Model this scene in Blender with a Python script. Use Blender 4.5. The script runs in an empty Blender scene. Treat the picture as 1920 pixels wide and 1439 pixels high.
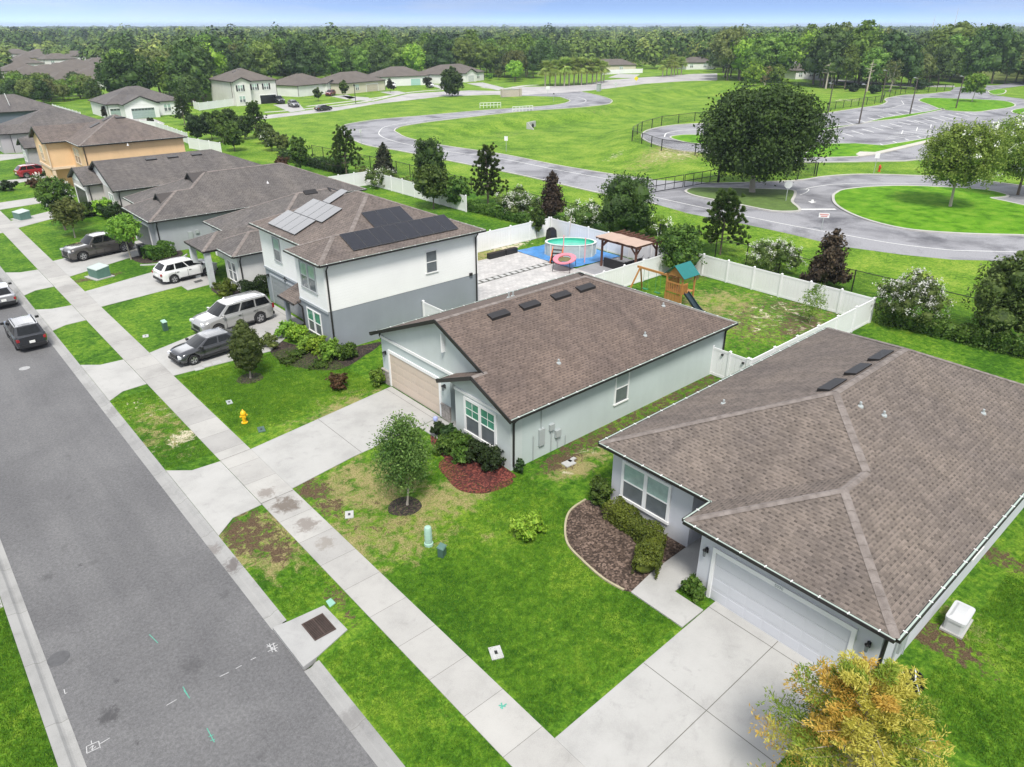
import bpy, math, random
import numpy as np
from mathutils import Vector, Matrix
R = math.radians
rnd = random.Random(7)
NR = np.random.default_rng(11)
scene = bpy.context.scene
COL = scene.collection

# ------------------------------------------------------------------ camera model (24 mm drone camera 19 m up)
FPX, CX, CY, HY, VX, HC = 1350., 960., 719.5, 48., -365., 19.0
PITCH = math.atan((CY-HY)/FPX)
_dx, _dy = (VX-CX)/FPX, (CY-HY)/FPX
YAW = -math.atan2(_dx, math.cos(PITCH)+math.sin(PITCH)*_dy)
RT = Vector((math.cos(YAW), -math.sin(YAW), 0))
FW = Vector((math.sin(YAW)*math.cos(PITCH), math.cos(YAW)*math.cos(PITCH), -math.sin(PITCH)))
UP = RT.cross(FW)

def G(x, y, z=0.):
    """point of the photograph -> world point at height z"""
    d = RT*((x-CX)/FPX) - UP*((y-CY)/FPX) + FW
    t = (z-HC)/d.z
    return Vector((d.x*t, d.y*t, z))
def PJ(p):
    v = Vector(p)-Vector((0, 0, HC)); z = v.dot(FW)
    return CX+FPX*v.dot(RT)/z, CY-FPX*v.dot(UP)/z, z
def gs(pts, z=0.): return [G(a, b, z) for a, b in pts]
def hgt(base, topy):
    g = G(*base); lo, hi = 0., 40.
    for _ in range(40):
        m = (lo+hi)/2
        if PJ((g.x, g.y, m))[1] > topy: lo = m
        else: hi = m
    return lo
def tp(base, topy, hw):
    g = G(*base); return g, hgt(base, topy), hw*PJ(g)[2]/FPX

# ------------------------------------------------------------------ materials
MT = {}
def nodes(name):
    m = bpy.data.materials.new(name); m.use_nodes = True
    nt = m.node_tree; b = nt.nodes['Principled BSDF']
    return m, nt, b
def N(nt, t, **kw):
    n = nt.nodes.new(t)
    for k, v in kw.items():
        if k in n.inputs: n.inputs[k].default_value = v
        else: setattr(n, k, v)
    return n
def L(nt, a, b): nt.links.new(a, b)
def ramp(nt, fac, stops):
    r = nt.nodes.new('ShaderNodeValToRGB'); e = r.color_ramp.elements
    while len(e) < len(stops): e.new(0.5)
    for q, (p, c) in zip(e, stops): q.position = p; q.color = (*c, 1) if len(c) == 3 else c
    L(nt, fac, r.inputs[0]); return r.outputs[0]
def noise(nt, vec, scale, detail=4, rough=.55, dist=0.):
    n = N(nt, 'ShaderNodeTexNoise'); n.inputs['Scale'].default_value = scale
    n.inputs['Detail'].default_value = detail; n.inputs['Roughness'].default_value = rough
    n.inputs['Distortion'].default_value = dist
    if vec: L(nt, vec, n.inputs['Vector'])
    return n.outputs[0]
def mixc(nt, fac, a, b, mode='MIX'):
    n = nt.nodes.new('ShaderNodeMix'); n.data_type = 'RGBA'; n.blend_type = mode
    for s, v in ((n.inputs[0], fac), (n.inputs[6], a), (n.inputs[7], b)):
        if isinstance(v, (int, float)): s.default_value = v
        elif isinstance(v, tuple): s.default_value = (*v, 1) if len(v) == 3 else v
        else: L(nt, v, s)
    return n.outputs[2]
def math_(nt, op, a, b=None, c=None):
    n = nt.nodes.new('ShaderNodeMath'); n.operation = op
    for i, v in enumerate((a, b, c)):
        if v is None: continue
        if isinstance(v, (int, float)): n.inputs[i].default_value = v
        else: L(nt, v, n.inputs[i])
    return n.outputs[0]
def obco(nt): return nt.nodes.new('ShaderNodeTexCoord').outputs['Object']
def bump(nt, b, h, strength=.3, dist=.02):
    n = nt.nodes.new('ShaderNodeBump'); n.inputs['Strength'].default_value = strength
    n.inputs['Distance'].default_value = dist
    L(nt, h, n.inputs['Height']); L(nt, n.outputs[0], b.inputs['Normal'])
def sc(c, k): return tuple(min(1, v*k) for v in c)

def M(name, col, rough=.75, var=.12, scale=3., metal=0., spec=.4, bmp=0., fine=40., coat=0.):
    """painted / plain surface with broad and fine tonal variation"""
    if name in MT: return MT[name]
    m, nt, b = nodes(name)
    co = obco(nt)
    a = noise(nt, co, scale, 5); f = noise(nt, co, fine, 3)
    x = math_(nt, 'ADD', math_(nt, 'MULTIPLY', a, .65), math_(nt, 'MULTIPLY', f, .35))
    c = ramp(nt, x, [(.3, sc(col, 1-var)), (.7, sc(col, 1+var))])
    L(nt, c, b.inputs['Base Color'])
    b.inputs['Roughness'].default_value = rough; b.inputs['Metallic'].default_value = metal
    b.inputs['Specular IOR Level'].default_value = spec
    b.inputs['Coat Weight'].default_value = coat
    if bmp: bump(nt, b, f, bmp, .01)
    MT[name] = m; return m

def leafmat(name, c1, c2, c3=None, rough=.6, trans=.25):
    if name in MT: return MT[name]
    m, nt, b = nodes(name)
    g = nt.nodes.new('ShaderNodeNewGeometry')
    oi = nt.nodes.new('ShaderNodeObjectInfo')
    stops = [(.0, c1), (.6, c2)] + ([(1., c3)] if c3 else [])
    c = ramp(nt, g.outputs['Random Per Island'], stops)
    co = obco(nt)
    big = noise(nt, co, .55, 3)
    c = mixc(nt, ramp(nt, big, [(.35, (0, 0, 0)), (.7, (1, 1, 1))]), c, mixc(nt, .55, c, sc(c2 if not c3 else c3, 1.25)))
    hsv = nt.nodes.new('ShaderNodeHueSaturation')
    L(nt, math_(nt, 'ADD', .98, math_(nt, 'MULTIPLY', oi.outputs['Random'], .04)), hsv.inputs['Hue']) if False else None
    L(nt, math_(nt, 'ADD', .485, math_(nt, 'MULTIPLY', oi.outputs['Random'], .03)), hsv.inputs['Hue'])
    L(nt, math_(nt, 'ADD', .72, math_(nt, 'MULTIPLY', oi.outputs['Random'], .56)), hsv.inputs['Value'])
    L(nt, c, hsv.inputs['Color']); c = hsv.outputs[0]
    L(nt, c, b.inputs['Base Color']); b.inputs['Roughness'].default_value = rough
    b.inputs['Specular IOR Level'].default_value = .25
    tr = nt.nodes.new('ShaderNodeBsdfTranslucent'); L(nt, c, tr.inputs[0])
    mx = nt.nodes.new('ShaderNodeMixShader'); mx.inputs[0].default_value = trans
    out = nt.nodes['Material Output']
    L(nt, b.outputs[0], mx.inputs[1]); L(nt, tr.outputs[0], mx.inputs[2]); L(nt, mx.outputs[0], out.inputs[0])
    MT[name] = m; return m

def shingle(name, light, dark, far=False):
    if name in MT: return MT[name]
    m, nt, b = nodes(name)
    uv = nt.nodes.new('ShaderNodeTexCoord').outputs['UV']
    sx = nt.nodes.new('ShaderNodeSeparateXYZ'); L(nt, uv, sx.inputs[0])
    v = math_(nt, 'DIVIDE', sx.outputs['Y'], .15); row = math_(nt, 'FLOOR', v); fv = math_(nt, 'FRACT', v)
    w1 = nt.nodes.new('ShaderNodeTexWhiteNoise'); w1.noise_dimensions = '1D'; L(nt, row, w1.inputs['W'])
    off = math_(nt, 'ADD', math_(nt, 'MULTIPLY', math_(nt, 'MODULO', row, 2.), .5), math_(nt, 'MULTIPLY', w1.outputs[0], .45))
    u = math_(nt, 'ADD', math_(nt, 'DIVIDE', sx.outputs['X'], .27), off); cu = math_(nt, 'FLOOR', u); fu = math_(nt, 'FRACT', u)
    cb = nt.nodes.new('ShaderNodeCombineXYZ'); L(nt, cu, cb.inputs[0]); L(nt, row, cb.inputs[1])
    w2 = nt.nodes.new('ShaderNodeTexWhiteNoise'); w2.noise_dimensions = '2D'; L(nt, cb.outputs[0], w2.inputs['Vector'])
    wr = math_(nt, 'ADD', .38, math_(nt, 'MULTIPLY', w2.outputs[0], .3))
    dk = math_(nt, 'MULTIPLY', math_(nt, 'LESS_THAN', fu, wr), math_(nt, 'LESS_THAN', fv, .46))  # dark tab pattern cut to dashes, painted as shadow under the tab edges
    base = ramp(nt, w2.outputs[0], [(0, sc(light, .82)), (.5, light), (1, sc(light, 1.2))])
    dkc = ramp(nt, w2.outputs[0], [(0, sc(dark, .5)), (.6, sc(dark, .8)), (1, sc(dark, 1.15))])
    w3 = nt.nodes.new('ShaderNodeTexWhiteNoise'); w3.noise_dimensions = '2D'; a3 = nt.nodes.new('ShaderNodeVectorMath'); a3.operation = 'ADD'; a3.inputs[1].default_value = (37.7, 11.3, 0); L(nt, cb.outputs[0], a3.inputs[0]); L(nt, a3.outputs[0], w3.inputs['Vector'])
    c = mixc(nt, math_(nt, 'MULTIPLY', dk, math_(nt, 'ADD', .22, math_(nt, 'MULTIPLY', w3.outputs[0], .62))), base, dkc)
    c = mixc(nt, math_(nt, 'MULTIPLY', math_(nt, 'LESS_THAN', fv, .12), .3), c, sc(dark, .5))  # painted shadow line along the edge of each course
    hgt_ = math_(nt, 'SUBTRACT', math_(nt, 'SUBTRACT', 1., fv), math_(nt, 'MULTIPLY', dk, .2))
    gr = noise(nt, uv, 60, 2); c = mixc(nt, .35, c, ramp(nt, gr, [(.3, (.5, .5, .5)), (.7, (1.5, 1.5, 1.5))]), 'MULTIPLY')
    w = noise(nt, obco(nt), .35, 5, .6)
    c = mixc(nt, 1., c, ramp(nt, w, [(.32, (.80, .80, .82)), (.68, (1.14, 1.12, 1.08))]), 'MULTIPLY')
    st = nt.nodes.new('ShaderNodeMapping'); st.inputs['Scale'].default_value = (1.6, .16, 1); L(nt, uv, st.inputs[0])
    c = mixc(nt, .8, c, ramp(nt, noise(nt, st.outputs[0], 1., 5, .6), [(.35, (.82, .82, .82)), (.62, (1.06, 1.06, 1.06))]), 'MULTIPLY')
    L(nt, c, b.inputs['Base Color']); b.inputs['Roughness'].default_value = .85
    b.inputs['Specular IOR Level'].default_value = .35
    bump(nt, b, hgt_, .22, .01)
    MT[name] = m; return m

# ------------------------------------------------------------------ mesh building
class MB:
    def __init__(s): s.v = []; s.f = []; s.mi = []
    def face(s, pts, mi=0):
        i = len(s.v); s.v += [tuple(p) for p in pts]; s.f.append(tuple(range(i, i+len(pts)))); s.mi.append(mi); return s
    def box(s, a, b, mi=0):
        x0, y0, z0 = a; x1, y1, z1 = b
        p = [(x0, y0, z0), (x1, y0, z0), (x1, y1, z0), (x0, y1, z0), (x0, y0, z1), (x1, y0, z1), (x1, y1, z1), (x0, y1, z1)]
        return s.hexa(p, mi)
    def hexa(s, p, mi=0):
        i = len(s.v); s.v += [tuple(q) for q in p]
        for f in ((0, 3, 2, 1), (4, 5, 6, 7), (0, 1, 5, 4), (1, 2, 6, 5), (2, 3, 7, 6), (3, 0, 4, 7)):
            s.f.append(tuple(i+k for k in f)); s.mi.append(mi)
        return s
    def obox(s, c, hx, hy, hz, rz=0., mi=0, tilt=None):
        m = Matrix.Rotation(rz, 3, 'Z')
        if tilt is not None: m = m @ tilt
        c = Vector(c); p = []
        for z in (-hz, hz):
            for x, y in ((-hx, -hy), (hx, -hy), (hx, hy), (-hx, hy)): p.append(c+m @ Vector((x, y, z)))
        return s.hexa(p, mi)
    def bar(s, p0, p1, w, h=None, mi=0):
        """rectangular bar between two points"""
        p0, p1 = Vector(p0), Vector(p1); h = h or w
        d = (p1-p0).normalized(); a = d.cross(Vector((0, 0, 1)))
        if a.length < 1e-3: a = Vector((1, 0, 0))
        a.normalize(); b = a.cross(d)
        q = []
        for p in (p0, p1):
            for x, y in ((-1, -1), (1, -1), (1, 1), (-1, 1)): q.append(p+a*x*w/2+b*y*h/2)
        return s.hexa(q, mi)
    def tube(s, pts, rad, n=8, mi=0, cap=True):
        pts = [Vector(p) for p in pts]; rad = rad if isinstance(rad, (list, tuple)) else [rad]*len(pts)
        i0 = len(s.v)
        for k, p in enumerate(pts):
            d = (pts[min(k+1, len(pts)-1)]-pts[max(k-1, 0)]).normalized()
            a = d.orthogonal().normalized() if abs(d.z) < .95 else Vector((1, 0, 0)).cross(d).normalized()
            b = d.cross(a)
            for j in range(n):
                t = 2*math.pi*j/n; s.v.append(tuple(p+(a*math.cos(t)+b*math.sin(t))*rad[k]))
        for k in range(len(pts)-1):
            for j in range(n):
                a = i0+k*n+j; b = i0+k*n+(j+1) % n
                s.f.append((a, b, b+n, a+n)); s.mi.append(mi)
        if cap:
            s.f.append(tuple(i0+j for j in range(n))[::-1]); s.mi.append(mi)
            e = i0+(len(pts)-1)*n; s.f.append(tuple(e+j for j in range(n))); s.mi.append(mi)
        return s
    def lathe(s, c, prof, n=16, mi=0, sx=1., sy=1., cap=True):
        """profile [(r,z)] turned about z"""
        i0 = len(s.v)
        for r, z in prof:
            for j in range(n):
                t = 2*math.pi*j/n; s.v.append((c[0]+r*sx*math.cos(t), c[1]+r*sy*math.sin(t), c[2]+z))
        for k in range(len(prof)-1):
            for j in range(n):
                a = i0+k*n+j; b = i0+k*n+(j+1) % n
                s.f.append((a, b, b+n, a+n)); s.mi.append(mi)
        if not cap: return s
        s.f.append(tuple(i0+j for j in range(n))[::-1]); s.mi.append(mi)
        e = i0+(len(prof)-1)*n; s.f.append(tuple(e+j for j in range(n))); s.mi.append(mi)
        return s
    def prism(s, poly, z0, z1, mi=0):
        a = [(p[0], p[1]) for p in poly]
        ar = sum(a[i][0]*a[(i+1) % len(a)][1]-a[(i+1) % len(a)][0]*a[i][1] for i in range(len(a)))
        if ar < 0: a = a[::-1]
        s.face([(x, y, z1) for x, y in a], mi)
        for i in range(len(a)):
            p, q = a[i], a[(i+1) % len(a)]
            s.face([(p[0], p[1], z0), (q[0], q[1], z0), (q[0], q[1], z1), (p[0], p[1], z1)], mi)
        return s
    def quadarr(s, V, mi=0):
        """numpy (n,4,3)"""
        s.np = getattr(s, 'np', []); s.np.append((V, mi)); return s

def wloc(o):
    v = Vector((0, 0, 0))
    while o is not None: v += o.location; o = o.parent
    return v
def mk(name, mb, mats, parent=None, world=False, smooth=None, uv=False):
    me = bpy.data.meshes.new(name)
    off = wloc(parent) if (world and parent is not None) else Vector((0, 0, 0))
    V = np.array(mb.v, dtype=np.float64).reshape(-1, 3)
    arrs = getattr(mb, 'np', None)
    if arrs:
        nv = len(V); F = [list(f) for f in mb.f]
        loops = [i for f in F for i in f]; starts = []; k = 0
        for f in F: starts.append(k); k += len(f)
        mi = list(mb.mi); VV = [V]
        loops = np.array(loops, dtype=np.int64); starts = np.array(starts, dtype=np.int64); mi = np.array(mi, dtype=np.int64)
        for Q, m in arrs:
            n = len(Q); VV.append(Q.reshape(-1, 3))
            starts = np.concatenate([starts, len(loops)+np.arange(n)*4])
            loops = np.concatenate([loops, nv+np.arange(n*4)]); mi = np.concatenate([mi, np.full(n, m)]); nv += n*4
        V = np.concatenate(VV)
        me.vertices.add(len(V)); me.vertices.foreach_set('co', (V-np.array(off)).astype(np.float32).ravel())
        me.loops.add(len(loops)); me.loops.foreach_set('vertex_index', loops.astype(np.int32))
        me.polygons.add(len(starts)); me.polygons.foreach_set('loop_start', starts.astype(np.int32))
        me.polygons.foreach_set('material_index', mi.astype(np.int32))
        me.update(calc_edges=True)
    else:
        me.from_pydata([tuple(Vector(p)-off) for p in mb.v], [], mb.f)
        if any(mb.mi): me.polygons.foreach_set('material_index', mb.mi)
        me.update()
    for m in (mats if isinstance(mats, (list, tuple)) else [mats]): me.materials.append(m)
    if uv:
        u = me.uv_layers.new(name='UVMap')
        for p in me.polygons:
            n = p.normal; a = Vector((-n.y, n.x, 0))
            if a.length < 1e-4: a = Vector((1, 0, 0))
            a.normalize(); b = n.cross(a)
            for li in p.loop_indices:
                co = Vector(me.vertices[me.loops[li].vertex_index].co)+off
                u.data[li].uv = (co.dot(a), co.dot(b))
    if smooth is not None:
        me.polygons.foreach_set('use_smooth', [True]*len(me.polygons))
        if smooth: me.set_sharp_from_angle(angle=R(smooth))
    o = bpy.data.objects.new(name, me); COL.objects.link(o)
    if parent is not None: o.parent = parent
    return o
def tag(o, label=None, cat=None, group=None, kind=None):
    if label: o['label'] = label
    if cat: o['category'] = cat
    if group: o['group'] = group
    if kind: o['kind'] = kind
    return o
def thing(name, label, cat, loc=(0, 0, 0), rz=0., group=None):
    o = bpy.data.objects.new(name, None); COL.objects.link(o); o.location = loc; o.rotation_euler = (0, 0, rz)
    o.empty_display_size = .3
    return tag(o, label, cat, group)
def struct(name, mb, mats, **kw): return tag(mk(name, mb, mats, **kw), kind='structure')
def copy_tree(o, loc, rz=0., scale=1., label=None, group=None, cat=None):
    c = o.copy(); COL.objects.link(c); c.location = loc; c.rotation_euler = (0, 0, rz); c.scale = (scale,)*3 if not isinstance(scale, tuple) else scale
    for ch in o.children:
        d = ch.copy(); COL.objects.link(d); d.parent = c
        for g in ch.children:
            e = g.copy(); COL.objects.link(e); e.parent = d
    if label: c['label'] = label
    if group: c['group'] = group
    if cat: c['category'] = cat
    return c
# ------------------------------------------------------------------ helpers for outlines
def cr(pts, closed=False, n=5):
    """Catmull-Rom through points"""
    P = [Vector(p) for p in pts]; out = []; m = len(P)
    for i in range(m if closed else m-1):
        p0 = P[(i-1) % m] if closed or i > 0 else P[0]; p1 = P[i]; p2 = P[(i+1) % m]
        p3 = P[(i+2) % m] if closed or i+2 < m else P[-1]
        for k in range(n):
            t = k/n
            out.append(.5*((2*p1)+(p2-p0)*t+(2*p0-5*p1+4*p2-p3)*t*t+(3*p1-p0-3*p2+p3)*t*t*t))
    if not closed: out.append(P[-1])
    return out
def sheet(mb, pts, z, mi=0): return mb.face([(p[0], p[1], z) for p in (pts if area(pts) > 0 else pts[::-1])], mi)
def area(p): return sum(p[i][0]*p[(i+1) % len(p)][1]-p[(i+1) % len(p)][0]*p[i][1] for i in range(len(p)))
RZ = [0]
def ribbon(mb, pts, w, z, mi=0, dash=None):
    """flat painted line of width w along points"""
    P = [Vector((p[0], p[1], 0)) for p in pts]
    for a, b in zip(P, P[1:]):
        d = (b-a)
        if d.length < 1e-3: continue
        RZ[0] += 1; z_ = z+(RZ[0] % 9)*.0005
        n = Vector((-d.y, d.x, 0)).normalized()*w/2
        mb.face([(*(a-n).xy, z_), (*(b-n).xy, z_), (*(b+n).xy, z_), (*(a+n).xy, z_)], mi)
def kerbline(mb, pts, w=.3, z0=-.05, z1=.12, closed=False, mi=0):
    P = [Vector((p[0], p[1], 0)) for p in pts]
    if closed: P.append(P[0])
    nr = []
    for i in range(len(P)):
        d = (P[min(i+1, len(P)-1)]-P[max(i-1, 0)]).normalized()
        if closed and i in (0, len(P)-1): d = (P[1]-P[-2]).normalized()
        nr.append(Vector((-d.y, d.x, 0))*w/2)
    for i in range(len(P)-1):
        a, b, c, d = P[i]-nr[i], P[i]+nr[i], P[i+1]+nr[i+1], P[i+1]-nr[i+1]
        for q, r in ((a, d), (d, c), (c, b), (b, a))[::1]:
            pass
        mb.face([(*a.xy, z1), (*d.xy, z1), (*c.xy, z1), (*b.xy, z1)], mi)
        mb.face([(*a.xy, z0), (*d.xy, z0), (*d.xy, z1), (*a.xy, z1)], mi)
        mb.face([(*c.xy, z0), (*b.xy, z0), (*b.xy, z1), (*c.xy, z1)], mi)

# ------------------------------------------------------------------ setting materials
def spots(nt, co, c, lst):
    """ragged stains lying at given places on the slab"""
    for (x, y, r, col, k) in lst:
        d = nt.nodes.new('ShaderNodeVectorMath'); d.operation = 'DISTANCE'; L(nt, co, d.inputs[0]); d.inputs[1].default_value = (x, y, 0)
        q = math_(nt, 'ADD', math_(nt, 'DIVIDE', d.outputs['Value'], r), math_(nt, 'MULTIPLY_ADD', noise(nt, co, 2.2/r, 6, .75, .6), 2.6, -1.3))
        c = mixc(nt, ramp(nt, q, [(.45, (k, k, k)), (.95, (0, 0, 0))]), c, col)
    return c
def concrete(name, col=(.5, .49, .465), sp=None, axis='Y', off=0., stain=.16, stains=()):
    m, nt, b = nodes(name)
    co = obco(nt)
    a = noise(nt, co, .6, 6, .6); f = noise(nt, co, 45, 3)
    c = ramp(nt, math_(nt, 'ADD', math_(nt, 'MULTIPLY', a, .7), math_(nt, 'MULTIPLY', f, .3)), [(.36, sc(col, 1-stain)), (.5, col), (.64, sc(col, 1.07))])
    s = noise(nt, co, 1.7, 8, .7, .6); c = mixc(nt, ramp(nt, s, [(.56, (0, 0, 0)), (.74, (.5, .5, .5))]), c, sc(col, .6))
    if sp:
        sx = nt.nodes.new('ShaderNodeSeparateXYZ'); L(nt, co, sx.inputs[0])
        q = math_(nt, 'DIVIDE', math_(nt, 'ADD', sx.outputs[axis], off), sp)
        w = nt.nodes.new('ShaderNodeTexWhiteNoise'); w.noise_dimensions = '1D'; L(nt, math_(nt, 'FLOOR', q), w.inputs['W'])
        c = mixc(nt, 1., c, ramp(nt, w.outputs[0], [(0, (.86, .86, .86)), (1, (1.04, 1.04, 1.03))]), 'MULTIPLY')
        fr = math_(nt, 'FRACT', q)
        c = mixc(nt, math_(nt, 'LESS_THAN', fr, .016/sp), c, (.14, .135, .12))
    c = spots(nt, co, c, stains)
    L(nt, c, b.inputs['Base Color']); b.inputs['Roughness'].default_value = .85
    bump(nt, b, f, .15, .005); return m
_st = [(*G(a, b).xy, r, c, k) for a, b, r, c, k in ((535, 948, .75, (.10, .075, .055), .8), (575, 985, .6, (.12, .09, .07), .6), (500, 925, .5, (.13, .10, .08), .6), (610, 1020, .5, (.16, .13, .1), .5), (330, 690, 1.2, (.22, .21, .2), .5), (120, 545, 1.5, (.2, .19, .18), .5))]
WALK = concrete('sidewalk_concrete', (.375, .366, .348), sp=1.83, off=.42, stains=_st)
DRIVE = concrete('driveway_concrete', (.375, .370, .355))
KERB = concrete('kerb_concrete', (.30, .298, .29), sp=3.05, off=.9, stain=.25, stains=[(*G(435, 1058).xy, .5, (.10, .085, .08), .8), (*G(395, 1030).xy, .5, (.14, .12, .11), .6), (*G(660, 1345).xy, .6, (.16, .155, .15), .6), (*G(215, 770).xy, .8, (.18, .175, .17), .6)])
KERB2 = M('far_kerb_concrete', (.45, .44, .41), .9, .2, .6)
JOINT = M('joint_dark', (.11, .105, .09), .9, .2, 2)

def asphalt(name, col, patch, lo, hi, grain=.55):
    m, nt, b = nodes(name); co = obco(nt)
    f = noise(nt, co, 38, 3, .8); g = noise(nt, co, 9, 4, .7)
    v = nt.nodes.new('ShaderNodeTexVoronoi'); v.inputs['Scale'].default_value = 30; L(nt, co, v.inputs['Vector'])
    c = ramp(nt, noise(nt, co, .16, 6, .65, .5), [(lo, patch), (hi, col)])
    mp = nt.nodes.new('ShaderNodeMapping'); mp.inputs['Scale'].default_value = (1.1, .05, 1); L(nt, co, mp.inputs[0])
    if name == 'street_asphalt': c = mixc(nt, .4, c, ramp(nt, noise(nt, mp.outputs[0], 1., 4, .6), [(.35, (.84, .84, .84)), (.65, (1.12, 1.12, 1.1))]), 'MULTIPLY')
    c = mixc(nt, grain, c, ramp(nt, f, [(.3, (.55, .55, .56)), (.5, (1, 1, 1)), (.72, (1.5, 1.5, 1.5))]), 'MULTIPLY')
    c = mixc(nt, .75, c, ramp(nt, g, [(.35, (.74, .74, .74)), (.65, (1.24, 1.24, 1.24))]), 'MULTIPLY')
    sp = noise(nt, co, .95, 5, .6); c = mixc(nt, ramp(nt, sp, [(.635, (0, 0, 0)), (.70, (.55, .55, .55))]), c, sc(col, .6))
    if name == 'street_asphalt':
        c = spots(nt, co, c, [(*G(a, b_, -.1).xy, r, (.045, .044, .046), k) for a, b_, r, k in ((203, 1342, .42, .75), (150, 1060, .16, .9), (219, 1277, .17, .85), (255, 1394, .16, .8), (360, 1250, .5, .4), (90, 1082, .3, .5), (172, 1106, .1, .8), (345, 1172, .08, .8), (490, 1420, .2, .5), (230, 850, .12, .8), (40, 905, .15, .8), (150, 905, .1, .8), (420, 1115, .3, .35), (590, 1345, .12, .8))])
    L(nt, c, b.inputs['Base Color']); b.inputs['Roughness'].default_value = .9
    bump(nt, b, f, .3, .006); return m
ASPH = asphalt('street_asphalt', (.138, .137, .139), (.108, .107, .110), .38, .6, .75)
ASPH2 = asphalt('school_asphalt', (.27, .27, .285), (.10, .10, .112), .33, .55, .4)
ASPH3 = asphalt('old_asphalt', (.40, .385, .38), (.30, .29, .29), .38, .56, .35)
PAINT = M('white_road_paint', (.72, .72, .7), .8, .2, 3)

def groundmat():
    m, nt, b = nodes('lawn_ground'); co = obco(nt)
    def at(n):
        a = nt.nodes.new('ShaderNodeAttribute'); a.attribute_name = n; return a.outputs['Fac']
    fine = noise(nt, co, 16, 5, .75, .3); mid = noise(nt, co, 2.4, 5, .65, .4); big = noise(nt, co, .22, 4, .6)
    hair = noise(nt, co, 55, 2, .8)
    k = math_(nt, 'ADD', math_(nt, 'MULTIPLY', mid, .5), math_(nt, 'MULTIPLY', big, .5))
    lush = ramp(nt, k, [(.41, (.033, .102, .007)), (.5, (.074, .178, .012)), (.60, (.145, .25, .022))])
    field = ramp(nt, k, [(.40, (.066, .15, .011)), (.5, (.128, .245, .020)), (.62, (.23, .32, .045))])
    c = mixc(nt, at('field'), lush, field)
    tex = ramp(nt, math_(nt, 'ADD', math_(nt, 'MULTIPLY', fine, .6), math_(nt, 'MULTIPLY', hair, .4)), [(.32, (.22, .27, .2)), (.5, (1, 1, 1)), (.68, (1.85, 1.65, 1.6))])
    pt = noise(nt, co, 5.5, 4, .7, .5); c = mixc(nt, .8, c, tex, 'MULTIPLY'); c = mixc(nt, .75, c, ramp(nt, pt, [(.37, (.52, .60, .5)), (.5, (1, 1, 1)), (.64, (1.55, 1.36, 1.4))]), 'MULTIPLY')
    def mask(a, n, gain=.5, lo=.80, hi=1.12):
        s = math_(nt, 'ADD', math_(nt, 'MULTIPLY', a, gain), math_(nt, 'MULTIPLY_ADD', n, 1.7, -.35))
        s = math_(nt, 'MULTIPLY', s, math_(nt, 'GREATER_THAN', a, .02))
        return ramp(nt, s, [(lo, (0, 0, 0)), (hi, (1, 1, 1))])
    m1 = noise(nt, co, 1.3, 7, .7, .6); m2 = noise(nt, co, 3.1, 6, .75, .8); m3 = noise(nt, co, .9, 7, .72, 1.2)
    dry = ramp(nt, fine, [(.3, (.15, .12, .045)), (.5, (.31, .255, .115)), (.7, (.48, .41, .22))])
    c = mixc(nt, mask(at('dry'), math_(nt, 'ADD', math_(nt, 'MULTIPLY', m1, .65), math_(nt, 'MULTIPLY', m2, .35)), .5, .80, 1.06), c, mixc(nt, .12, dry, c))
    dirt = ramp(nt, fine, [(.32, (.030, .020, .012)), (.5, (.10, .066, .04)), (.7, (.2, .145, .09))])
    c = mixc(nt, mask(at('dirt'), m2, .55, .86, 1.04), c, dirt)
    sand = ramp(nt, fine, [(.3, (.36, .31, .2)), (.6, (.62, .56, .42))])
    c = mixc(nt, mask(at('sand'), m3, .55, .86, 1.0), c, sand)
    L(nt, c, b.inputs['Base Color']); b.inputs['Roughness'].default_value = .9
    b.inputs['Specular IOR Level'].default_value = .12
    bump(nt, b, math_(nt, 'ADD', fine, hair), .55, .05); return m

# ------------------------------------------------------------------ ground sheet with the street channel and the retention basin
POND = gs([(775, 262), (800, 240), (900, 226), (1000, 216), (1085, 208), (1150, 196), (1165, 182), (1220, 172), (1340, 158), (1420, 165), (1400, 200), (1300, 222),
           (1195, 238), (1185, 268), (1250, 300), (1280, 318), (1225, 328), (1120, 316), (1040, 303), (900, 276), (830, 266)])
def polydist(X, Y, poly):
    D = np.full(X.shape, 1e9); inside = np.zeros(X.shape, bool); n = len(poly)
    for i in range(n):
        ax, ay = poly[i].x, poly[i].y; bx, by = poly[(i+1) % n].x, poly[(i+1) % n].y
        dx, dy = bx-ax, by-ay; t = np.clip(((X-ax)*dx+(Y-ay)*dy)/(dx*dx+dy*dy), 0, 1)
        D = np.minimum(D, np.hypot(X-ax-t*dx, Y-ay-t*dy))
        c = ((ay > Y) != (by > Y)) & (X < (bx-ax)*(Y-ay)/((by-ay) if by != ay else 1e-9)+ax)
        inside ^= c
    return np.where(inside, D, -D)
def axis(parts):
    o = []
    for a, b, s in parts: o += list(np.arange(a, b, s))
    return np.array(o+[parts[-1][1]])
gx = axis([(-5000, -1000, 1000), (-1000, -200, 100), (-200, -20, 20), (-20, -4, 2), (-4, -.81, .3), (-.81, -.74, .07), (-.74, 6.58, .3), (6.58, 6.66, .08), (6.66, 46, .3), (46, 90, 1.), (90, 300, 3), (300, 600, 20), (600, 9000, 600)])
gy = axis([(-1500, -200, 200), (-200, -10, 20), (-10, 3, 1.), (3, 70, .3), (70, 130, 1.), (130, 280, 3), (280, 600, 20), (600, 9000, 600)])
GX, GY = np.meshgrid(gx, gy)
GZ = np.zeros(GX.shape)
GZ[(GX > -.76) & (GX < 6.62) & (GY < 170)] = -.22
pd = polydist(GX, GY, POND)
s_ = np.clip(pd/9., 0, 1); GZ -= np.where(pd > 0, 1.7*s_*s_*(3-2*s_), 0)
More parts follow.
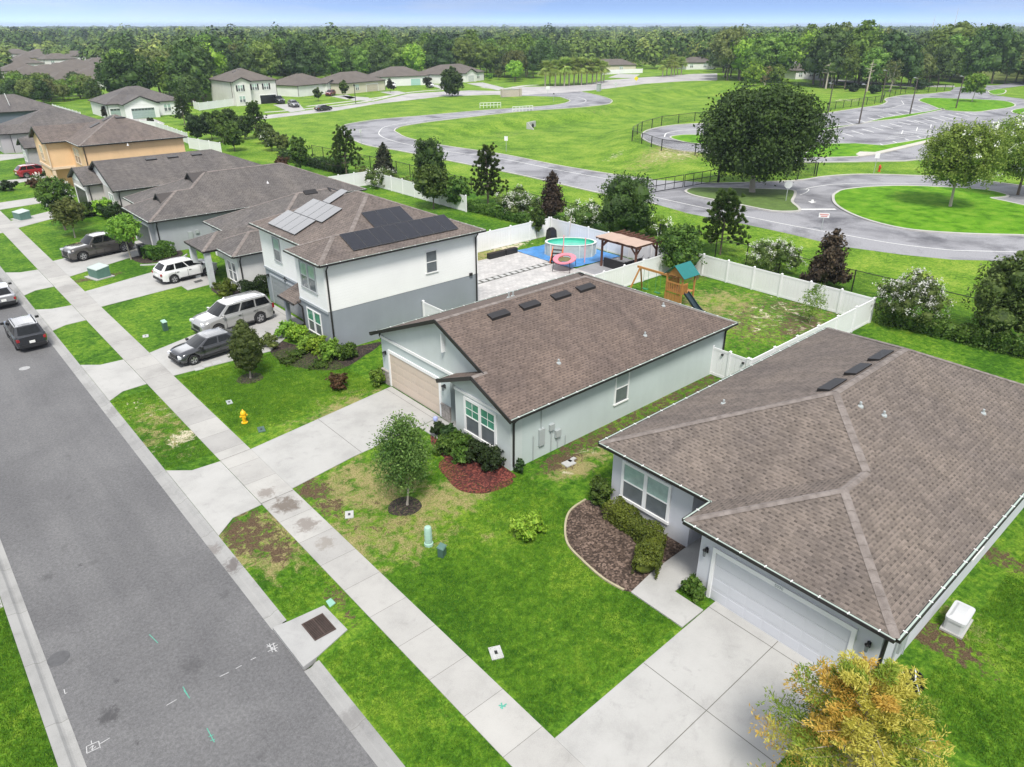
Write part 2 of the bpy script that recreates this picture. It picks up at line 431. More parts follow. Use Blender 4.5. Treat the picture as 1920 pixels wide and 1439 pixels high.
def zground(x, y):
    d = float(polydist(np.array([x]), np.array([y]), POND)[0])
    t = min(max(d/9, 0), 1); return -1.7*t*t*(3-2*t)
AT = {k: np.zeros(GX.shape) for k in ('dry', 'dirt', 'sand', 'field')}
def blob(kind, px, rx, ry=None, v=1., rot=0., world=None):
    c = world or G(*px); ry = ry or rx
    u = (GX-c[0])*math.cos(rot)+(GY-c[1])*math.sin(rot); w = -(GX-c[0])*math.sin(rot)+(GY-c[1])*math.cos(rot)
    d = np.sqrt((u/rx)**2+(w/ry)**2)
    AT[kind] = np.maximum(AT[kind], v*np.clip(1.5-d, 0, 1))
def strip(kind, x0, x1, y0, y1, v):
    AT[kind] = np.where((GX > x0) & (GX < x1) & (GY > y0) & (GY < y1), np.maximum(AT[kind], v), AT[kind])
AT['field'] = np.clip((GX-56)/6, 0, 1)
AT['field'] = np.where((GY > 110), np.clip((GX-30)/30, 0, 1), AT['field'])
blob('dirt', (470, 1000), 1.3, 1.9, 1.); blob('dirt', (520, 1030), 1.0, 1.2, .9); blob('dry', (500, 1020), 2., 3., .9)
blob('dirt', (628, 1118), .5, 1., .8); blob('dirt', (655, 1160), .4, .7, .7)
blob('dry', (300, 800), 1.6, 4.2, .75); blob('sand', (345, 815), .7, .6, 1.); blob('sand', (300, 770), 1.6, 4., .48); blob('sand', (330, 850), 1.2, 1.8, .5)
blob('dry', (690, 910), 3.2, 3.0, .92); blob('dry', (750, 1000), 3.2, 2.4, .82); blob('dry', (840, 935), 2.8, 1.7, .95); blob('dry', (670, 1000), 1.8, 2.2, .85); blob('dirt', (700, 970), 2.2, 2., .5)
blob('dirt', (590, 920), .9, 1.0, 1.); blob('dirt', (620, 950), .8, 1.1, .85); blob('dirt', (570, 905), .5, .8, 1.); blob('dry', (930, 1000), 1.4, 1.2, .5)
blob('dry', (660, 760), 2.6, 2., .8); blob('dry', (560, 800), 2.2, 1.6, .55); blob('dry', (620, 800), 2.6, .7, .9); blob('sand', (560, 960), 0.3)
blob('dirt', (1050, 865), 1.6, .9, .95); blob('dirt', (1120, 820), 2.2, .8, .9); blob('dry', (1080, 870), 2.6, 1.2, .9); strip('dirt', 22, 36, 20.6, 21.75, .8)
blob('dry', (1240, 745), 4, .8, .6); blob('sand', (1090, 860), 2., .8, .45)
blob('dry', (1450, 600), 8, 5, .62); blob('sand', (1450, 590), 7, 4., .50); blob('dirt', (1460, 600), 8, 5, .70); blob('dirt', (1500, 610), 4, 1.6, .85); blob('dry', (1350, 570), 5, 4, .8); blob('dirt', (1290, 520), 3, 1.6, .8); blob('dry', (1330, 660), 3, 2., .4)
blob('dirt', (185, 520), 2.2, .8, .95); blob('dirt', (150, 527), 1.2, .6, .9)
blob('sand', (1270, 285), 12, 4.5, .62, .3); blob('dry', (1270, 285), 18, 7, .8, .3); blob('sand', (1150, 282), 5, 1.6, .62, .2); blob('dry', (970, 235), 14, 5, .5); blob('dry', (1130, 205), 10, 5, .5)
blob('dry', (1180, 325), 20, 2., .4); blob('dirt', (1740, 1190), .9, 2.4, .95); blob('dry', (1770, 1150), 1.2, 2.6, .6); blob('dirt', (1860, 1040), .8, 2.2, .9)
blob('sand', (1590, 188), 8, 4, .66); blob('dry', (1560, 170), 30, 14, .55); blob('dry', (1400, 165), 24, 12, .4); blob('sand', (1250, 165), 8, 3, .55)
blob('dry', (1140, 430), 5, 4, .3); blob('dry', (1280, 400), 5, 4, .45); blob('sand', (1480, 440), 5, 1.5, .45); blob('dirt', (1400, 375), 4.5, 2.5, .9); blob('dry', (1330, 370), 4, 2., .5)
blob('dry', (920, 480), 3, 2.5, 1.); blob('sand', (950, 462), 3, 1.4, .9); blob('dirt', (965, 450), 2, .8, .8)
blob('dry', (1120, 1290), .8, .6, .35); blob('dry', (870, 1280), .5, .6, .4); blob('dry', (840, 1340), .5, .6, .4)
blob('dry', (60, 1240), .5, .8, .3)
# woodland floor
AT['dirt'] = np.where((GY > 300) | (GX > 330), .8, AT['dirt'])
gm = MB(); ny, nx = GX.shape
me_v = np.stack([GX, GY, GZ], -1).reshape(-1, 3)
idx = np.arange(ny*nx).reshape(ny, nx)
me = bpy.data.meshes.new('ground')
q = np.stack([idx[:-1, :-1], idx[:-1, 1:], idx[1:, 1:], idx[1:, :-1]], -1).reshape(-1, 4)
me.vertices.add(len(me_v)); me.vertices.foreach_set('co', me_v.astype(np.float32).ravel())
me.loops.add(q.size); me.loops.foreach_set('vertex_index', q.astype(np.int32).ravel())
me.polygons.add(len(q)); me.polygons.foreach_set('loop_start', (np.arange(len(q))*4).astype(np.int32)); me.update(calc_edges=True)
for k, a in AT.items():
    at = me.attributes.new(k, 'FLOAT', 'POINT'); at.data.foreach_set('value', a.astype(np.float32).ravel())
me.materials.append(groundmat())
ground = bpy.data.objects.new('ground', me); COL.objects.link(ground); tag(ground, kind='structure')

# ------------------------------------------------------------------ street, kerbs, pavement
XR0, XR1 = -.19, 6.1
mb = MB(); mb.face([(XR0-.05, -12, -.10), (XR1+.02, -12, -.10), (XR1+.02, 160, -.10), (XR0-.05, 160, -.10)])
struct('street', mb, ASPH)
def kerb_profile(prof, y0, y1):
    mb = MB(); n = max(1, int((y1-y0)/4))
    for i in range(n):
        a = y0+(y1-y0)*i/n; b = y0+(y1-y0)*(i+1)/n
        for (xa, za), (xb, zb) in zip(prof, prof[1:]): mb.face([(xa, a, za), (xb, a, zb), (xb, b, zb), (xa, b, za)])
    return mb
pr = [(6.1, -.14), (6.1, -.096), (6.33, -.108), (6.40, -.085), (6.52, -.0), (6.66, .012), (6.66, -.1)]
kb = kerb_profile(pr, -10, 17.35); k2 = kerb_profile(pr, 19.75, 160); i0 = len(kb.v); kb.v += k2.v; kb.f += [tuple(i+i0 for i in f) for f in k2.f]; kb.mi += k2.mi
struct('kerb', kb, KERB, smooth=50)
struct('kerb', kerb_profile([(-.8, -.1), (-.8, .012), (-.66, .0), (-.52, -.02), (-.44, -.085), (-.38, -.108), (-.19, -.096), (-.19, -.14)], -10, 160), KERB, smooth=50)
SWX0, SWX1 = 8.95, 10.5
mb = MB().box((SWX0, -8, -.1), (SWX1, 150, .03)); struct('sidewalk', mb, WALK)

def driveway(wpoly, apron, zt=.03, joints=()):
    wpoly = [(10.505 if 10.1 < p[0] < 11.5 else p[0], p[1]) for p in wpoly]
    mb = MB(); mb.prism(wpoly, -.08, zt)
    if apron:
        mb.prism(apron, -.08, .026)
    for a, b in joints: ribbon(mb, [a, b], .022, zt+.004, 1)
    return struct('driveway', mb, [DRIVE, JOINT])
def apron(y0, y1, fl=.75):
    """flared slab between pavement and kerb"""
    return [(8.93, y0), (8.93, y1), (7.6, y1+.1), (6.67, y1+fl), (6.67, y0-fl), (7.6, y0-.1)]
X1 = 10.52
g_ = gs
driveway([(X1, 5.2), (18.96, 5.2), (18.96, 10.2), (X1, 10.03)], apron(5.1, 10.0), joints=[((10.55, 7.6), (18.9, 7.65)), ((14.7, 5.2), (14.7, 10.1)), ((18.5, 5.3), (18.5, 10.2))])
driveway([(X1, 27.2), (14.0, 27.75), (19.6, 28.2), (19.6, 33.05), (X1, 31.75)], apron(26.95, 31.65, .9), joints=[((14.5, 27.8), (14.5, 32.3)), ((19.2, 28.3), (19.2, 33.)), ((8.93, 27.), (10.5, 27.05)), ((8.93, 31.7), (10.5, 31.75))])
driveway([(X1, 43.0), (16.5, 42.6), (20.2, 45.6), (20.5, 45.6), (20.5, 50.6), (19.0, 50.6), (X1, 47.5)], apron(42.9, 47.5, .9), joints=[((20.1, 45.6), (20.1, 50.5))])
driveway(gs([(185, 577), (340, 537), (352, 545), (398, 533), (405, 510), (372, 486), (157, 548)]), apron(56.6, 60.7, .7))
driveway(gs([(128, 520), (237, 486), (330, 462), (310, 440), (215, 462), (96, 491)]), apron(66.5, 72.5, .9))
driveway(gs([(27, 429), (90, 413), (190, 390), (170, 378), (80, 400), (14, 416)]), apron(89, 94.5, .7))
driveway(gs([(0, 394), (80, 381), (140, 370), (120, 360), (74, 370), (0, 381)]), None)
driveway(gs([(-30, 353), (0, 349), (85, 335), (130, 328), (110, 322), (80, 332), (0, 340), (-30, 344)]), None)
driveway(gs([(-30, 305), (0, 302), (60, 294), (60, 288), (0, 290), (-30, 293)]), None)
# strip of apron across the street
mb = MB().prism([(-.82, 27.2), (-2.4, 27.0), (-2.4, 31.5), (-.82, 31.9)], -.08, .02); struct('driveway', mb, DRIVE)
mb = MB().box((-4.2, -8, -.1), (-2.65, 150, .028)); struct('sidewalk', mb, WALK)
# front paths
mb = MB().prism([(16.95, 10.22), (18.2, 10.22), (18.2, 11.5), (19.0, 11.5), (19.0, 11.14), (22.0, 11.14), (22.0, 12.76), (20.6, 12.76), (18.5, 12.75), (16.95, 12.55)], -.05, .058); struct('path', mb, DRIVE)
mb = MB().prism([(18.1, 26.0), (19.0, 26.0), (19.0, 25.95), (21.2, 25.95), (21.2, 27.3), (19.55, 27.3), (19.55, 28.15), (18.1, 28.0)], -.05, .034); struct('path', mb, DRIVE)

# ------------------------------------------------------------------ school road, loops, car park
ZA = .004
Sroad = gs([(1480, 439), (1397, 421), (1292, 401), (1232, 384), (1111, 360), (980, 330), (840, 301.7), (746, 283), (683, 271.7), (647, 254), (636, 244), (645, 236), (660, 232), (706, 225), (806, 216.5), (900, 208), (1016, 200),
            (1055, 195), (1069, 189), (1050, 182), (1000, 180.5), (960, 180), (960, 162.5), (1000, 168), (1085, 172), (1123, 180), (1144, 187), (1147, 192), (1133, 197), (1073, 203), (973, 210), (900, 218), (800, 230), (752, 238), (740, 245), (745, 250), (766, 260), (826, 273), (940, 290), (1040, 310),
            (1140, 326.7), (1223, 338), (1287, 340), (1346, 345), (1487, 340), (1547, 332), (1613, 328), (1707, 330), (1800, 335), (1920, 350), (1990, 362), (1990, 495), (1848, 488.7), (1787, 487.5), (1692, 478), (1574, 462)])
mb = MB(); sheet(mb, Sroad, ZA); struct('road', mb, ASPH2)
mk_k = MB()
kerbline(mk_k, cr(gs([(1232, 384), (1111, 360), (980, 330), (840, 301.7), (746, 283), (683, 271.7), (647, 254), (636, 244), (645, 236), (660, 232), (706, 225), (806, 216.5), (900, 208), (1016, 200), (1055, 195), (1069, 189), (1050, 182)])), .25, -.02, .10)
kerbline(mk_k, cr(gs([(1085, 172), (1123, 180), (1144, 187), (1147, 192), (1133, 197), (1073, 203), (973, 210), (900, 218), (800, 230), (752, 238), (740, 245), (745, 250), (766, 260), (826, 273), (940, 290), (1040, 310), (1140, 326.7), (1223, 338)])), .25, -.02, .12)
kerbline(mk_k, cr(gs([(1305, 343), (1346, 345), (1487, 340), (1547, 332), (1613, 328), (1707, 330), (1800, 335), (1920, 350)])), .3, -.02, .12)
ISL = cr(gs([(1561.7, 370), (1568, 363), (1583, 357), (1630, 352), (1697, 350), (1780, 353), (1850, 358), (1888, 367), (1880, 371.5), (1858, 373), (1885, 379), (1940, 391), (1990, 400), (1990, 447), (1920, 443), (1813, 440), (1713, 433), (1647, 420), (1597, 403), (1567, 385)]), True, 4)
TRI = cr(gs([(1286.7, 358.5), (1310, 353), (1400, 355), (1470, 357), (1490, 360), (1489, 370), (1485, 380), (1498, 392), (1494, 397.5), (1447, 397), (1380, 384), (1313, 371), (1290, 364)]), True, 3)
def island(o, field=True):
    mb = MB(); c = sum((Vector(p) for p in o), Vector())/len(o)
    mb.prism([(p[0], p[1]) for p in o], -.02, .13); return mb
ISLG = MT['isl'] = None
def islandmat():
    m, nt, b = nodes('island_grass'); co = obco(nt)
    k = noise(nt, co, .5, 5, .65); f = noise(nt, co, 14, 4, .7)
    c = ramp(nt, k, [(.38, (.06, .17, .006)), (.5, (.10, .255, .010)), (.64, (.16, .30, .025))])
    c = mixc(nt, .7, c, ramp(nt, f, [(.3, (.5, .5, .45)), (.7, (1.5, 1.45, 1.4))]), 'MULTIPLY')
    L(nt, c, b.inputs['Base Color']); b.inputs['Roughness'].default_value = .9; b.inputs['Specular IOR Level'].default_value = .1
    bump(nt, b, f, .5, .06); return m
ISLG = islandmat()
LOT = gs([(1202.5, 252.5), (1222, 242.5), (1260, 236), (1302, 233), (1400, 228), (1480, 222), (1550, 213), (1609, 204), (1650, 198), (1661, 192), (1661, 184.5), (1697, 179), (1740, 177), (1780, 172.5), (1791, 164), (1840, 161), (1870, 160), (1935, 150), (1960, 156), (1880, 166), (1850, 170), (1856, 178), (1920, 186), (1990, 196),
          (1990, 262), (1920, 268), (1800, 280), (1755, 296), (1697, 302.7), (1533, 305), (1420, 300), (1305, 286), (1272, 282.5), (1235, 274), (1210, 264)])
mb = MB(); sheet(mb, LOT, ZA); struct('car_park', mb, ASPH2)
ISLA = gs([(1530, 274), (1548, 271), (1603, 270), (1653, 274), (1700, 267), (1751, 258), (1760, 260), (1700, 276), (1644, 289), (1605, 295), (1546, 297), (1500, 296)])
ISLB = cr(gs([(1723, 190), (1728, 186), (1741, 184.5), (1780, 185.5), (1824, 187), (1880, 190), (1902, 196), (1897, 202), (1859, 207.5), (1828, 211), (1771, 207.5), (1741, 197)]), True, 3)
STR = gs([(1480, 257), (1563, 242.5), (1635, 229), (1690, 223), (1771, 206), (1766, 204), (1740, 210), (1690, 217), (1657, 222), (1609, 234), (1563, 239), (1480, 252)])
ISLC = cr(gs([(1256, 259), (1275, 254.5), (1310, 254), (1380, 256), (1420, 264), (1400, 274), (1330, 272), (1285, 268)]), True, 3)
ISLD = cr(gs([(1898, 208), (1930, 203), (1990, 204), (1990, 214), (1910, 215)]), True, 3)
ISLE = cr(gs([(1853, 172), (1868, 169), (1885, 170), (1882, 176), (1862, 178)]), True, 3)
imb = MB()
for o in (ISL, ISLB, ISLA, STR, ISLC, ISLD, ISLE): sheet(imb, o, .125)
struct('lawn', imb, ISLG)
mb = MB(); sheet(mb, TRI, .125); tgm = M('dark_lawn', (.09, .15, .03), .9, .35, 1.2, bmp=.3, fine=14); struct('lawn', mb, tgm)  # darker, duller green than the other lawn islands
for o in (ISL, TRI, ISLB, ISLC, ISLD, ISLE): kerbline(mk_k, o, .32, -.02, .14, True)
for o in (ISLA, STR): kerbline(mk_k, o, .3, -.02, .14, True)
kerbline(mk_k, cr(gs([(1533, 305), (1420, 300), (1305, 286), (1272, 282.5), (1235, 274), (1210, 264), (1203, 256), (1210, 247), (1230, 241), (1260, 236), (1302, 233), (1400, 228), (1480, 222), (1550, 213), (1609, 204), (1650, 198), (1663, 192), (1661, 186), (1697, 179), (1740, 177), (1780, 172.5)])), .3, -.02, .13)
kerbline(mk_k, gs([(1533, 305.5), (1697, 303), (1755, 296.5), (1800, 280.5)]), .3, -.02, .13)
struct('kerb', mk_k, KERB2)
mb = MB().prism(gs([(1604, 291), (1612, 286), (1640, 287), (1760, 259), (1768, 262), (1700, 278), (1645, 290.5), (1612, 295)]), -.02, .146); struct('sidewalk', mb, M('ramp_concrete', (.46, .44, .39), .9, .15, .5))
pm = MB(); ZP = .010
ribbon(pm, gs([(1497, 393), (1567, 392.7)]), .5, ZP)
ribbon(pm, cr(gs([(1150, 352), (1280, 381.7), (1370, 400), (1480, 422.5), (1593, 442.6), (1676, 457), (1775, 468.6), (1834, 471), (1920, 473)])), .12, ZP)
ribbon(pm, cr(gs([(1494, 357), (1510, 356), (1516, 353), (1545, 348), (1567, 346), (1630, 344), (1720, 345), (1800, 348)])), .12, ZP)
ribbon(pm, cr(gs([(1150, 338), (1040, 318), (940, 298), (830, 283), (750, 268), (715, 256), (712, 246), (730, 236), (800, 225), (900, 214), (980, 206), (1060, 199), (1098, 191), (1085, 183), (1040, 177)])), .13, ZP)
ribbon(pm, cr(gs([(1500, 366), (1512, 361), (1516, 355), (1500, 355)])), .12, ZP)
a = G(1523, 378); d = (G(1521, 385)-G(1525, 372)).normalized(); n = Vector((-d.y, d.x, 0))
pm.face([(*(a-d*1.0-n*.12).xy, ZP), (*(a+d*.1-n*.12).xy, ZP), (*(a+d*.1+n*.12).xy, ZP), (*(a-d*1.0+n*.12).xy, ZP)])
pm.face([(*(a+d*.1-n*.5).xy, ZP), (*(a+d*1.1).xy, ZP), (*(a+d*.1+n*.5).xy, ZP)][::1])
def stalls(a, b, da, n, w=.2):
    a, b = G(*a), G(*b); e = G(*da[1])-G(*da[0])
    for i in range(n):
        p = a.lerp(b, i/(n-1)); ribbon(pm, [p, p+e], w, ZP)
stalls((1557, 253), (1700, 226), ((1570, 248), (1592, 255)), 9)
stalls((1714, 226), (1806, 210), ((1720, 224), (1745, 231)), 7)
stalls((1563, 232), (1665, 214), ((1563, 226), (1583, 233)), 6)
stalls((1680, 211), (1722, 200), ((1680, 209), (1700, 215)), 4)
stalls((1650, 270), (1740, 252), ((1650, 270), (1657, 273)), 5, .22)
stalls((1690, 252), (1745, 240), ((1690, 252), (1693, 245)), 3, .14)
for i in range(4):
    p, q = G(1660+i*5, 262-i*4), G(1760+i*5, 250-i*4); ribbon(pm, [p, q], .12, ZP)
stalls((1865, 232), (1905, 214), ((1865, 226), (1915, 225)), 4)
ribbon(pm, cr(gs([(1246, 257), (1250, 250), (1270, 246), (1295, 244), (1330, 243)])), .2, ZP)
ribbon(pm, gs([(1690, 189), (1695, 196), (1672, 203), (1600, 212)]), .12, ZP)
struct('road_marking', pm, PAINT)
# estate road in front of the far houses, main road
mb = MB(); sheet(mb, gs([(440, 226), (499, 223.5), (560, 216), (628, 208.5), (703, 195.6), (832, 181), (929, 178), (960, 180), (1085, 172.5), (1145, 166), (1210, 157.5), (1285, 152.5), (1345, 151), (1345, 138), (1300, 139), (1272, 141), (1200, 146), (1135, 151), (1090, 160), (1010, 163), (980, 163), (940, 171), (880, 170), (832, 172), (767, 176), (703, 190.5), (638, 200), (593, 205), (551, 211), (496, 216.6), (440, 221)]), ZA+.002); struct('road', mb, ASPH3)
sw = MB()
for l, w in ((gs([(496, 211), (551, 207), (640, 197), (700, 188), (765, 174), (840, 168)]), 1.6), (gs([(905, 164), (942, 167), (985, 161), (1010, 160)]), 2.5), (gs([(575, 200), (600, 197), (690, 186), (735, 179)]), 1.4)):
    ribbon(sw, cr(l), w, .012)
struct('sidewalk', sw, KERB2)
def pad(pts): mb = MB(); sheet(mb, gs(pts), .016); struct('driveway', mb, DRIVE)
pad([(512, 197), (560, 194), (572, 207), (545, 211)]); pad([(640, 180), (690, 183), (703, 190), (660, 188)]); pad([(712, 173), (745, 171), (765, 175), (735, 178)])
pad([(620, 181), (650, 178), (668, 184), (650, 187)]); pad([(800, 158), (830, 160), (850, 168), (835, 170)]); pad([(875, 157), (905, 155), (945, 165), (935, 170)])
pad([(243, 224), (285, 222), (310, 232), (262, 240)]); pad([(1140, 146), (1160, 139), (1200, 140), (1190, 147)])
mb = MB(); sheet(mb, gs([(1500, 147.5), (1530, 146.5), (1600, 152), (1700, 159), (1790, 161), (1790, 164), (1700, 163), (1600, 156), (1520, 150)]), ZA+.003); struct('road', mb, ASPH3)
# ------------------------------------------------------------------ house kit
SH_BROWN = shingle('brown_shingles', (.138, .105, .089), (.066, .050, .043))
SH_TAUPE = shingle('taupe_shingles', (.155, .129, .112), (.072, .059, .051))
SH_DARK = shingle('dark_brown_shingles', (.15, .124, .11), (.075, .06, .055))
SH_GREY = shingle('grey_shingles', (.125, .114, .108), (.062, .055, .054))
SH_FAR = M('far_shingles', (.118, .102, .088), .9, .22, .5, fine=6)
def capmat():
    m, nt, b = nodes('ridge_cap_shingles'); co = obco(nt)
    w = noise(nt, co, 3.2, 2, .4); f = noise(nt, co, 40, 2)
    c = ramp(nt, w, [(.3, (.14, .118, .106)), (.5, (.185, .158, .142)), (.7, (.225, .195, .178))]); c = mixc(nt, .3, c, ramp(nt, f, [(.3, (.6, .6, .6)), (.7, (1.4, 1.4, 1.4))]), 'MULTIPLY')
    L(nt, c, b.inputs['Base Color']); b.inputs['Roughness'].default_value = .85; return m
CAP = capmat()
BRONZE = M('dark_bronze_metal', (.018, .016, .016), .45, .1, 3, spec=.5)
TRIM = M('white_trim', (.78, .78, .77), .5, .05, 2)
LINER = M('pale_gutter_liner', (.36, .43, .38), .6, .2, 1.5)
GLASSU = M('blinds_behind_glass', (.32, .44, .40), .08, .25, 2.5, spec=.7)
GLASSL = M('screened_glass', (.13, .145, .155), .12, .2, 2.5, spec=.6)
GLASSG = M('teal_glass', (.07, .24, .17), .06, .4, 2., spec=.8)
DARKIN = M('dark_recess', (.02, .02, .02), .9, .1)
WHITEP = M('white_plastic', (.78, .78, .78), .4, .05)
GREYP = M('grey_metal_box', (.36, .39, .39), .5, .08)
BLACKM = M('black_metal', (.012, .012, .013), .4, .1, spec=.5)
def stucco(name, col):
    if name in MT: return MT[name]
    m, nt, b = nodes(name); co = obco(nt)
    a = noise(nt, co, .45, 5, .6); f = noise(nt, co, 70, 3, .7)
    sx = nt.nodes.new('ShaderNodeSeparateXYZ'); L(nt, co, sx.inputs[0])
    st = nt.nodes.new('ShaderNodeMapping'); st.inputs['Scale'].default_value = (2.2, 2.2, .12); L(nt, co, st.inputs[0])
    v = noise(nt, st.outputs[0], 1., 5, .6)
    c = ramp(nt, a, [(.3, sc(col, .93)), (.7, sc(col, 1.05))])
    c = mixc(nt, .25, c, ramp(nt, v, [(.3, (.9, .9, .9)), (.6, (1.03, 1.03, 1.03))]), 'MULTIPLY')
    L(nt, c, b.inputs['Base Color']); b.inputs['Roughness'].default_value = .9; bump(nt, b, f, .25, .008)
    MT[name] = m; return m
def siding(name, col, pitch=.19):
    if name in MT: return MT[name]
    m, nt, b = nodes(name); co = obco(nt)
    sx = nt.nodes.new('ShaderNodeSeparateXYZ'); L(nt, co, sx.inputs[0])
    fr = math_(nt, 'FRACT', math_(nt, 'DIVIDE', sx.outputs['Z'], pitch))
    c = mixc(nt, math_(nt, 'LESS_THAN', fr, .08), ramp(nt, noise(nt, co, .6, 4), [(.3, sc(col, .95)), (.7, sc(col, 1.03))]), sc(col, .94))
    L(nt, c, b.inputs['Base Color']); b.inputs['Roughness'].default_value = .6; bump(nt, b, math_(nt, 'SUBTRACT', 1., fr), .2, .012)
    MT[name] = m; return m

class House:
    def __init__(s, name, label, loc, rz=0., world=True, group=None, cat='house'):
        s.r = thing(name, label, cat, loc, rz, group); s.w = world
    def part(s, name, mb, mat, **k): return mk(name, mb, mat, parent=k.pop('parent', s.r), world=s.w, **k)
    def walls(s, poly, z0, z1, mat, name='wall'):
        return s.part(name, MB().prism(poly, z0, z1), mat)
    def roof(s, planes, outline, ze, sl, mat, ridges=(), eaves=(), fascia=BRONZE, caps=True, gut=True, th=.16, soff=None, skip=()):
        mb = MB()
        for fn, pts in planes: mb.face([(x, y, ze+sl*fn(x, y)) for x, y in pts])
        n = len(mb.f)
        o = outline if area(outline) < 0 else outline[::-1]
        so = soff or o; so = so if area(so) < 0 else so[::-1]
        mb.face([(x, y, ze-.10) for x, y in so], 1)
        for i in range(len(o)):
            p, q = o[i], o[(i+1) % len(o)]
            if any(abs(p[k]-v) < .01 and abs(q[k]-v) < .01 for k, v in skip): continue
            mb.face([(*q, ze-th), (*p, ze-th), (*p, ze-.004), (*q, ze-.004)], 1)
        # make every plane face up
        for i in range(n):
            f = mb.f[i]; a, b, c = (Vector(mb.v[j]) for j in f[:3])
            nn = Vector((0, 0, 0))
            for j in range(len(f)):
                v1, v2 = Vector(mb.v[f[j]]), Vector(mb.v[f[(j+1) % len(f)]]); nn += v1.cross(v2)
            if nn.z < 0: mb.f[i] = f[::-1]
        r = s.part('roof', mb, [mat, fascia], uv=True)
        if caps and ridges:
            cb = MB()
            for (p, q, hip) in ridges:
                p, q = Vector(p), Vector(q); d = (q-p); nrm = Vector((-d.y, d.x, 0)).normalized(); dr = sl*.15*(.7071 if hip else 1.)
                L_ = d.length; k = max(1, int(L_/.45))
                for i in range(k):
                    a = p.lerp(q, i/k); b = p.lerp(q, (i+1)/k); up = Vector((0, 0, .03)); u2 = Vector((0, 0, .018))
                    for sgn in (-1, 1):
                        w = nrm*.15*sgn-Vector((0, 0, dr))
                        f = [a+up, a+w+up, b+w+u2, b+u2]
                        cb.face(f if sgn < 0 else f[::-1])
            s.part('ridge_cap', cb, CAP, parent=r)
        if gut and eaves:
            gb = MB()
            for p, q in eaves:
                p, q = Vector((*p, ze-.055)), Vector((*q, ze-.055)); d = (q-p).normalized(); nn = Vector((d.y, -d.x, 0))
                gb.bar(p+nn*.065, q+nn*.065, .125, .12); gb.bar(p+nn*.062+Vector((0, 0, .056)), q+nn*.062+Vector((0, 0, .056)), .06, .012, 1)
                k = int((q-p).length/.9)
                for i in range(k): c = p.lerp(q, (i+.5)/k)+nn*.062+Vector((0, 0, .068)); gb.bar(c-nn*.07, c+nn*.055, .035, .014, 2)
            s.part('gutter', gb, [BRONZE, LINER, TRIM])
        return r
    def window(s, o, u, w, h, units=2, trim=TRIM, tw=.1, up=GLASSU, lo=GLASSL, grid=False, shut=None):
        """o: lower left corner seen from outside, u: horizontal direction to the right seen from outside"""
        o = Vector(o); u = Vector(u).normalized(); z = Vector((0, 0, 1)); n = u.cross(z)
        def hexb(mb, a0, a1, b0, b1, d0, d1, mi=0):
            p = [o+u*a+z*b+n*d for d in (d0, d1) for a, b in ((a0, b0), (a1, b0), (a1, b1), (a0, b1))]
            mb.hexa(p, mi)
        fr = MB()
        hexb(fr, -tw, w+tw, h, h+tw, 0, .06); hexb(fr, -tw-.03, w+tw+.03, -tw, 0, 0, .08)
        hexb(fr, -tw, 0, 0, h, 0, .06); hexb(fr, w, w+tw, 0, h, 0, .06)
        uw = w/units; m = .035
        for i in range(units):
            if i: hexb(fr, i*uw-.09, i*uw+.09, 0, h, 0, .06)
            a, b = i*uw+(.09 if i else 0), (i+1)*uw-(.09 if i < units-1 else 0)
            hexb(fr, a, b, h*.5-m/2-.01, h*.5+m/2+.01, .004, .05)
            if grid:
                hexb(fr, (a+b)/2-.012, (a+b)/2+.012, h*.5, h, .004, .04); hexb(fr, a, b, h*.75-.012, h*.75+.012, .004, .04)
        f = s.part('window', fr, trim)
        for i in range(units):
            a, b = i*uw+(.09 if i else 0), (i+1)*uw-(.09 if i < units-1 else 0)
            q = MB(); hexb(q, a, b, h*.5, h, .002, .025); s.part('pane', q, up, parent=f)
            q = MB(); hexb(q, a, b, 0, h*.5, .002, .015); s.part('pane', q, lo, parent=f)
        if shut:
            for a in (-tw-.42, w+tw+.02):
                q = MB(); hexb(q, a, a+.4, -.02, h+.02, 0, .05); s.part('shutter', q, shut)
        return f
    def garage(s, o, u, w, h, mat, trim=TRIM, tw=.14, lights=None):
        o = Vector(o); u = Vector(u).normalized(); z = Vector((0, 0, 1)); n = u.cross(z)
        def hexb(mb, a0, a1, b0, b1, d0, d1, mi=0):
            mb.hexa([o+u*a+z*b+n*d for d in (d0, d1) for a, b in ((a0, b0), (a1, b0), (a1, b1), (a0, b1))], mi)
        d = MB(); k = 4; hexb(d, 0, w, 0, h, .001, .012, 1)
        cols = max(2, int(w/.62))
        for i in range(k):
            hexb(d, 0, w, h*i/k+.008, h*(i+1)/k-.004, .012, .022)
            for j in range(cols):
                hexb(d, w*j/cols+.05, w*(j+1)/cols-.05, h*i/k+.09, h*(i+1)/k-.09, .022, .03, 2 if (lights and i == k-1) else 0)
        g = s.part('garage_door', d, [mat, DARKIN, lights or mat])
        t = MB(); hexb(t, -tw, w+tw, h, h+tw*1.25, 0, .07); hexb(t, -tw, 0, 0, h, 0, .07); hexb(t, w, w+tw, 0, h, 0, .07)
        s.part('door_frame', t, trim, parent=g)
        return g
    def bars(s, name, lst, mat, **k):
        mb = MB()
        for p, q, w, h in lst: mb.bar(p, q, w, h)
        return s.part(name, mb, mat, **k)
    def spout(s, x, y, z, n, kick=True):
        n = Vector(n); a = Vector((x, y, z)); e = a+n*-.02
        mb = MB().tube([a+n*.36+Vector((0, 0, .03)), a+n*.32-Vector((0, 0, .12)), a+n*.07-Vector((0, 0, .42)), a+n*.06-Vector((0, 0, z-.25)), a+n*.22-Vector((0, 0, z-.08))], .055, 6)
        return s.part('downspout', mb, BRONZE)
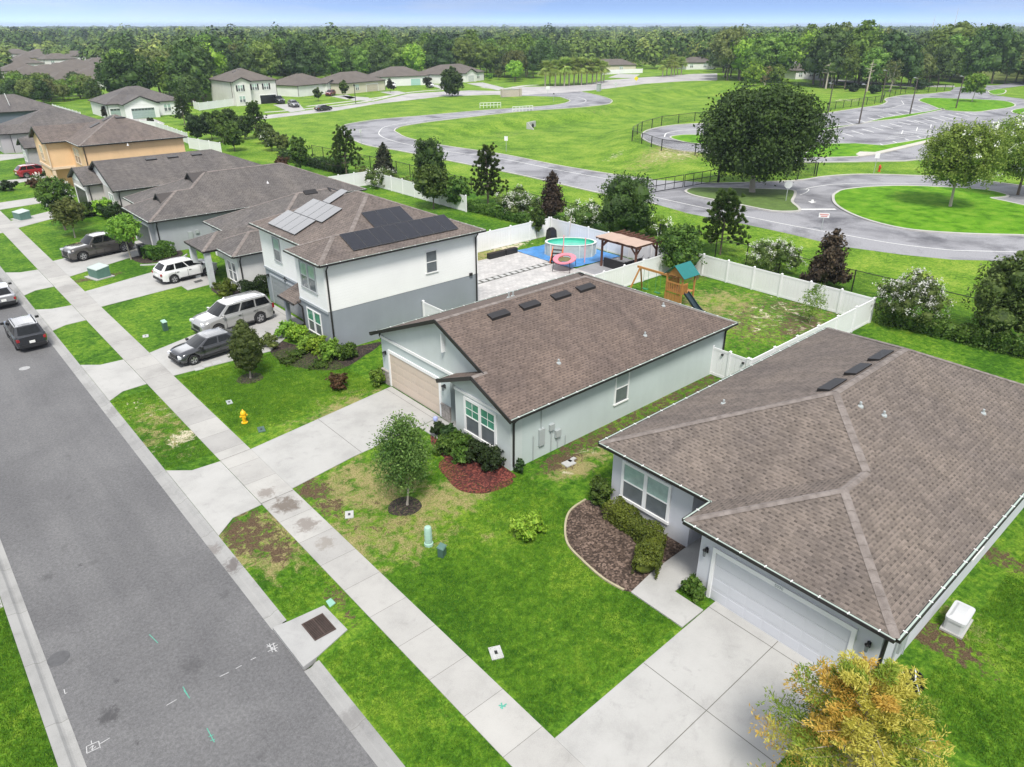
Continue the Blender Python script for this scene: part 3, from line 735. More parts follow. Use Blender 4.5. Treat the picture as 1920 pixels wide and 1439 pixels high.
    def lamp(s, p, n):
        p = Vector(p); n = Vector(n); mb = MB().bar(p, p+n*.05, .12, .2).bar(p+Vector((0, 0, .12)), p+n*.16+Vector((0, 0, .12)), .03)
        c = p+n*.16; mb.lathe(tuple(c), [(.0, .13), (.09, .08), (.09, .06)][::-1], 8).lathe(tuple(c+Vector((0, 0, -.2))), [(.05, 0), (.07, .24)], 8, 1)
        return s.part('wall_lamp', mb, [BLACKM, GLASSL])
    def vent(s, p, u, fn, w=1.15, d=.45, name='roof_vent', mat=BRONZE):
        """low slanted vent on a roof plane: u along the ridge, fn(x,y)->z, d downhill"""
        p = Vector(p); u = Vector(u).normalized(); dn = Vector((-u.y, u.x, 0))
        if fn(p.x+dn.x, p.y+dn.y) > fn(p.x, p.y): dn = -dn
        c = []
        for a, b, lift in ((-w/2, 0, .0), (w/2, 0, .0), (w/2, d, 0), (-w/2, d, 0)):
            q = p+u*a+dn*b; c.append(Vector((q.x, q.y, fn(q.x, q.y)+.004)))
        up = [Vector((0, 0, .07)), Vector((0, 0, .07)), Vector((0, 0, .15)), Vector((0, 0, .15))]
        mb = MB().hexa(c+[a+b for a, b in zip(c, up)])
        k = [c[3]+Vector((0, 0, .03))+dn*.004, c[2]+Vector((0, 0, .03))+dn*.004]
        return s.part(name, mb, mat)
    def pipe(s, x, y, z, hgt=.28, mat=GREYP):
        mb = MB().lathe((x, y, z-.05), [(.14, 0), (.12, .07), (.05, .09), (.05, hgt*.75), (.045, hgt*.76)], 8); return s.part('vent_pipe', mb, mat)
def hipL(x0, x1, y0, y1, xp=None, yp=None):
    """hip roof over [x0,x1]x[y0,y1]; a projection [xp,x0]x[y0,yp] on the low-x side shares the y0 eave. planes, outline, ridge list (plan), eaves"""
    w = (y1-y0)/2; Fn = {'R': lambda x, y: y-y0, 'L': lambda x, y: y1-y, 'F': lambda x, y: x-x0, 'B': lambda x, y: x1-x}
    if x1-x0 >= y1-y0:
        a, b = (x0+w, y0+w), (x1-w, y0+w)
    else:
        w = (x1-x0)/2; a, b = (x0+w, y0+w), (x0+w, y1-w)
    al = (x1-x0) >= (y1-y0)
    P = []; E = []; Rg = []
    if xp is None:
        if al: P = [('R', [(x0, y0), (x1, y0), b, a]), ('B', [(x1, y0), (x1, y1), b]), ('L', [(x1, y1), (x0, y1), a, b]), ('F', [(x0, y1), (x0, y0), a])]
        else: P = [('R', [(x0, y0), (x1, y0), a]), ('B', [(x1, y0), (x1, y1), b, a]), ('L', [(x1, y1), (x0, y1), b]), ('F', [(x0, y1), (x0, y0), a, b])]
        out = [(x0, y0), (x1, y0), (x1, y1), (x0, y1)]
        Rg = [((x0, y0), a, 1), ((x1, y0), b if al else a, 1), ((x1, y1), b, 1), ((x0, y1), a if al else b, 1), (a, b, 0)]
    else:
        h = (yp-y0)/2; pa = (xp+h, y0+h); pb = (x0+h, y0+h)
        Fn['P'] = lambda x, y: x-xp; Fn['Q'] = lambda x, y: yp-y
        right = [(xp, y0), (x1, y0)]+([b, a] if al else [a])+[pb, pa]
        P = [('R', right), ('B', [(x1, y0), (x1, y1), b] if al else [(x1, y0), (x1, y1), b, a]), ('L', [(x1, y1), (x0, y1), a, b] if al else [(x1, y1), (x0, y1), b]),
             ('F', [(x0, y1), (x0, yp), pb, a] if al else [(x0, y1), (x0, yp), pb, a, b]), ('Q', [(x0, yp), (xp, yp), pa, pb]), ('P', [(xp, yp), (xp, y0), pa])]
        out = [(xp, y0), (x1, y0), (x1, y1), (x0, y1), (x0, yp), (xp, yp)]
        Rg = [((xp, y0), pa, 1), ((xp, yp), pa, 1), (pa, pb, 0), (pb, a, 1), ((x1, y0), b if al else a, 1), ((x1, y1), b, 1), ((x0, y1), a if al else b, 1), (a, b, 0)]
    planes = [(Fn[k], p) for k, p in P]
    def z(q): return min(Fn[k](*q) for k in (('R', 'L', 'F', 'B')) ) if xp is None else max(min(Fn[k](*q) for k in 'RLFB'), min(Fn[k](*q) for k in 'RPQ'))
    E = [(out[i], out[(i+1) % len(out)]) for i in range(len(out))]
    return planes, out, Rg, E, z
def ridge3(Rg, z, ze, sl): return [((*p, ze+sl*z(p)), (*q, ze+sl*z(q)), h) for p, q, h in Rg]
SL = .4167
# ================================================================== HOUSE A : lavender grey bungalow, nearest
WA = stucco('lavender_stucco', (.53, .54, .57)); WAD = M('pale_lavender_door', (.56, .57, .60), .5, .04, 1)
A = House('bungalow', 'lavender grey bungalow with a big taupe hip roof and pale double garage door', (27, 11, 0))
pl, out, rg, ev, zf = hipL(20.2, 39.9, 4.2, 17.3, 18.5, 11.65)
A.roof(pl, out, 3.1, SL, SH_TAUPE, ridge3(rg, zf, 3.1, SL), ev)
A.walls([(18.95, 4.62), (39.5, 4.62), (39.5, 16.9), (20.66, 16.9), (20.66, 12.75), (22.0, 12.75), (22.0, 11.15), (18.95, 11.15)], 0, 3.0, WA)
A.window((20.66, 16.22, .72), (0, -1, 0), 2.32, 1.66, 2, tw=.13)
A.garage((18.95, 10.45, .02), (0, -1, 0), 4.95, 2.12, WAD)
A.lamp((18.95, 10.85, 2.0), (-1, 0, 0)); A.lamp((18.95, 4.95, 2.0), (-1, 0, 0))
fz = lambda x, y: 3.1+SL*zf((x, y))
for x in (27.6, 29.9, 32.1): A.vent((x, 11.05, 0), (1, 0, 0), fz, 1.5, .5)
for px, z in (((1358, 748), 4.9), ((1614, 757), 5.2), ((1658, 775), 4.9), ((1842, 778), 4.6)):
    g = G(*px, z); g = G(*px, fz(g.x, g.y)); A.pipe(g.x, g.y, fz(g.x, g.y), .3, GREYP)
A.spout(19.05, 4.62, 2.98, (0, -1, 0)); A.spout(39.3, 16.9, 2.98, (0, 1, 0))
A.bars('meter_box', [((20.6, 4.56, 1.2), (21.0, 4.56, 1.2), .14, .9), ((21.3, 4.56, 1.5), (21.6, 4.56, 1.5), .14, .4)], GREYP)
A.part('conduit', MB().tube([(20.45, 4.57, .1), (20.45, 4.57, 2.9)], .03, 6).tube([(21.45, 4.57, .1), (21.45, 4.57, 1.4)], .02, 6), GREYP)
A.window((27.2, 4.62, 1.0), (1, 0, 0), .95, 1.4, 1, tw=.08)
A.window((34., 4.62, 1.0), (1, 0, 0), .95, 1.4, 1, tw=.08)
A.bars('front_door', [((22.0, 12.3, 1.05), (22.0, 11.5, 1.05), .08, 2.05)], M('charcoal_door', (.05, .05, .055), .5))
def text(parent, s, loc, rot, size, mat, name, world=True, ext=.004):
    cu = bpy.data.curves.new(name, 'FONT'); cu.body = s; cu.size = size; cu.align_x = 'CENTER'; cu.align_y = 'CENTER'; cu.extrude = ext
    o = bpy.data.objects.new(name, cu); COL.objects.link(o); o.parent = parent; o.location = Vector(loc)-(wloc(parent) if world and parent else Vector()); o.rotation_euler = rot; cu.materials.append(mat); bpy.context.view_layer.update(); me = bpy.data.meshes.new_from_object(o); q = bpy.data.objects.new(name, me); COL.objects.link(q); q.parent = parent; q.location = o.location; q.rotation_euler = o.rotation_euler; bpy.data.objects.remove(o); return q
text(A.r, '5030', (18.872, 8.0, 2.225), (R(90), 0, R(-90)), .16, GREYP, 'house_number')

# ================================================================== HOUSE B : sage bungalow in the middle
WB = stucco('sage_stucco', (.48, .54, .532)); WBF = stucco('sage_front_stucco', (.525, .57, .56))
BEIGE = M('beige_garage_door', (.56, .47, .385), .55, .05, 1)
B = House('bungalow', 'pale sage bungalow in the middle with a brown gabled roof and beige garage door', (27.5, 27.8, 0))
R_ = lambda x, y: y-21.3; L_ = lambda x, y: 34.3-y; Bk = lambda x, y: 36.6-x; BL = lambda x, y: 26.8-y
planes = [(R_, [(18.6, 21.3), (36.6, 21.3), (30.1, 27.8), (19.3, 27.8), (19.3, 24.05), (18.6, 24.05)]), (L_, [(36.6, 34.3), (19.3, 34.3), (19.3, 27.8), (30.1, 27.8)]), (Bk, [(36.6, 21.3), (36.6, 34.3), (30.1, 27.8)]), (BL, [(18.6, 24.05), (18.6, 26.8), (19.72, 26.8), (19.72, 24.05)])]
outl = [(18.6, 21.3), (36.6, 21.3), (36.6, 34.3), (19.3, 34.3), (19.3, 26.8), (18.6, 26.8)]
zB = lambda x, y: 3.1+SL*min(y-21.3, 34.3-y, 36.6-x)
B.roof(planes, outl, 3.1, SL, SH_BROWN, [((19.3, 27.8, zB(19.3, 27.8)), (30.1, 27.8, zB(30, 27.8)), 0), ((30.1, 27.8, zB(30.1, 27.8)), (36.6, 21.3, 3.1), 1), ((30.1, 27.8, zB(30.1, 27.8)), (36.6, 34.3, 3.1), 1), ((18.6, 24.05, zB(19, 24.05)), (19.5, 24.05, zB(19, 24.05)), 0)],
       [((18.6, 21.3), (36.6, 21.3)), ((36.6, 34.3), (19.3, 34.3)), ((36.6, 21.3), (36.6, 34.3)), ((19.3, 26.8), (18.6, 26.8))], skip=((0, 18.6), (0, 19.3)), soff=[(19.02, 21.3), (36.6, 21.3), (36.6, 34.3), (19.72, 34.3), (19.72, 26.8), (19.02, 26.8)])
zr = zB(19.5, 27.8)
B.bars('fascia', [((19.27, 34.4, 3.04), (19.27, 27.8, zr-.05), .05, .2), ((19.27, 27.8, zr-.05), (19.27, 24.0, zB(19.3, 24.0)-.07), .05, .2), ((18.57, 21.2, 3.0), (18.57, 24.05, zB(19, 24.05)-.06), .05, .2), ((18.57, 24.05, zB(19, 24.05)-.06), (18.57, 26.9, 3.0), .05, .2)], BRONZE)
B.walls([(19.7, 21.7), (36.2, 21.7), (36.2, 33.9), (19.7, 33.9), (19.7, 27.3), (21.0, 27.3), (21.0, 25.95), (19.7, 25.95)], 0, 3.02, WB)
B.walls([(19.0, 21.698), (19.702, 21.698), (19.702, 25.95), (19.0, 25.95)], 0, 3.0, WBF, 'bay_wall')
gz = lambda y: 3.1+SL*min(y-21.3, 34.3-y)-.06
B.part('gable', MB().hexa([(19.70, 24.0, 3.0), (19.70, 33.9, 3.0), (19.85, 33.9, 3.0), (19.85, 24.0, 3.0), (19.70, 24.0, gz(24.0)), (19.70, 33.9, gz(33.9)), (19.85, 33.9, gz(33.9)), (19.85, 24.0, gz(24.0))]).face([(19.70, 24.0, gz(24)), (19.70, 27.8, gz(27.8)), (19.70, 33.9, gz(33.9))]), WBF)
B.part('gable', MB().face([(19.0, 21.7, 3.0), (19.0, 25.95, 3.0), (19.0, 26.3, gz(21.3)), (19.0, 24.05, gz(24.05)), (19.0, 21.5, gz(21.5))][::-1]).face([(19.05, 21.7, 3.0), (19.05, 25.95, 3.0), (19.05, 26.3, gz(21.3)), (19.05, 24.05, gz(24.05)), (19.05, 21.5, gz(21.5))]), WBF)
B.bars('trim_band', [((19.67, 33.9, 2.93), (19.67, 25.9, 2.93), .06, .16), ((18.97, 25.95, 2.86), (18.97, 21.7, 2.86), .06, .13)], TRIM)
B.bars('gable_vent', [((19.65, 27.62, 4.05), (19.65, 27.62, 5.05), .34, .09)], TRIM)
B.garage((19.7, 33.05, .03), (0, -1, 0), 4.8, 2.13, BEIGE)
STONE = M('ledge_stone', (.33, .30, .275), .9, .45, 7, bmp=.5, fine=12)
B.part('stone_base', MB().box((19.6, 33.22, 0), (19.695, 33.93, .85)).box((19.6, 27.3, 0), (19.695, 28.05, .85)).box((19.56, 33.2, .85), (19.695, 33.95, .92)).box((19.56, 27.28, .85), (19.695, 28.07, .92)), STONE)
B.lamp((19.7, 33.5, 2.0), (-1, 0, 0)); B.lamp((19.7, 27.75, 2.0), (-1, 0, 0))
B.window((19.0, 25.05, .82), (0, -1, 0), 2.2, 1.72, 2, tw=.14, up=GLASSG, grid=True)
B.window((26.3, 21.7, 1.05), (1, 0, 0), .95, 1.72, 1, tw=.08, up=M('drawn_blind', (.42, .47, .47), .1, .1, 4, spec=.6))
B.spout(19.12, 21.7, 3.0, (0, -1, 0)); B.spout(36.1, 21.7, 3.0, (0, -1, 0))
B.spout(19.8, 33.9, 3.0, (0, 1, 0))
B.bars('front_door', [((21.0, 27.1, 1.05), (21.0, 26.2, 1.05), .08, 2.05)], M('charcoal_door', (.05, .05, .055)))
for x in (22.75, 24.95, 27.3, 29.3): B.vent((x, 27.15, 0), (1, 0, 0), zB, 1.25, .45)
for px in ((1047, 689), (1208, 643)):
    g = G(*px, 4.0); g = G(*px, zB(g.x, g.y)); B.pipe(g.x, g.y, zB(g.x, g.y), .32, GREYP)
B.pipe(24.9, 28.6, zB(24.9, 28.6), .5); B.pipe(25.3, 28.7, zB(25.3, 28.7), .45); B.pipe(33, 24.1, zB(33, 24.1), .3)
B.bars('meter_box', [((20.75, 21.64, 1.15), (21.1, 21.64, 1.15), .12, .9), ((21.45, 21.64, 1.45), (21.75, 21.64, 1.45), .14, .32), ((21.85, 21.62, .95), (22.2, 21.62, .95), .14, .38)], GREYP)
B.part('conduit', MB().tube([(20.9, 21.65, 1.6), (20.9, 21.65, 2.95)], .025, 6).tube([(20.4, 21.65, .05), (20.4, 21.65, 1.4)], .03, 6).tube([(21.6, 21.65, .1), (21.6, 21.65, 1.3)], .025, 6).tube([(22.05, 21.65, .1), (22.05, 21.65, .8)], .025, 6).tube([(22.6, 21.65, .05), (22.6, 21.65, .6)], .02, 6), GREYP)

# ================================================================== HOUSE C : two storey with solar panels
WCW = siding('white_lap_siding', (.84, .84, .83)); WCG = stucco('slate_grey_stucco', (.26, .285, .315)); CDOOR = M('grey_garage_door', (.27, .285, .30), .55, .05, 1)
C = House('two_storey_house', 'two storey house, white siding over slate grey base, solar panels on its brown roof', (26, 46, 0))
pl, out, rg, ev, zf = hipL(20.3, 32.0, 39.3, 52.3, 19.05, 44.0); zC = lambda x, y: 6.0+SL*zf((x, y))
C.roof(pl, out, 6.0, SL, SH_DARK, ridge3(rg, zf, 6.0, SL), ev)
fp = [(19.47, 39.72), (31.6, 39.72), (31.6, 51.9), (20.72, 51.9), (20.72, 43.6), (19.47, 43.6)]
C.walls(fp, 2.78, 5.92, WCW, 'upper_wall')
C.walls([(19.49, 39.74), (31.58, 39.74), (31.58, 51.88), (20.74, 51.88), (20.74, 45.4), (21.6, 45.4), (21.6, 43.58), (19.49, 43.58)], 0, 2.78, WCG, 'lower_wall')
C.bars('trim_band', [((20.69, 51.9, 2.72), (20.69, 43.6, 2.72), .06, .16), ((19.44, 43.6, 2.72), (19.44, 39.72, 2.72), .06, .16)], M('grey_trim', (.36, .385, .41), .6))
GT = M('grey_window_trim', (.40, .42, .43), .6)
C.window((19.47, 42.9, 3.75), (0, -1, 0), 1.95, 1.65, 2, GT, .1, up=GLASSU); C.window((19.49, 42.7, .75), (0, -1, 0), 1.75, 1.5, 2, TRIM, .07, up=GLASSG)
C.window((20.72, 49.6, 3.75), (0, -1, 0), .95, 1.6, 1, GT, .1); C.window((20.72, 45.1, 3.75), (0, -1, 0), .8, 1.6, 1, GT, .1)
C.window((27.1, 39.72, 3.75), (1, 0, 0), .85, 1.45, 1, TRIM, .07, up=GLASSL)
C.garage((20.74, 51.0, .03), (0, -1, 0), 4.9, 2.2, CDOOR, M('grey_trim', (.3, .3, .3)), .1)
C.lamp((20.74, 51.4, 2.1), (-1, 0, 0)); C.lamp((20.74, 48.3, 2.62), (-1, 0, 0))
# porch shed roof
C.part('porch_roof', MB().hexa([(19.0, 43.6, 2.30), (20.9, 43.6, 2.62), (20.9, 46.0, 2.62), (19.0, 46.0, 2.30), (19.0, 43.6, 2.38), (20.74, 43.6, 3.02), (20.74, 46.0, 3.02), (19.0, 46.0, 2.38)]), [SH_DARK], uv=True)
C.bars('porch_fascia', [((18.96, 43.6, 2.33), (18.96, 46.05, 2.33), .07, .13)], BRONZE)
C.bars('porch_post', [((19.35, 45.6, 0), (19.35, 45.6, 2.3), .26, .26)], WCG)
C.bars('front_door', [((21.6, 45.1, 1.05), (21.6, 44.2, 1.05), .08, 2.05)], M('charcoal_door', (.05, .05, .055)))
C.spout(19.62, 39.72, 5.9, (0, -1, 0)); C.spout(31.4, 39.72, 5.9, (0, -1, 0)); C.spout(19.47, 43.3, 2.6, (-1, 0, 0))
C.part('dryer_vent', MB().obox((30.9, 39.68, 2.86), .12, .07, .1), BRONZE)
def panelmat():
    m, nt, b = nodes('solar_cells'); uv = nt.nodes.new('ShaderNodeTexCoord').outputs['UV']
    br = N(nt, 'ShaderNodeTexBrick'); br.offset = 0; L(nt, uv, br.inputs['Vector'])
    for k, v in (('Scale', 1.), ('Mortar Size', .004), ('Brick Width', .165), ('Row Height', .165)): br.inputs[k].default_value = v
    br.inputs['Color1'].default_value = (.010, .011, .016, 1); br.inputs['Color2'].default_value = (.013, .013, .019, 1); br.inputs['Mortar'].default_value = (.03, .03, .036, 1)
    L(nt, br.outputs[0], b.inputs['Base Color']); b.inputs['Roughness'].default_value = .10; b.inputs['Specular IOR Level'].default_value = .6
    return m
SOLAR = panelmat(); ALU = M('panel_frame', (.10, .10, .105), .4, .05, metal=.5)
def solar(x0, x1, y0, y1, fn):
    mb = MB(); h = .11
    c = [(x0, y0), (x1, y0), (x1, y1), (x0, y1)]
    mb.hexa([(x, y, fn(x, y)+h-.035) for x, y in c]+[(x, y, fn(x, y)+h) for x, y in c], 1)
    e = .02; d = [(x0+e, y0+e), (x1-e, y0+e), (x1-e, y1-e), (x0+e, y1-e)]
    mb.face([(x, y, fn(x, y)+h+.003) for x, y in d])
    C.part('solar_panel', mb, [SOLAR, ALU], uv=True)
fF = lambda x, y: 6.0+SL*(x-20.3); fR = lambda x, y: 6.0+SL*(y-39.3)
for i in range(4): solar(20.75, 22.42, 50.2-(i+1)*1.06, 50.2-i*1.06-.02, fF)
for i in range(4): solar(22.45, 24.12, 49.4-(i+1)*1.06, 49.4-i*1.06-.02, fF)
solar(24.15, 25.75, 47.1, 48.1, fF)
for i in range(8): solar(21.75+i*1.04, 21.75+(i+1)*1.04-.02, 39.85, 41.5, fR)
for i in range(3): solar(24.4+i*1.04, 24.4+(i+1)*1.04-.02, 41.53, 43.15, fR)
C.pipe(25.7, 48.6, zC(25.7, 48.6), .3)

# ================================================================== HOUSE D : low house with porch columns
WD = stucco('off_white_stucco', (.66, .66, .65)); PORCHC = M('grey_porch_column', (.50, .52, .53), .7)
D = House('bungalow', 'low white bungalow with grey porch columns beside the solar panel house', (28, 61, 0))
pl, out, rg, ev, zf = hipL(21.9, 37.6, 54.5, 67.3, 19.4, 59.6); zD = lambda x, y: 3.1+SL*zf((x, y))
D.roof(pl, out, 3.1, SL, SH_GREY, ridge3(rg, zf, 3.1, SL), ev)
pl, out, rg, ev, z2 = hipL(18.2, 25., 57.5, 61.7)
D.roof(pl, out, 3.08, SL, SH_GREY, ridge3(rg, z2, 3.08, SL)[:2], ev, gut=False)
D.walls([(19.8, 54.9), (37.2, 54.9), (37.2, 66.9), (22.3, 66.9), (22.3, 61.3), (21.2, 61.3), (21.2, 57.6), (19.8, 57.6)], 0, 3.0, WD)
D.window((19.8, 56.9, .75), (0, -1, 0), 1.5, 1.5, 2, TRIM, .08, up=GLASSL)
D.bars('front_door', [((21.18, 59.6, 1.05), (21.18, 58.6, 1.05), .1, 2.05)], M('deep_green_door', (.01, .07, .05), .4))
for y in (57.85, 61.2): D.bars('porch_column', [((18.6, y, 0), (18.6, y, 2.98), .42, .42)], PORCHC)
D.garage((22.3, 66.4, .03), (0, -1, 0), 4.7, 2.13, CDOOR)
D.spout(20., 54.9, 3.0, (0, -1, 0))
for px in ((581, 371), (626, 364), (670, 356)):
    g = G(*px, 5.5); g = G(*px, zD(g.x, g.y)); D.vent((g.x, min(g.y, 60.4), 0), (1, 0, 0), zD, 1.2, .45)

# ================================================================== HOUSE E : grey walls, two roof gablets
WE = stucco('cool_grey_stucco', (.36, .38, .40)); DGREY = M('charcoal_garage_door', (.12, .125, .135), .5, .05)
E_ = House('bungalow', 'cool grey bungalow with two small dark gablets on its long grey roof', (28, 76, 0))
pl, out, rg, ev, zf = hipL(19.45, 40.5, 70.1, 82.9, 18.05, 78.2); zE = lambda x, y: 3.1+SL*zf((x, y))
E_.roof(pl, out, 3.1, SL, SH_GREY, ridge3(rg, zf, 3.1, SL), ev)
E_.walls([(18.5, 70.5), (40.1, 70.5), (40.1, 82.5), (19.9, 82.5), (19.9, 77.7), (18.5, 77.7)], 0, 3.0, WE)
def gablet(h, x, y, w, hh, depth, z0):
    mb = MB(); zb = z0; a, b, c = (x, y-w, zb), (x, y+w, zb), (x, y, zb+hh)
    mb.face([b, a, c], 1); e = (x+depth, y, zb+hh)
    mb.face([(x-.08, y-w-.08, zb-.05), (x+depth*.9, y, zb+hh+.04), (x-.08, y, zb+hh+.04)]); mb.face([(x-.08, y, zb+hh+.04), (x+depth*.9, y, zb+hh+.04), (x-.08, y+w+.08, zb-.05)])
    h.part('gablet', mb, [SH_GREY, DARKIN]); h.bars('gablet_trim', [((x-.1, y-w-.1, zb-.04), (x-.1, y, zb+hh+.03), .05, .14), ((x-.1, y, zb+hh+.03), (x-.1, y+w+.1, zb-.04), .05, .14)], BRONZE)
gablet(E_, 20.3, 74.15, .95, .62, 2., 3.1+SL*2.25); gablet(E_, 24.3, 76.5, 1.0, .66, 2.2, 3.1+SL*4.85)
E_.garage((18.5, 77.2, .03), (0, -1, 0), 4.9, 2.15, DGREY)
E_.spout(18.7, 70.5, 3.0, (0, -1, 0)); E_.bars('meter_box', [((21.3, 70.44, 1.2), (21.7, 70.44, 1.2), .12, .8), ((22.0, 70.44, 1.5), (22.3, 70.44, 1.5), .12, .3)], GREYP)
E_.pipe(31, 73.4, zE(31, 73.4), .3, WHITEP)

# ================================================================== HOUSE F : long grey gable roof, garage gable in front
WF = stucco('warm_grey_stucco', (.56, .535, .51))
F_ = House('bungalow', 'pale taupe bungalow with long dark grey gable roof and forward garage', (28, 92, 0))
Rf = lambda x, y: y-86.9; Lf = lambda x, y: 98.5-y; Bf = lambda x, y: 38.5-x
zF = lambda x, y: 3.1+SL*min(y-86.9, 98.5-y, 38.5-x)
F_.roof([(Rf, [(19.5, 86.9), (38.5, 86.9), (32.7, 92.7), (19.5, 92.7)]), (Lf, [(38.5, 98.5), (19.5, 98.5), (19.5, 92.7), (32.7, 92.7)]), (Bf, [(38.5, 86.9), (38.5, 98.5), (32.7, 92.7)])], [(19.5, 86.9), (38.5, 86.9), (38.5, 98.5), (19.5, 98.5)], 3.1, SL, SH_GREY, (), [((19.5, 86.9), (38.5, 86.9))], skip=((0, 19.5),), soff=[(19.92, 86.9), (38.5, 86.9), (38.5, 98.5), (19.92, 98.5)])
F_.roof([(lambda x, y: y-92.5, [(17.95, 92.5), (22.5, 92.5), (22.5, 96.05), (17.95, 96.05)]), (lambda x, y: 99.6-y, [(22.5, 99.6), (17.95, 99.6), (17.95, 96.05), (22.5, 96.05)])], [(17.95, 92.5), (22.5, 92.5), (22.5, 99.6), (17.95, 99.6)], 3.09, SL, SH_GREY, (), [((17.95, 92.5), (19.6, 92.5))], skip=((0, 17.95), (0, 22.5)), soff=[(18.32, 92.5), (22.5, 92.5), (22.5, 99.6), (18.32, 99.6)])
F_.walls([(19.9, 87.3), (38.1, 87.3), (38.1, 98.1), (19.9, 98.1)], 0, 3.0, WF); F_.walls([(18.3, 92.9), (19.95, 92.9), (19.95, 99.2), (18.3, 99.2)], 0, 2.98, WF, 'garage_wall')
F_.part('gable', MB().face([(19.9, 87.3, 3.), (19.9, 92.7, zF(20, 92.7)-.06), (19.9, 98.1, 3.)]).face([(18.3, 92.9, 2.98), (18.3, 96.05, 4.45), (18.3, 99.2, 2.98)]), WCW)
F_.bars('fascia', [((19.47, 86.8, 3.02), (19.47, 92.7, zF(20, 92.7)-.06), .05, .2), ((19.47, 92.7, zF(20, 92.7)-.06), (19.47, 98.6, 3.02), .05, .2), ((17.92, 92.4, 3.), (17.92, 96.05, 4.5), .05, .2), ((17.92, 96.05, 4.5), (17.92, 99.7, 3.), .05, .2)], BRONZE)
F_.garage((18.3, 98.6, .03), (0, -1, 0), 4.9, 2.2, BLACKM); F_.window((19.9, 90.6, .8), (0, -1, 0), 1.6, 1.5, 2, TRIM, .08)
F_.spout(20.1, 87.3, 3.0, (0, -1, 0)); F_.spout(18.5, 92.9, 3.0, (0, -1, 0))
for px in ((268, 293), (308, 289), (350, 284)):
    g = G(*px, 5.2); F_.vent((g.x, 92.1, 0), (1, 0, 0), zF, 1.2, .45)
for px in ((291, 299), (302, 320)): g = G(*px, 4.6); g = G(*px, zF(g.x, g.y)); F_.pipe(g.x, g.y, zF(g.x, g.y), .35, WHITEP)

# ================================================================== HOUSE G : orange two storey
WG = stucco('peach_stucco', (.76, .52, .30)); WGT = stucco('cream_trim_stucco', (.70, .56, .42))
Gh = House('two_storey_house', 'peach orange two storey house with cream trim and brown roof', (26, 109, 0))
pl, out, rg, ev, zf = hipL(20.4, 33.2, 102.2, 115.0); zG = lambda x, y: 6.0+SL*zf((x, y))
Gh.roof(pl, out, 6.0, SL, SH_DARK, ridge3(rg, zf, 6.0, SL), ev, gut=True)
Gh.roof([(lambda x, y: y-108.2, [(17.7, 108.2), (24.5, 108.2), (24.5, 112.), (17.7, 112.)]), (lambda x, y: 115.8-y, [(24.5, 115.8), (17.7, 115.8), (17.7, 112.), (24.5, 112.)])], [(17.7, 108.2), (24.5, 108.2), (24.5, 115.8), (17.7, 115.8)], 5.99, SL, SH_DARK, (), [((17.7, 108.2), (20.4, 108.2))], skip=((0, 17.7), (0, 24.5)), soff=[(18.12, 108.2), (24.5, 108.2), (24.5, 115.8), (18.12, 115.8)])
Gh.bars('fascia', [((17.66, 108.1, 5.9), (17.66, 112., 7.5), .05, .22), ((17.66, 112., 7.5), (17.66, 115.9, 5.9), .05, .22)], BRONZE)
Gh.walls([(20.8, 102.6), (32.8, 102.6), (32.8, 114.6), (20.8, 114.6)], 0, 5.92, WG); Gh.walls([(18.1, 108.6), (20.82, 108.6), (20.82, 115.4), (18.1, 115.4)], 2.8, 5.91, WG, 'wing_wall')
Gh.part('gable', MB().face([(18.1, 108.6, 5.91), (18.1, 112, 7.4), (18.1, 115.4, 5.91)]), WG)
Gh.walls([(18.12, 110.2), (20.8, 110.2), (20.8, 115.38), (18.12, 115.38)], 0, 2.8, WG, 'lower_wall')
Gh.bars('trim_band', [((18.06, 115.4, 2.78), (18.06, 108.55, 2.78), .08, .3), ((18.0, 108.56, 2.78), (20.8, 108.56, 2.78), .08, .3), ((18.06, 108.55, 5.85), (18.06, 108.55, 2.9), .12, .2)], WGT)
Gh.bars('porch_post', [((18.25, 108.75, 0), (18.25, 108.75, 2.7), .34, .34)], WGT)
Gh.window((20.8, 107.4, 3.5), (0, -1, 0), 2.6, 1.7, 2, WGT, .12, grid=True); Gh.window((18.1, 112.9, 3.5), (0, -1, 0), 1.4, 1.7, 2, WGT, .12)
Gh.spout(20.95, 102.6, 5.9, (0, -1, 0))
for px in ((132, 219), (155, 217), (177, 216)): g = G(*px, 7.6); Gh.vent((g.x, 108.0, 0), (1, 0, 0), zG, 1.2, .5)
for px in ((142, 229), (231, 234), (246, 252)): g = G(*px, 7.2); g = G(*px, zG(g.x, g.y)); Gh.pipe(g.x, g.y, zG(g.x, g.y), .35, WHITEP)

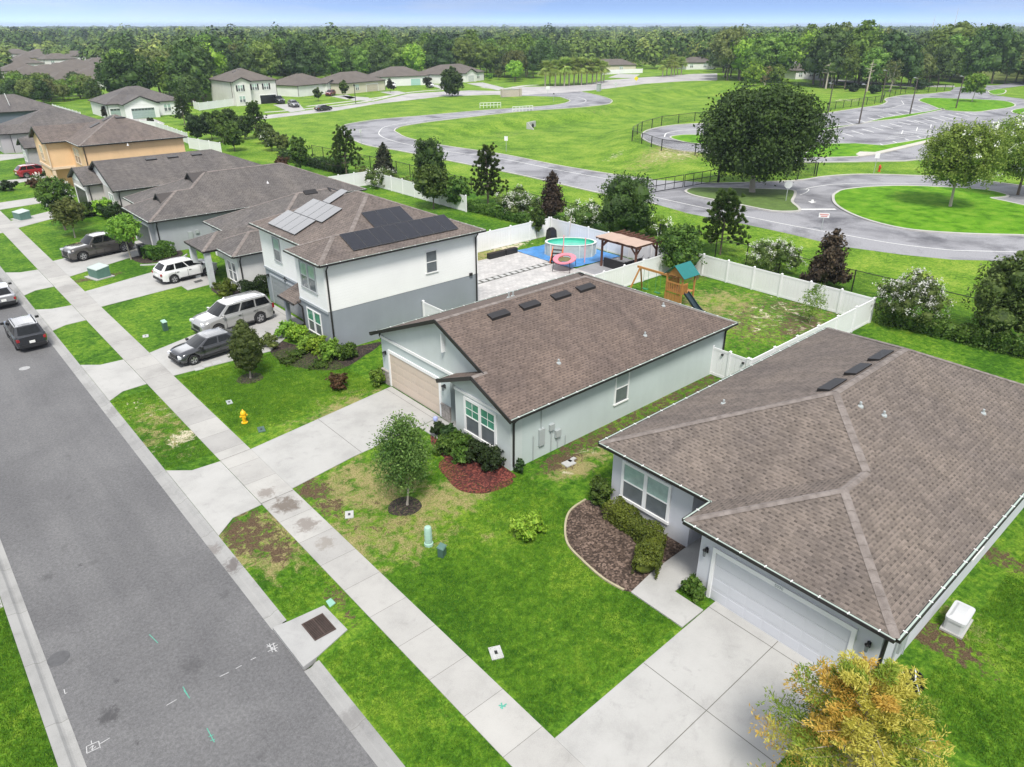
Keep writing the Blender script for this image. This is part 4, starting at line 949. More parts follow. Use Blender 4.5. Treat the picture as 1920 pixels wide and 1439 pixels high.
# ================================================================== generic houses of the estate (front faces local -y)
def estate(name, label, loc, rz, w, d, wallc, ze=3.1, two=False, gar=(.55, .9), gardoor=None, gable=None, win=(.12, .35), roofm=None, group=None, shut=None, cat='house', garlights=None, vents=0):
    h = House(name, label, loc, rz, False, group, cat); roofm = roofm or SH_FAR; ze = 5.9 if two else ze
    pl, out, rg, ev, zf = hipL(-.4, w+.4, -.4, d+.4)
    h.roof(pl, out, ze, SL, roofm, (), (), caps=False, gut=False)
    h.walls([(0, 0), (w, 0), (w, d), (0, d)], 0, ze-.08, wallc)
    if gable:
        a, b, pj = gable[0]*w, gable[1]*w, gable[2]; m = (a+b)/2; hh = SL*(b-a)/2+.15; y0 = -pj-.4; run = (b-a)/2+1.
        h.roof([(lambda x, y: x-a+.4, [(a-.4, y0), (m, y0), (m, run), (a-.4, run)]), (lambda x, y: b+.4-x, [(b+.4, y0), (b+.4, run), (m, run), (m, y0)])], [(a-.4, y0), (b+.4, y0), (b+.4, run), (a-.4, run)], ze-.012, SL, roofm, (), (), caps=False, gut=False, skip=((1, y0), (1, run)), soff=[(a-.4, -pj+.02), (b+.4, -pj+.02), (b+.4, run), (a-.4, run)])
        h.walls([(a, -pj), (b, -pj), (b, .02), (a, .02)], 0, ze-.09, wallc, 'front_wall')
        h.part('gable', MB().face([(a, -pj, ze-.1), (b, -pj, ze-.1), (m, -pj, ze-.1+SL*(b-a)/2+.05)]), TRIM if not two else wallc)
        h.bars('fascia', [((a-.45, y0-.03, ze-.08), (m, y0-.03, ze-.08+SL*((b-a)/2+.4)), .06, .2), ((m, y0-.03, ze-.08+SL*((b-a)/2+.4)), (b+.45, y0-.03, ze-.08), .06, .2)], BRONZE)
    def yf(x): return -gable[2] if gable and gable[0]*w <= x <= gable[1]*w else 0.
    if gar: h.garage((gar[0]*w, yf((gar[0]+gar[1])/2*w)-.005, .02), (1, 0, 0), (gar[1]-gar[0])*w, 2.15, gardoor or WHITEP, lights=garlights)
    for q in win:
        h.window((q*w, yf(q*w+.7)-.005, .9), (1, 0, 0), 1.5, 1.45, 2, TRIM, .1, shut=None)
        if two: h.window((q*w, yf(q*w+.7)-.005, 3.6), (1, 0, 0), 1.2, 1.45, 2, TRIM, .1, shut=shut)
    if two and shut: h.window((.72*w, yf(.8*w)-.005, 3.6), (1, 0, 0), 1.2, 1.45, 2, TRIM, .1, shut=shut)
    for i in range(vents): h.vent((w/2-2+i*1.6, d/2-.6, 0), (1, 0, 0), lambda x, y: ze+SL*zf((x, y)), 1., .4)
    h.bars('downspout', [((.05, -.06, .1), (.05, -.06, ze-.1), .08, .08), ((w-.05, -.06, .1), (w-.05, -.06, ze-.1), .08, .08)], BRONZE)
    return h
NG = 'houses of the estate behind'
HW = stucco('mauve_grey_stucco', (.42, .40, .42)); NAVY = stucco('navy_grey_stucco', (.13, .15, .19)); FW_ = stucco('far_white_stucco', (.74, .74, .73)); FB = stucco('far_beige_stucco', (.60, .55, .44)); FG = stucco('far_grey_beige_stucco', (.66, .65, .62))
H1 = estate('bungalow', 'mauve grey bungalow with white porch posts beyond the peach house', (20.5, 140, 0), R(-90), 13, 15, HW, gable=(.55, .9, 1.6), gar=(.08, .42), win=(.62,), roofm=SH_GREY)
H2 = estate('bungalow', 'mauve grey bungalow with stone faced entry at the left picture edge', (20, 160.5, 0), R(-90), 13, 16, HW, gable=(.6, .95, 1.5), gar=(.08, .4), win=(.66,), roofm=SH_GREY)
I_ = estate('bungalow', 'navy grey bungalow with dark red front door across the side street', (9.5, 186.6, 0), 0, 26, 13, NAVY, gable=None, gar=(.80, .98), gardoor=M('slate_door', (.2, .22, .25)), win=(.30,), roofm=SH_GREY)
I_.bars('front_door', [((18.6, -.05, 1.05), (19.6, -.05, 1.05), .1, 2.1)], M('maroon_door', (.12, .02, .03)))
TEAL = M('sage_green_garage_door', (.30, .38, .35), .6); GLASSD = M('door_light', (.06, .07, .07), .2)
J = estate('bungalow', 'white bungalow with two sage green garage doors and white gables', (45.6, 190, 0), 0, 16.5, 14, FW_, gable=(.16, .60, 3.6), gar=(.24, .54), gardoor=TEAL, win=(.74,), roofm=SH_GREY, garlights=GLASSD)
J.garage((.03*16.5, -.01, .02), (1, 0, 0), 2.1, 2.1, TEAL, lights=GLASSD)
K = estate('two_storey_house', 'beige two storey house with black window shutters and front gable', (78.6, 200.5, 0), R(0), 12.5, 14.5, FG, two=True, gable=(.02, .36, 1.5), gar=(.60, .96), gardoor=BLACKM, win=(.10,), shut=BLACKM, vents=3, roofm=SH_FAR)
K.window((.46*12.5, -.005, 3.6), (1, 0, 0), 1.2, 1.45, 2, TRIM, .1, shut=BLACKM)
L_h = estate('bungalow', 'white bungalow with brown hip roof next to the beige two storey house', (103.5, 213.5, 0), R(20), 15.5, 12.5, FW_, gable=(.74, .98, 1.2), gar=(.45, .70), win=(.80,), roofm=SH_FAR)
M_h = estate('bungalow', 'beige bungalow with brown hip roof among the row of far houses', (117.5, 212.5, 0), R(17), 20, 12.5, FB, gable=None, gar=(.55, .82), gardoor=M('tan_door', (.5, .44, .36)), win=(.30,), roofm=SH_FAR)
N_h = estate('bungalow', 'white bungalow with teal garage door and brown roof behind a white pickup', (143.5, 232, 0), R(-12), 18, 13, FW_, gable=None, gar=(.62, .82), gardoor=M('pale_teal_door', (.35, .55, .5)), win=(.86,), roofm=SH_FAR)
O_h = estate('bungalow', 'white bungalow with grey garage door at the end of the row of far houses', (167, 228, 0), R(14), 25, 13, FW_, gable=(.46, .72, 1.6), gar=(.52, .66), gardoor=M('pale_grey_door', (.55, .57, .58)), win=(.82,), roofm=SH_FAR)
# ------------------------------------------------------------------ fences
VINYL = M('white_vinyl', (.80, .80, .81), .45, .04, .8, spec=.4)
def vinyl(label, pts, h=1.83, sp=2.45, posts=True, zs=0., cat='fence', group=None):
    """privacy fence along ground points; panels with board grooves, rails, capped posts"""
    P = [Vector((p[0], p[1], 0)) for p in pts]; c = sum(P, Vector())/len(P)
    f = thing('vinyl_fence', label, cat, c, 0, group)
    for i in range(len(P)-1):
        a, b = P[i], P[i+1]; ln = (b-a).length; n = max(1, round(ln/sp)); d = (b-a)/n; u = d.normalized(); nn = Vector((-u.y, u.x, 0))
        for k in range(n):
            p, q = a+d*k, a+d*(k+1); mb = MB()
            p2, q2 = p+u*.07, q-u*.07; m = max(3, int((q2-p2).length/.28)); s = (q2-p2)/m
            for j in range(m):
                x, y = p2+s*j, p2+s*(j+1); o = .004
                mb.bar(x+s*.015+Vector((0, 0, (h-.12)/2+.04)), y-s*.015+Vector((0, 0, (h-.12)/2+.04)), .03, h-.16)
            mb.bar(p2+Vector((0, 0, h-.09)), q2+Vector((0, 0, h-.09)), .055, .14); mb.bar(p2+Vector((0, 0, .12)), q2+Vector((0, 0, .12)), .055, .17)
            mk('fence_panel', mb, VINYL, parent=f, world=True)
            if k == 0 and i > 0: pass
            pm_ = MB().obox((p.x, p.y, h/2+.02), .064, .064, h/2+.02, math.atan2(u.y, u.x)); r = .085
            pm_.hexa([(p.x-r, p.y-r, h+.04), (p.x+r, p.y-r, h+.04), (p.x+r, p.y+r, h+.04), (p.x-r, p.y+r, h+.04), (p.x-.01, p.y-.01, h+.12), (p.x+.01, p.y-.01, h+.12), (p.x+.01, p.y+.01, h+.12), (p.x-.01, p.y+.01, h+.12)])
            mk('fence_post', pm_, VINYL, parent=f, world=True)
    q = P[-1]; pm_ = MB().obox((q.x, q.y, h/2+.02), .064, .064, h/2+.02)
    pm_.hexa([(q.x-.085, q.y-.085, h+.04), (q.x+.085, q.y-.085, h+.04), (q.x+.085, q.y+.085, h+.04), (q.x-.085, q.y+.085, h+.04), (q.x-.01, q.y-.01, h+.12), (q.x+.01, q.y-.01, h+.12), (q.x+.01, q.y+.01, h+.12), (q.x-.01, q.y+.01, h+.12)])
    mk('fence_post', pm_, VINYL, parent=f, world=True)
    return f
vinyl('white vinyl fence behind the play yard, along the hedge', [(50.85, 35.9), (50.85, 19.2)])
vinyl('white vinyl fence between the play yard and the lavender bungalow', [(50.7, 19.2), (35.1, 19.2)])
gt = vinyl('short white vinyl gate with two black latches between the middle and lavender bungalows', [(35.1, 21.75), (35.1, 19.34)], sp=1.2, cat='gate')
mk('latch', MB().obox((35.02, 21.0, 1.55), .05, .06, .05), BLACKM, parent=gt, world=True); mk('latch', MB().obox((35.02, 19.6, 1.5), .05, .06, .05), BLACKM, parent=gt, world=True)
vinyl('white vinyl fence between the pool patio and the play yard', [(36.2, 35.85), (50.7, 35.85)])
vinyl('white vinyl fence behind the round pool and pergola', [(50.2, 36.0), (50.2, 51.2)])
vinyl('white vinyl fence on the far side of the pool patio', [(50.05, 51.35), (32.2, 51.35)])
vinyl('short white vinyl fence between the two storey house and sage bungalow', [(26.6, 39.6), (26.6, 34.4)])
vinyl('white vinyl fence with a corner behind the low porch bungalow', [(50.2, 65.0), (50.2, 85.6), (41.0, 85.6)])
def tops(pts, z=1.83): return [G(a, b, z) for a, b in pts]
vinyl('white vinyl fence behind the peach house in front of the trees', tops([(412, 268), (352, 258)]), sp=3)
vinyl('white vinyl fence beside the driveway of the white gabled house', tops([(350, 250), (290, 228), (262, 226)]), sp=3)
vinyl('white vinyl fence by the beige two storey house', tops([(437, 185), (372, 193), (362, 190)]), sp=3)
vinyl('white vinyl fence between two far bungalows', tops([(565, 167), (515, 163)]), sp=3)
vinyl('low white fence wall beside the palms far down the road', tops([(1205, 129), (1168, 130), (1130, 132)]), sp=4)
vinyl('white ribbed fence behind the navy grey bungalow', tops([(98, 196), (150, 211)]), sp=3)

CHAIN = None
def meshmat():
    m, nt, b = nodes('chain_link_mesh'); co = obco(nt)
    sx = nt.nodes.new('ShaderNodeSeparateXYZ'); L(nt, co, sx.inputs[0])
    h = math_(nt, 'ADD', sx.outputs[0], sx.outputs[1])
    a = math_(nt, 'ABSOLUTE', math_(nt, 'SUBTRACT', math_(nt, 'FRACT', math_(nt, 'MULTIPLY', math_(nt, 'ADD', h, sx.outputs[2]), 14.)), .5))
    c = math_(nt, 'ABSOLUTE', math_(nt, 'SUBTRACT', math_(nt, 'FRACT', math_(nt, 'MULTIPLY', math_(nt, 'SUBTRACT', h, sx.outputs[2]), 14.)), .5))
    k = math_(nt, 'LESS_THAN', math_(nt, 'MINIMUM', a, c), .055)
    tr = nt.nodes.new('ShaderNodeBsdfTransparent'); mx = nt.nodes.new('ShaderNodeMixShader'); b.inputs['Base Color'].default_value = (.012, .012, .013, 1); b.inputs['Roughness'].default_value = .5
    L(nt, k, mx.inputs[0]); L(nt, tr.outputs[0], mx.inputs[1]); L(nt, b.outputs[0], mx.inputs[2]); L(nt, mx.outputs[0], nt.nodes['Material Output'].inputs[0]); return m
CHAIN = meshmat()
def chain(label, pts, h=1.75, sp=3.0, r=.035, name='chain_link_fence'):
    P = [Vector((p[0], p[1], 0)) for p in pts]; c = sum(P, Vector())/len(P)
    f = thing(name, label, 'fence', c); ms = MB(); rl = MB()
    for i in range(len(P)-1):
        a, b = P[i], P[i+1]; n = max(1, round((b-a).length/sp)); d = (b-a)/n
        ms.face([(*a.xy, .05), (*b.xy, .05), (*b.xy, h), (*a.xy, h)])
        rl.tube([(*a.xy, h), (*b.xy, h)], r*.7, 5)
        for k in range(n+(1 if i == len(P)-2 else 0)):
            q = a+d*k; mk('fence_post', MB().tube([(q.x, q.y, -1.2), (q.x, q.y, h+.06)], r*1.25, 6), BLACKM, parent=f, world=True)
    mk('mesh', ms, CHAIN, parent=f, world=True); mk('top_rail', rl, BLACKM, parent=f, world=True); return f
chain('black chain link fence behind the back yards along the road verge', [(56.4, 4.0), (56.4, 36), (56.7, 62), (57.2, 90), (55.5, 112)], 1.75, 3.35, .045)
chain('black chain link fence around the looped school lane by the basin', gs([(1530, 331), (1470, 330), (1385, 316), (1303, 292), (1240, 283), (1203, 270), (1185, 265), (1186, 258), (1203, 247), (1240, 236), (1302, 228), (1400, 222)]), 1.85, 5.0, .07)
chain('black chain link fence along the upper edge of the car park', gs([(1550, 208), (1609, 199), (1654, 193), (1657, 184), (1697, 176), (1740, 174), (1785, 169)]), 1.85, 5.0, .07)
chain('black chain link fence in front of the big round oak', gs([(1348, 342), (1420, 341), (1495, 337), (1526, 330)]), 1.9, 5.0, .06)
gt = thing('swing_gate', 'black swing gate standing across the school road', 'gate', G(1275, 352))
a, b = Vector((72.8, 57.4, 0)), Vector((86.4, 56.2, 0))
for t0, t1 in ((.0, .49), (.51, 1.)):
    p, q = a.lerp(b, t0), a.lerp(b, t1); mb = MB()
    for z in (.2, .95, 1.75): mb.tube([(p.x, p.y, z), (q.x, q.y, z)], .05, 5)
    for k in range(5): r_ = p.lerp(q, k/4); mb.tube([(r_.x, r_.y, .2), (r_.x, r_.y, 1.75)], .045, 5)
    mk('gate_leaf', mb, BLACKM, parent=gt, world=True)
for p in (a, b): mk('gate_post', MB().tube([(p.x, p.y, 0), (p.x, p.y, 2.25)], .11, 8), BLACKM, parent=gt, world=True)

# ------------------------------------------------------------------ cars
TYRE = M('tyre_rubber', (.018, .018, .019), .85, .2, 9); RIM = M('alloy_rim', (.5, .5, .52), .3, .05, 5, metal=.8)
CGLASS = M('car_glass', (.008, .009, .010), .05, .1, 2, spec=.45); LAMP = M('headlamp', (.6, .62, .65), .1, .1, 3, spec=.9); TAIL = M('tail_lamp', (.3, .008, .012), .2, .1, 3, spec=.8)
CBLK = M('black_car_plastic', (.02, .02, .021), .55, .1); PLATE = M('number_plate', (.75, .75, .72), .5, .05)
def paint(n, c, metal=.0): 
    m = M('car_paint_'+n, c, .22, .03, .7, metal=metal, spec=.5, coat=.9); return m
KIND = {
 'suv': dict(L=4.75, W=1.88, H=1.70, hood=1.02, belt=1.10, ws=(1.32, .32), rear=(-2.26, -1.72), deck=None, fw=1.45, rw=-1.38, r=.36, side=((.06, .36), (.39, .68), (.71, .95))),
 'bigsuv': dict(L=5.35, W=2.02, H=1.93, hood=1.17, belt=1.25, ws=(1.45, .58), rear=(-2.60, -2.28), deck=None, fw=1.62, rw=-1.50, r=.41, side=((.06, .34), (.37, .66), (.69, .96))),
 'sedan': dict(L=4.55, W=1.80, H=1.44, hood=.88, belt=.95, ws=(1.12, .25), rear=(-1.95, -1.15), deck=None, fw=1.40, rw=-1.32, r=.33, side=((.08, .44), (.48, .84))),
 'pickup': dict(L=5.85, W=2.02, H=1.95, hood=1.20, belt=1.27, ws=(1.15, .50), rear=(-1.28, -1.18), deck=1.25, fw=1.85, rw=-1.85, r=.42, side=((.07, .47), (.51, .93))),
}
def car(kind, label, cat, loc, rz, col, roofcol=None, group=None, open_door=False, name=None, dark_trim=True):
    k = KIND[kind]; Ln, Wd, H = k['L'], k['W'], k['H']; hw = Wd/2; x1, x0 = Ln/2, -Ln/2
    t = thing(name or {'suv': 'suv', 'bigsuv': 'suv', 'sedan': 'sedan', 'pickup': 'pickup_truck'}[kind], label, cat, loc, rz, group)
    # lower body
    r = k['r']; ar = r+.07
    xs = sorted(set([round(x0+Ln*i/26, 3) for i in range(27)]+[round(c+ar*math.cos(a*math.pi/8), 3) for c in (k['fw'], k['rw']) for a in range(9)]))
    mb = MB(); n = 0; rings = []
    for x in xs:
        e = max(0, abs(x)-(Ln/2-.42))/.42; w = hw*(1-.21*e*e); 
        zb = .26+.10*e
        for c in (k['fw'], k['rw']):
            if abs(x-c) < ar: zb = max(zb, r+math.sqrt(max(0, ar*ar-(x-c)**2)))
        if x > k['ws'][0]: 
            f = (x-k['ws'][0])/(x1-k['ws'][0]); zt = k['belt']+(k['hood']-k['belt'])*min(1, f*1.2)-.20*f**4-(.16 if x > x1-.02 else 0)
        elif x < k['rear'][0] and kind == 'sedan':
            zt = k['belt']+.03-(.06 if x < x0+.02 else 0)
        else: zt = k['belt']-(.06 if x < x0+.02 and k['deck'] is None else 0)
        zm = zb+(zt-zb)*.55
        ring = [(x, -w*.93, zb), (x, -w, min(zm, zt-.12)), (x, -w*.985, zt-.10), (x, -w*.91, zt), (x, -w*.45, zt+.025), (x, w*.45, zt+.025), (x, w*.91, zt), (x, w*.985, zt-.10), (x, w, min(zm, zt-.12)), (x, w*.93, zb)]
        rings.append(ring)
    for ring in rings: mb.v += ring
    m = 10
    for i in range(len(rings)-1):
        for j in range(m):
            a, b = i*m+j, i*m+(j+1) % m; mb.f.append((a, b, b+m, a+m)); mb.mi.append(0)
    mb.f.append(tuple(range(m))[::1]); mb.mi.append(0); e = (len(rings)-1)*m; mb.f.append(tuple(e+j for j in range(m))[::-1]); mb.mi.append(0)
    if k['deck']:
        mb.box((x0+.12, -hw*.80, k['belt']-.05), (k['rear'][0]-.10, hw*.80, k['belt']+.034), 1)
    mk('body', mb, [col, CBLK], parent=t, smooth=58)
    mk('underbody', MB().box((x0+.25, -hw*.80, .2), (x1-.25, hw*.80, .62)), CBLK, parent=t)
    # cabin
    zb = k['belt']-.02; wb, wr = hw*.92, hw*.70; a0, a1 = k['ws']; b0, b1 = k['rear']
    cb = MB(); N_ = 6
    base = [(a0, -wb), (b0, -wb), (b0, wb), (a0, wb)]; zr = H-.07
    def cab(s, tt, side):   # s 0 front..1 rear, tt 0 belt..1 roof
        xb = a0+(b0-a0)*s; xr = a1+(b1-a1)*s; bow = .035*math.sin(math.pi*s)
        return Vector((xb+(xr-xb)*tt, side*(wb+(wr-wb)*tt+bow), zb+(zr-zb)*tt+.035*math.sin(math.pi*min(1, s+.1))*tt))
    S = 8; T = 3
    for side in (-1, 1):
        for i in range(S):
            for j in range(T):
                q = [cab(i/S, j/T, side), cab((i+1)/S, j/T, side), cab((i+1)/S, (j+1)/T, side), cab(i/S, (j+1)/T, side)]
                cb.face(q if side < 0 else q[::-1])
    Cc = 6
    def fr(s, u, tt):
        p, q = cab(s, tt, -1), cab(s, tt, 1); w = p.lerp(q, u); w.x += (.10 if s == 0 else -.06)*math.sin(math.pi*u)*(1-.5*tt); return w
    for s in (0, 1):
        for i in range(Cc):
            for j in range(T):
                q = [fr(s, i/Cc, j/T), fr(s, (i+1)/Cc, j/T), fr(s, (i+1)/Cc, (j+1)/T), fr(s, i/Cc, (j+1)/T)]
                cb.face(q[::-1] if s == 0 else q)
    def rf(s, u):
        p = fr(0, u, 1).lerp(fr(1, u, 1), s) if False else cab(s, 1, -1).lerp(cab(s, 1, 1), u); p.z += .05*math.sin(math.pi*u)
        if s == 0: p = fr(0, u, 1)
        if s == 1: p = fr(1, u, 1)
        if 0 < s < 1: pass
        return p
    for i in range(S):
        for j in range(Cc):
            q = [rf(i/S, j/Cc), rf((i+1)/S, j/Cc), rf((i+1)/S, (j+1)/Cc), rf(i/S, (j+1)/Cc)]; cb.face(q)
    mk('cabin', cb, [col if not roofcol else roofcol], parent=t, smooth=80)
    def glass(q, nm='window'):
        n = (q[1]-q[0]).cross(q[3]-q[0]).normalized(); g = MB(); g.hexa([p-n*.005 for p in q]+[p+n*.012 for p in q]); mk(nm, g, CGLASS, parent=t)
    def patch(fn, u0, u1, v0, v1, fl):
        g = MB(); nn = 4
        for i in range(nn):
            for j in range(2):
                q = [fn(u0+(u1-u0)*i/nn, v0+(v1-v0)*j/2), fn(u0+(u1-u0)*(i+1)/nn, v0+(v1-v0)*j/2), fn(u0+(u1-u0)*(i+1)/nn, v0+(v1-v0)*(j+1)/2), fn(u0+(u1-u0)*i/nn, v0+(v1-v0)*(j+1)/2)]
                n = (q[1]-q[0]).cross(q[3]-q[0]).normalized()*(.012*fl); q = [p+n for p in q]; g.face(q if fl > 0 else q[::-1])
        return g
    mk('windscreen', patch(lambda u, v: fr(0, u, v), .06, .94, .06, .93, 1), CGLASS, parent=t)
    mk('rear_window', patch(lambda u, v: fr(1, u, v), .10, .90, .16, .90, -1), CGLASS, parent=t)
    for side in (-1, 1):
        for s0, s1 in k['side']: mk('side_window', patch(lambda u, v: cab(u, v, side), s0, s1, .12, .86, -1 if side < 0 else 1), CGLASS, parent=t)
        zl = k['hood']-.2 if kind != 'sedan' else .66
        mk('headlight', MB().obox((x1-.12, side*hw*.70, zl), .10, hw*.17, .075, -side*.35), LAMP, parent=t)
        zt = k['belt']-.22; mk('tail_light', MB().obox((x0+.055, side*hw*.78, zt), .07, hw*.12, .17 if kind in ('pickup', 'bigsuv') else .09, side*.3), TAIL, parent=t)
        mk('mirror', MB().obox((a0-.28, side*(wb+.16), k['belt']+.08), .07, .11, .075), CBLK if dark_trim else col, parent=t)
        for wx in (k['fw'], k['rw']):
            wv = Vector((wx, side*(hw-.12), r)); d = .11
            pts = []; ty = MB(); nn = 20
            prof = [(r*.66, -d), (r*.93, -d), (r, -d*.7), (r, d*.7), (r*.93, d), (r*.66, d)]
            i0 = 0
            for rr, yy in prof:
                for j in range(nn): an = 2*math.pi*j/nn; ty.v.append((wv.x+rr*math.cos(an), wv.y+yy, wv.z+rr*math.sin(an)))
            for q in range(len(prof)-1):
                for j in range(nn): a_, b_ = q*nn+j, q*nn+(j+1) % nn; ty.f.append((a_, b_, b_+nn, a_+nn)); ty.mi.append(0)
            wl = mk('wheel', ty, TYRE, parent=t, smooth=40)
            rm = MB(); yo = side*d*.72
            for j in range(5):
                an = 2*math.pi*j/5+.3; p = wv+Vector((math.cos(an)*.05, yo, math.sin(an)*.05)); q = wv+Vector((math.cos(an)*r*.66, yo, math.sin(an)*r*.66)); rm.bar(p, q, .035, r*.26)
            for j in range(nn):
                a_, b_ = 2*math.pi*j/nn, 2*math.pi*(j+1)/nn
                rm.face([(wv.x+rr*math.cos(an), wv.y+yo, wv.z+rr*math.sin(an)) for rr, an in ((r*.58, a_), (r*.68, a_), (r*.68, b_), (r*.58, b_))])
                rm.face([(wv.x, wv.y+yo*.4, wv.z)]+[(wv.x+r*.66*math.cos(an), wv.y+yo*.4, wv.z+r*.66*math.sin(an)) for an in (a_, b_)], 1)
            mk('rim', rm, [RIM, CBLK], parent=wl)
    for side in (-1, 1):
        sm_ = MB(); y_ = side*hw
        cuts = [a0-.42, (a0+b0)/2+.02] if kind == 'sedan' else [a0-.45, a0-.45-(a0-b0)*.30, a0-.45-(a0-b0)*.58]
        for x in cuts[:3]: sm_.box((x-.008, min(y_*.982, y_*1.003), .42), (x+.008, max(y_*.982, y_*1.003), k['belt']-.12))
        for x in cuts[1:3]: sm_.box((x+.10, min(y_, y_+side*.03), k['belt']-.22), (x+.30, max(y_, y_+side*.03), k['belt']-.18))
        sm_.box((k['rw']+ar+.04, min(y_*.97, y_*1.008), .27), (k['fw']-ar-.04, max(y_*.97, y_*1.008), .38)); mk('side_trim', sm_, CBLK, parent=t)
    mk('grille', MB().box((x1-.06, -hw*.46, .50), (x1+.012, hw*.46, .78 if kind != 'pickup' else .95)).box((x1-.1, -hw*.84, .28), (x1+.03, hw*.84, .42)), CBLK, parent=t)
    mk('rear_bumper', MB().box((x0-.05, -hw*.82, .36), (x0+.1, hw*.82, .56)), CBLK if kind != 'pickup' else RIM, parent=t)
    mk('number_plate', MB().box((x0-.062, -.16, .62), (x0+.01, .16, .77)), PLATE, parent=t)
    if kind in ('suv', 'bigsuv'):
        for side in (-1, 1): p, q = cab(.12, 1, side), cab(.92, 1, side); o = Vector((0, -side*.07, .055)); mk('roof_rail', MB().tube([p+o-Vector((0, 0, .05)), p+o+Vector((-.1, 0, .02)), q+o+Vector((.1, 0, .02)), q+o-Vector((0, 0, .05))], .02, 5), CBLK if dark_trim else RIM, parent=t)
    if open_door:
        for side in (-1, 1):
            mk('door', MB().obox((a0-.55, side*(hw+.38), .78), .42, .04, .38, side*(-.95)), col, parent=t)
    return t
P_DK = paint('graphite', (.025, .027, .032), .3); P_SIL = paint('silver', (.40, .40, .41), .55); P_PEARL = paint('pearl', (.40, .40, .39), .4); P_GUN = paint('gunmetal', (.06, .062, .067), .4); P_WH = paint('white', (.74, .74, .74)); P_BR = paint('bronze', (.085, .078, .072), .4); P_RED = paint('red', (.28, .012, .02), .2); P_BLK = paint('black', (.012, .012, .013), .1); P_MAR = paint('maroon', (.18, .012, .02), .2); P_GRY = paint('grey', (.2, .2, .21), .4)
ZS = -.10
car('suv', 'graphite suv parked at the kerb of the street', 'car', (5.05, 55.4, ZS), R(90), P_DK)
sc_ = car('sedan', 'silver car with red tail lights at the kerb, cut by the left picture edge', 'car', (5.1, 65.6, ZS), R(90), P_SIL)
car('bigsuv', 'large silver suv parked on the driveway of the two storey house', 'car', (16.55, 48.45, .03), R(186), P_PEARL, dark_trim=False)
car('sedan', 'dark grey sedan parked on the driveway behind the oval tree', 'car', (13.35, 44.65, .03), R(186), P_GUN)
car('suv', 'white suv parked nose in beside the grey porch columns', 'car', (17.9, 61.75, .03), R(5), P_WH)
car('pickup', 'grey brown pickup truck parked on a driveway under a light green tree', 'truck', (14.3, 73.9, .03), R(190), P_BR, dark_trim=False)
car('suv', 'red suv parked at the peach orange house', 'car', (18.2, 121.9, .03), R(5), P_RED)
car('pickup', 'black pickup truck in front of the beige two storey house', 'truck', (*G(523, 194).xy, .02), R(262), P_BLK)
car('suv', 'small grey suv on the driveway next to a black pickup', 'car', (*G(551, 201).xy, .02), R(262), P_GRY)
car('sedan', 'black sedan parked on the far estate road', 'car', (*G(607, 208).xy, .02), R(14), P_BLK)
car('suv', 'maroon suv parked before a far white bungalow', 'car', (*G(620, 180).xy, .02), R(220), P_MAR)
car('pickup', 'white pickup truck parked before the far bungalow with teal door', 'truck', (*G(735, 165).xy, .02), R(250), P_WH)
car('suv', 'white suv parked beside the white pickup in the far row', 'car', (*G(806, 164).xy, .02), R(250), P_WH)

# ------------------------------------------------------------------ things in the front yards
MINT = M('mint_green_cabinet', (.33, .50, .41), .5, .12, 4); DGRN = M('dark_green_cabinet', (.055, .11, .085), .5, .12, 4); TGRN = M('transformer_green', (.10, .19, .16), .5, .15, 3); TGRT = M('transformer_green_top', (.36, .43, .40), .45, .1, 2)
t = thing('utility_pedestal', 'pale mint green utility pedestal standing in the dry lawn', 'utility box', G(804, 1022))
p = G(804, 1022); mk('cabinet', MB().lathe((p.x, p.y, 0), [(.19, 0), (.19, .12), (.155, .14), (.155, .82), (.13, .9), (.05, .92)], 12).lathe((p.x, p.y, .14), [(.162, .2), (.162, .23)], 12).lathe((p.x, p.y, .14), [(.162, .4), (.162, .43)], 12), MINT, parent=t, world=True, smooth=35)
def cabinet(name, label, px, w, d, h, mat, top, cat='utility box', rz=0.):
    g = G(*px); t = thing(name, label, cat, g, rz)
    mk('cabinet', MB().hexa([(-w/2, -d/2, 0), (w/2, -d/2, 0), (w/2, d/2, 0), (-w/2, d/2, 0), (-w/2, -d/2, h*.85), (w/2, -d/2, h*.85), (w/2, d/2, h), (-w/2, d/2, h)]), mat, parent=t)
    mk('lid', MB().hexa([(-w/2-.03, -d/2-.03, h*.85), (w/2+.03, -d/2-.03, h*.85), (w/2+.03, d/2+.03, h), (-w/2-.03, d/2+.03, h), (-w/2, -d/2, h*.85+.05), (w/2, -d/2, h*.85+.05), (w/2, d/2, h+.05), (-w/2, d/2, h+.05)]), top, parent=t); return t
cabinet('utility_box', 'small dark green utility box beside the mint pedestal', (829, 1042), .3, .24, .48, DGRN, TGRN, rz=.5)
cabinet('utility_box', 'small dark green utility box on the lawn beside the silver suv', (311, 620), .28, .26, .72, DGRN, MINT, rz=.2)
q = cabinet('transformer', 'green pad mounted transformer between two driveways by a bare soil patch', (188, 519), 1.45, 1.1, .92, TGRN, TGRT, rz=R(-75)); mk('pad', MB().box((-.95, -.85, 0), (.95, .75, .06)), DRIVE, parent=q)
q = cabinet('transformer', 'green pad mounted transformer on the lawn near the left picture edge', (43, 411), 1.6, 1.1, .9, TGRN, TGRT, rz=R(-75)); mk('pad', MB().box((-.95, -.85, 0), (.95, .75, .06)), DRIVE, parent=q)
HYD = M('yellow_hydrant_paint', (.75, .44, .01), .45, .1, 6); HYR = M('red_hydrant_paint', (.55, .05, .015), .45, .1, 6)
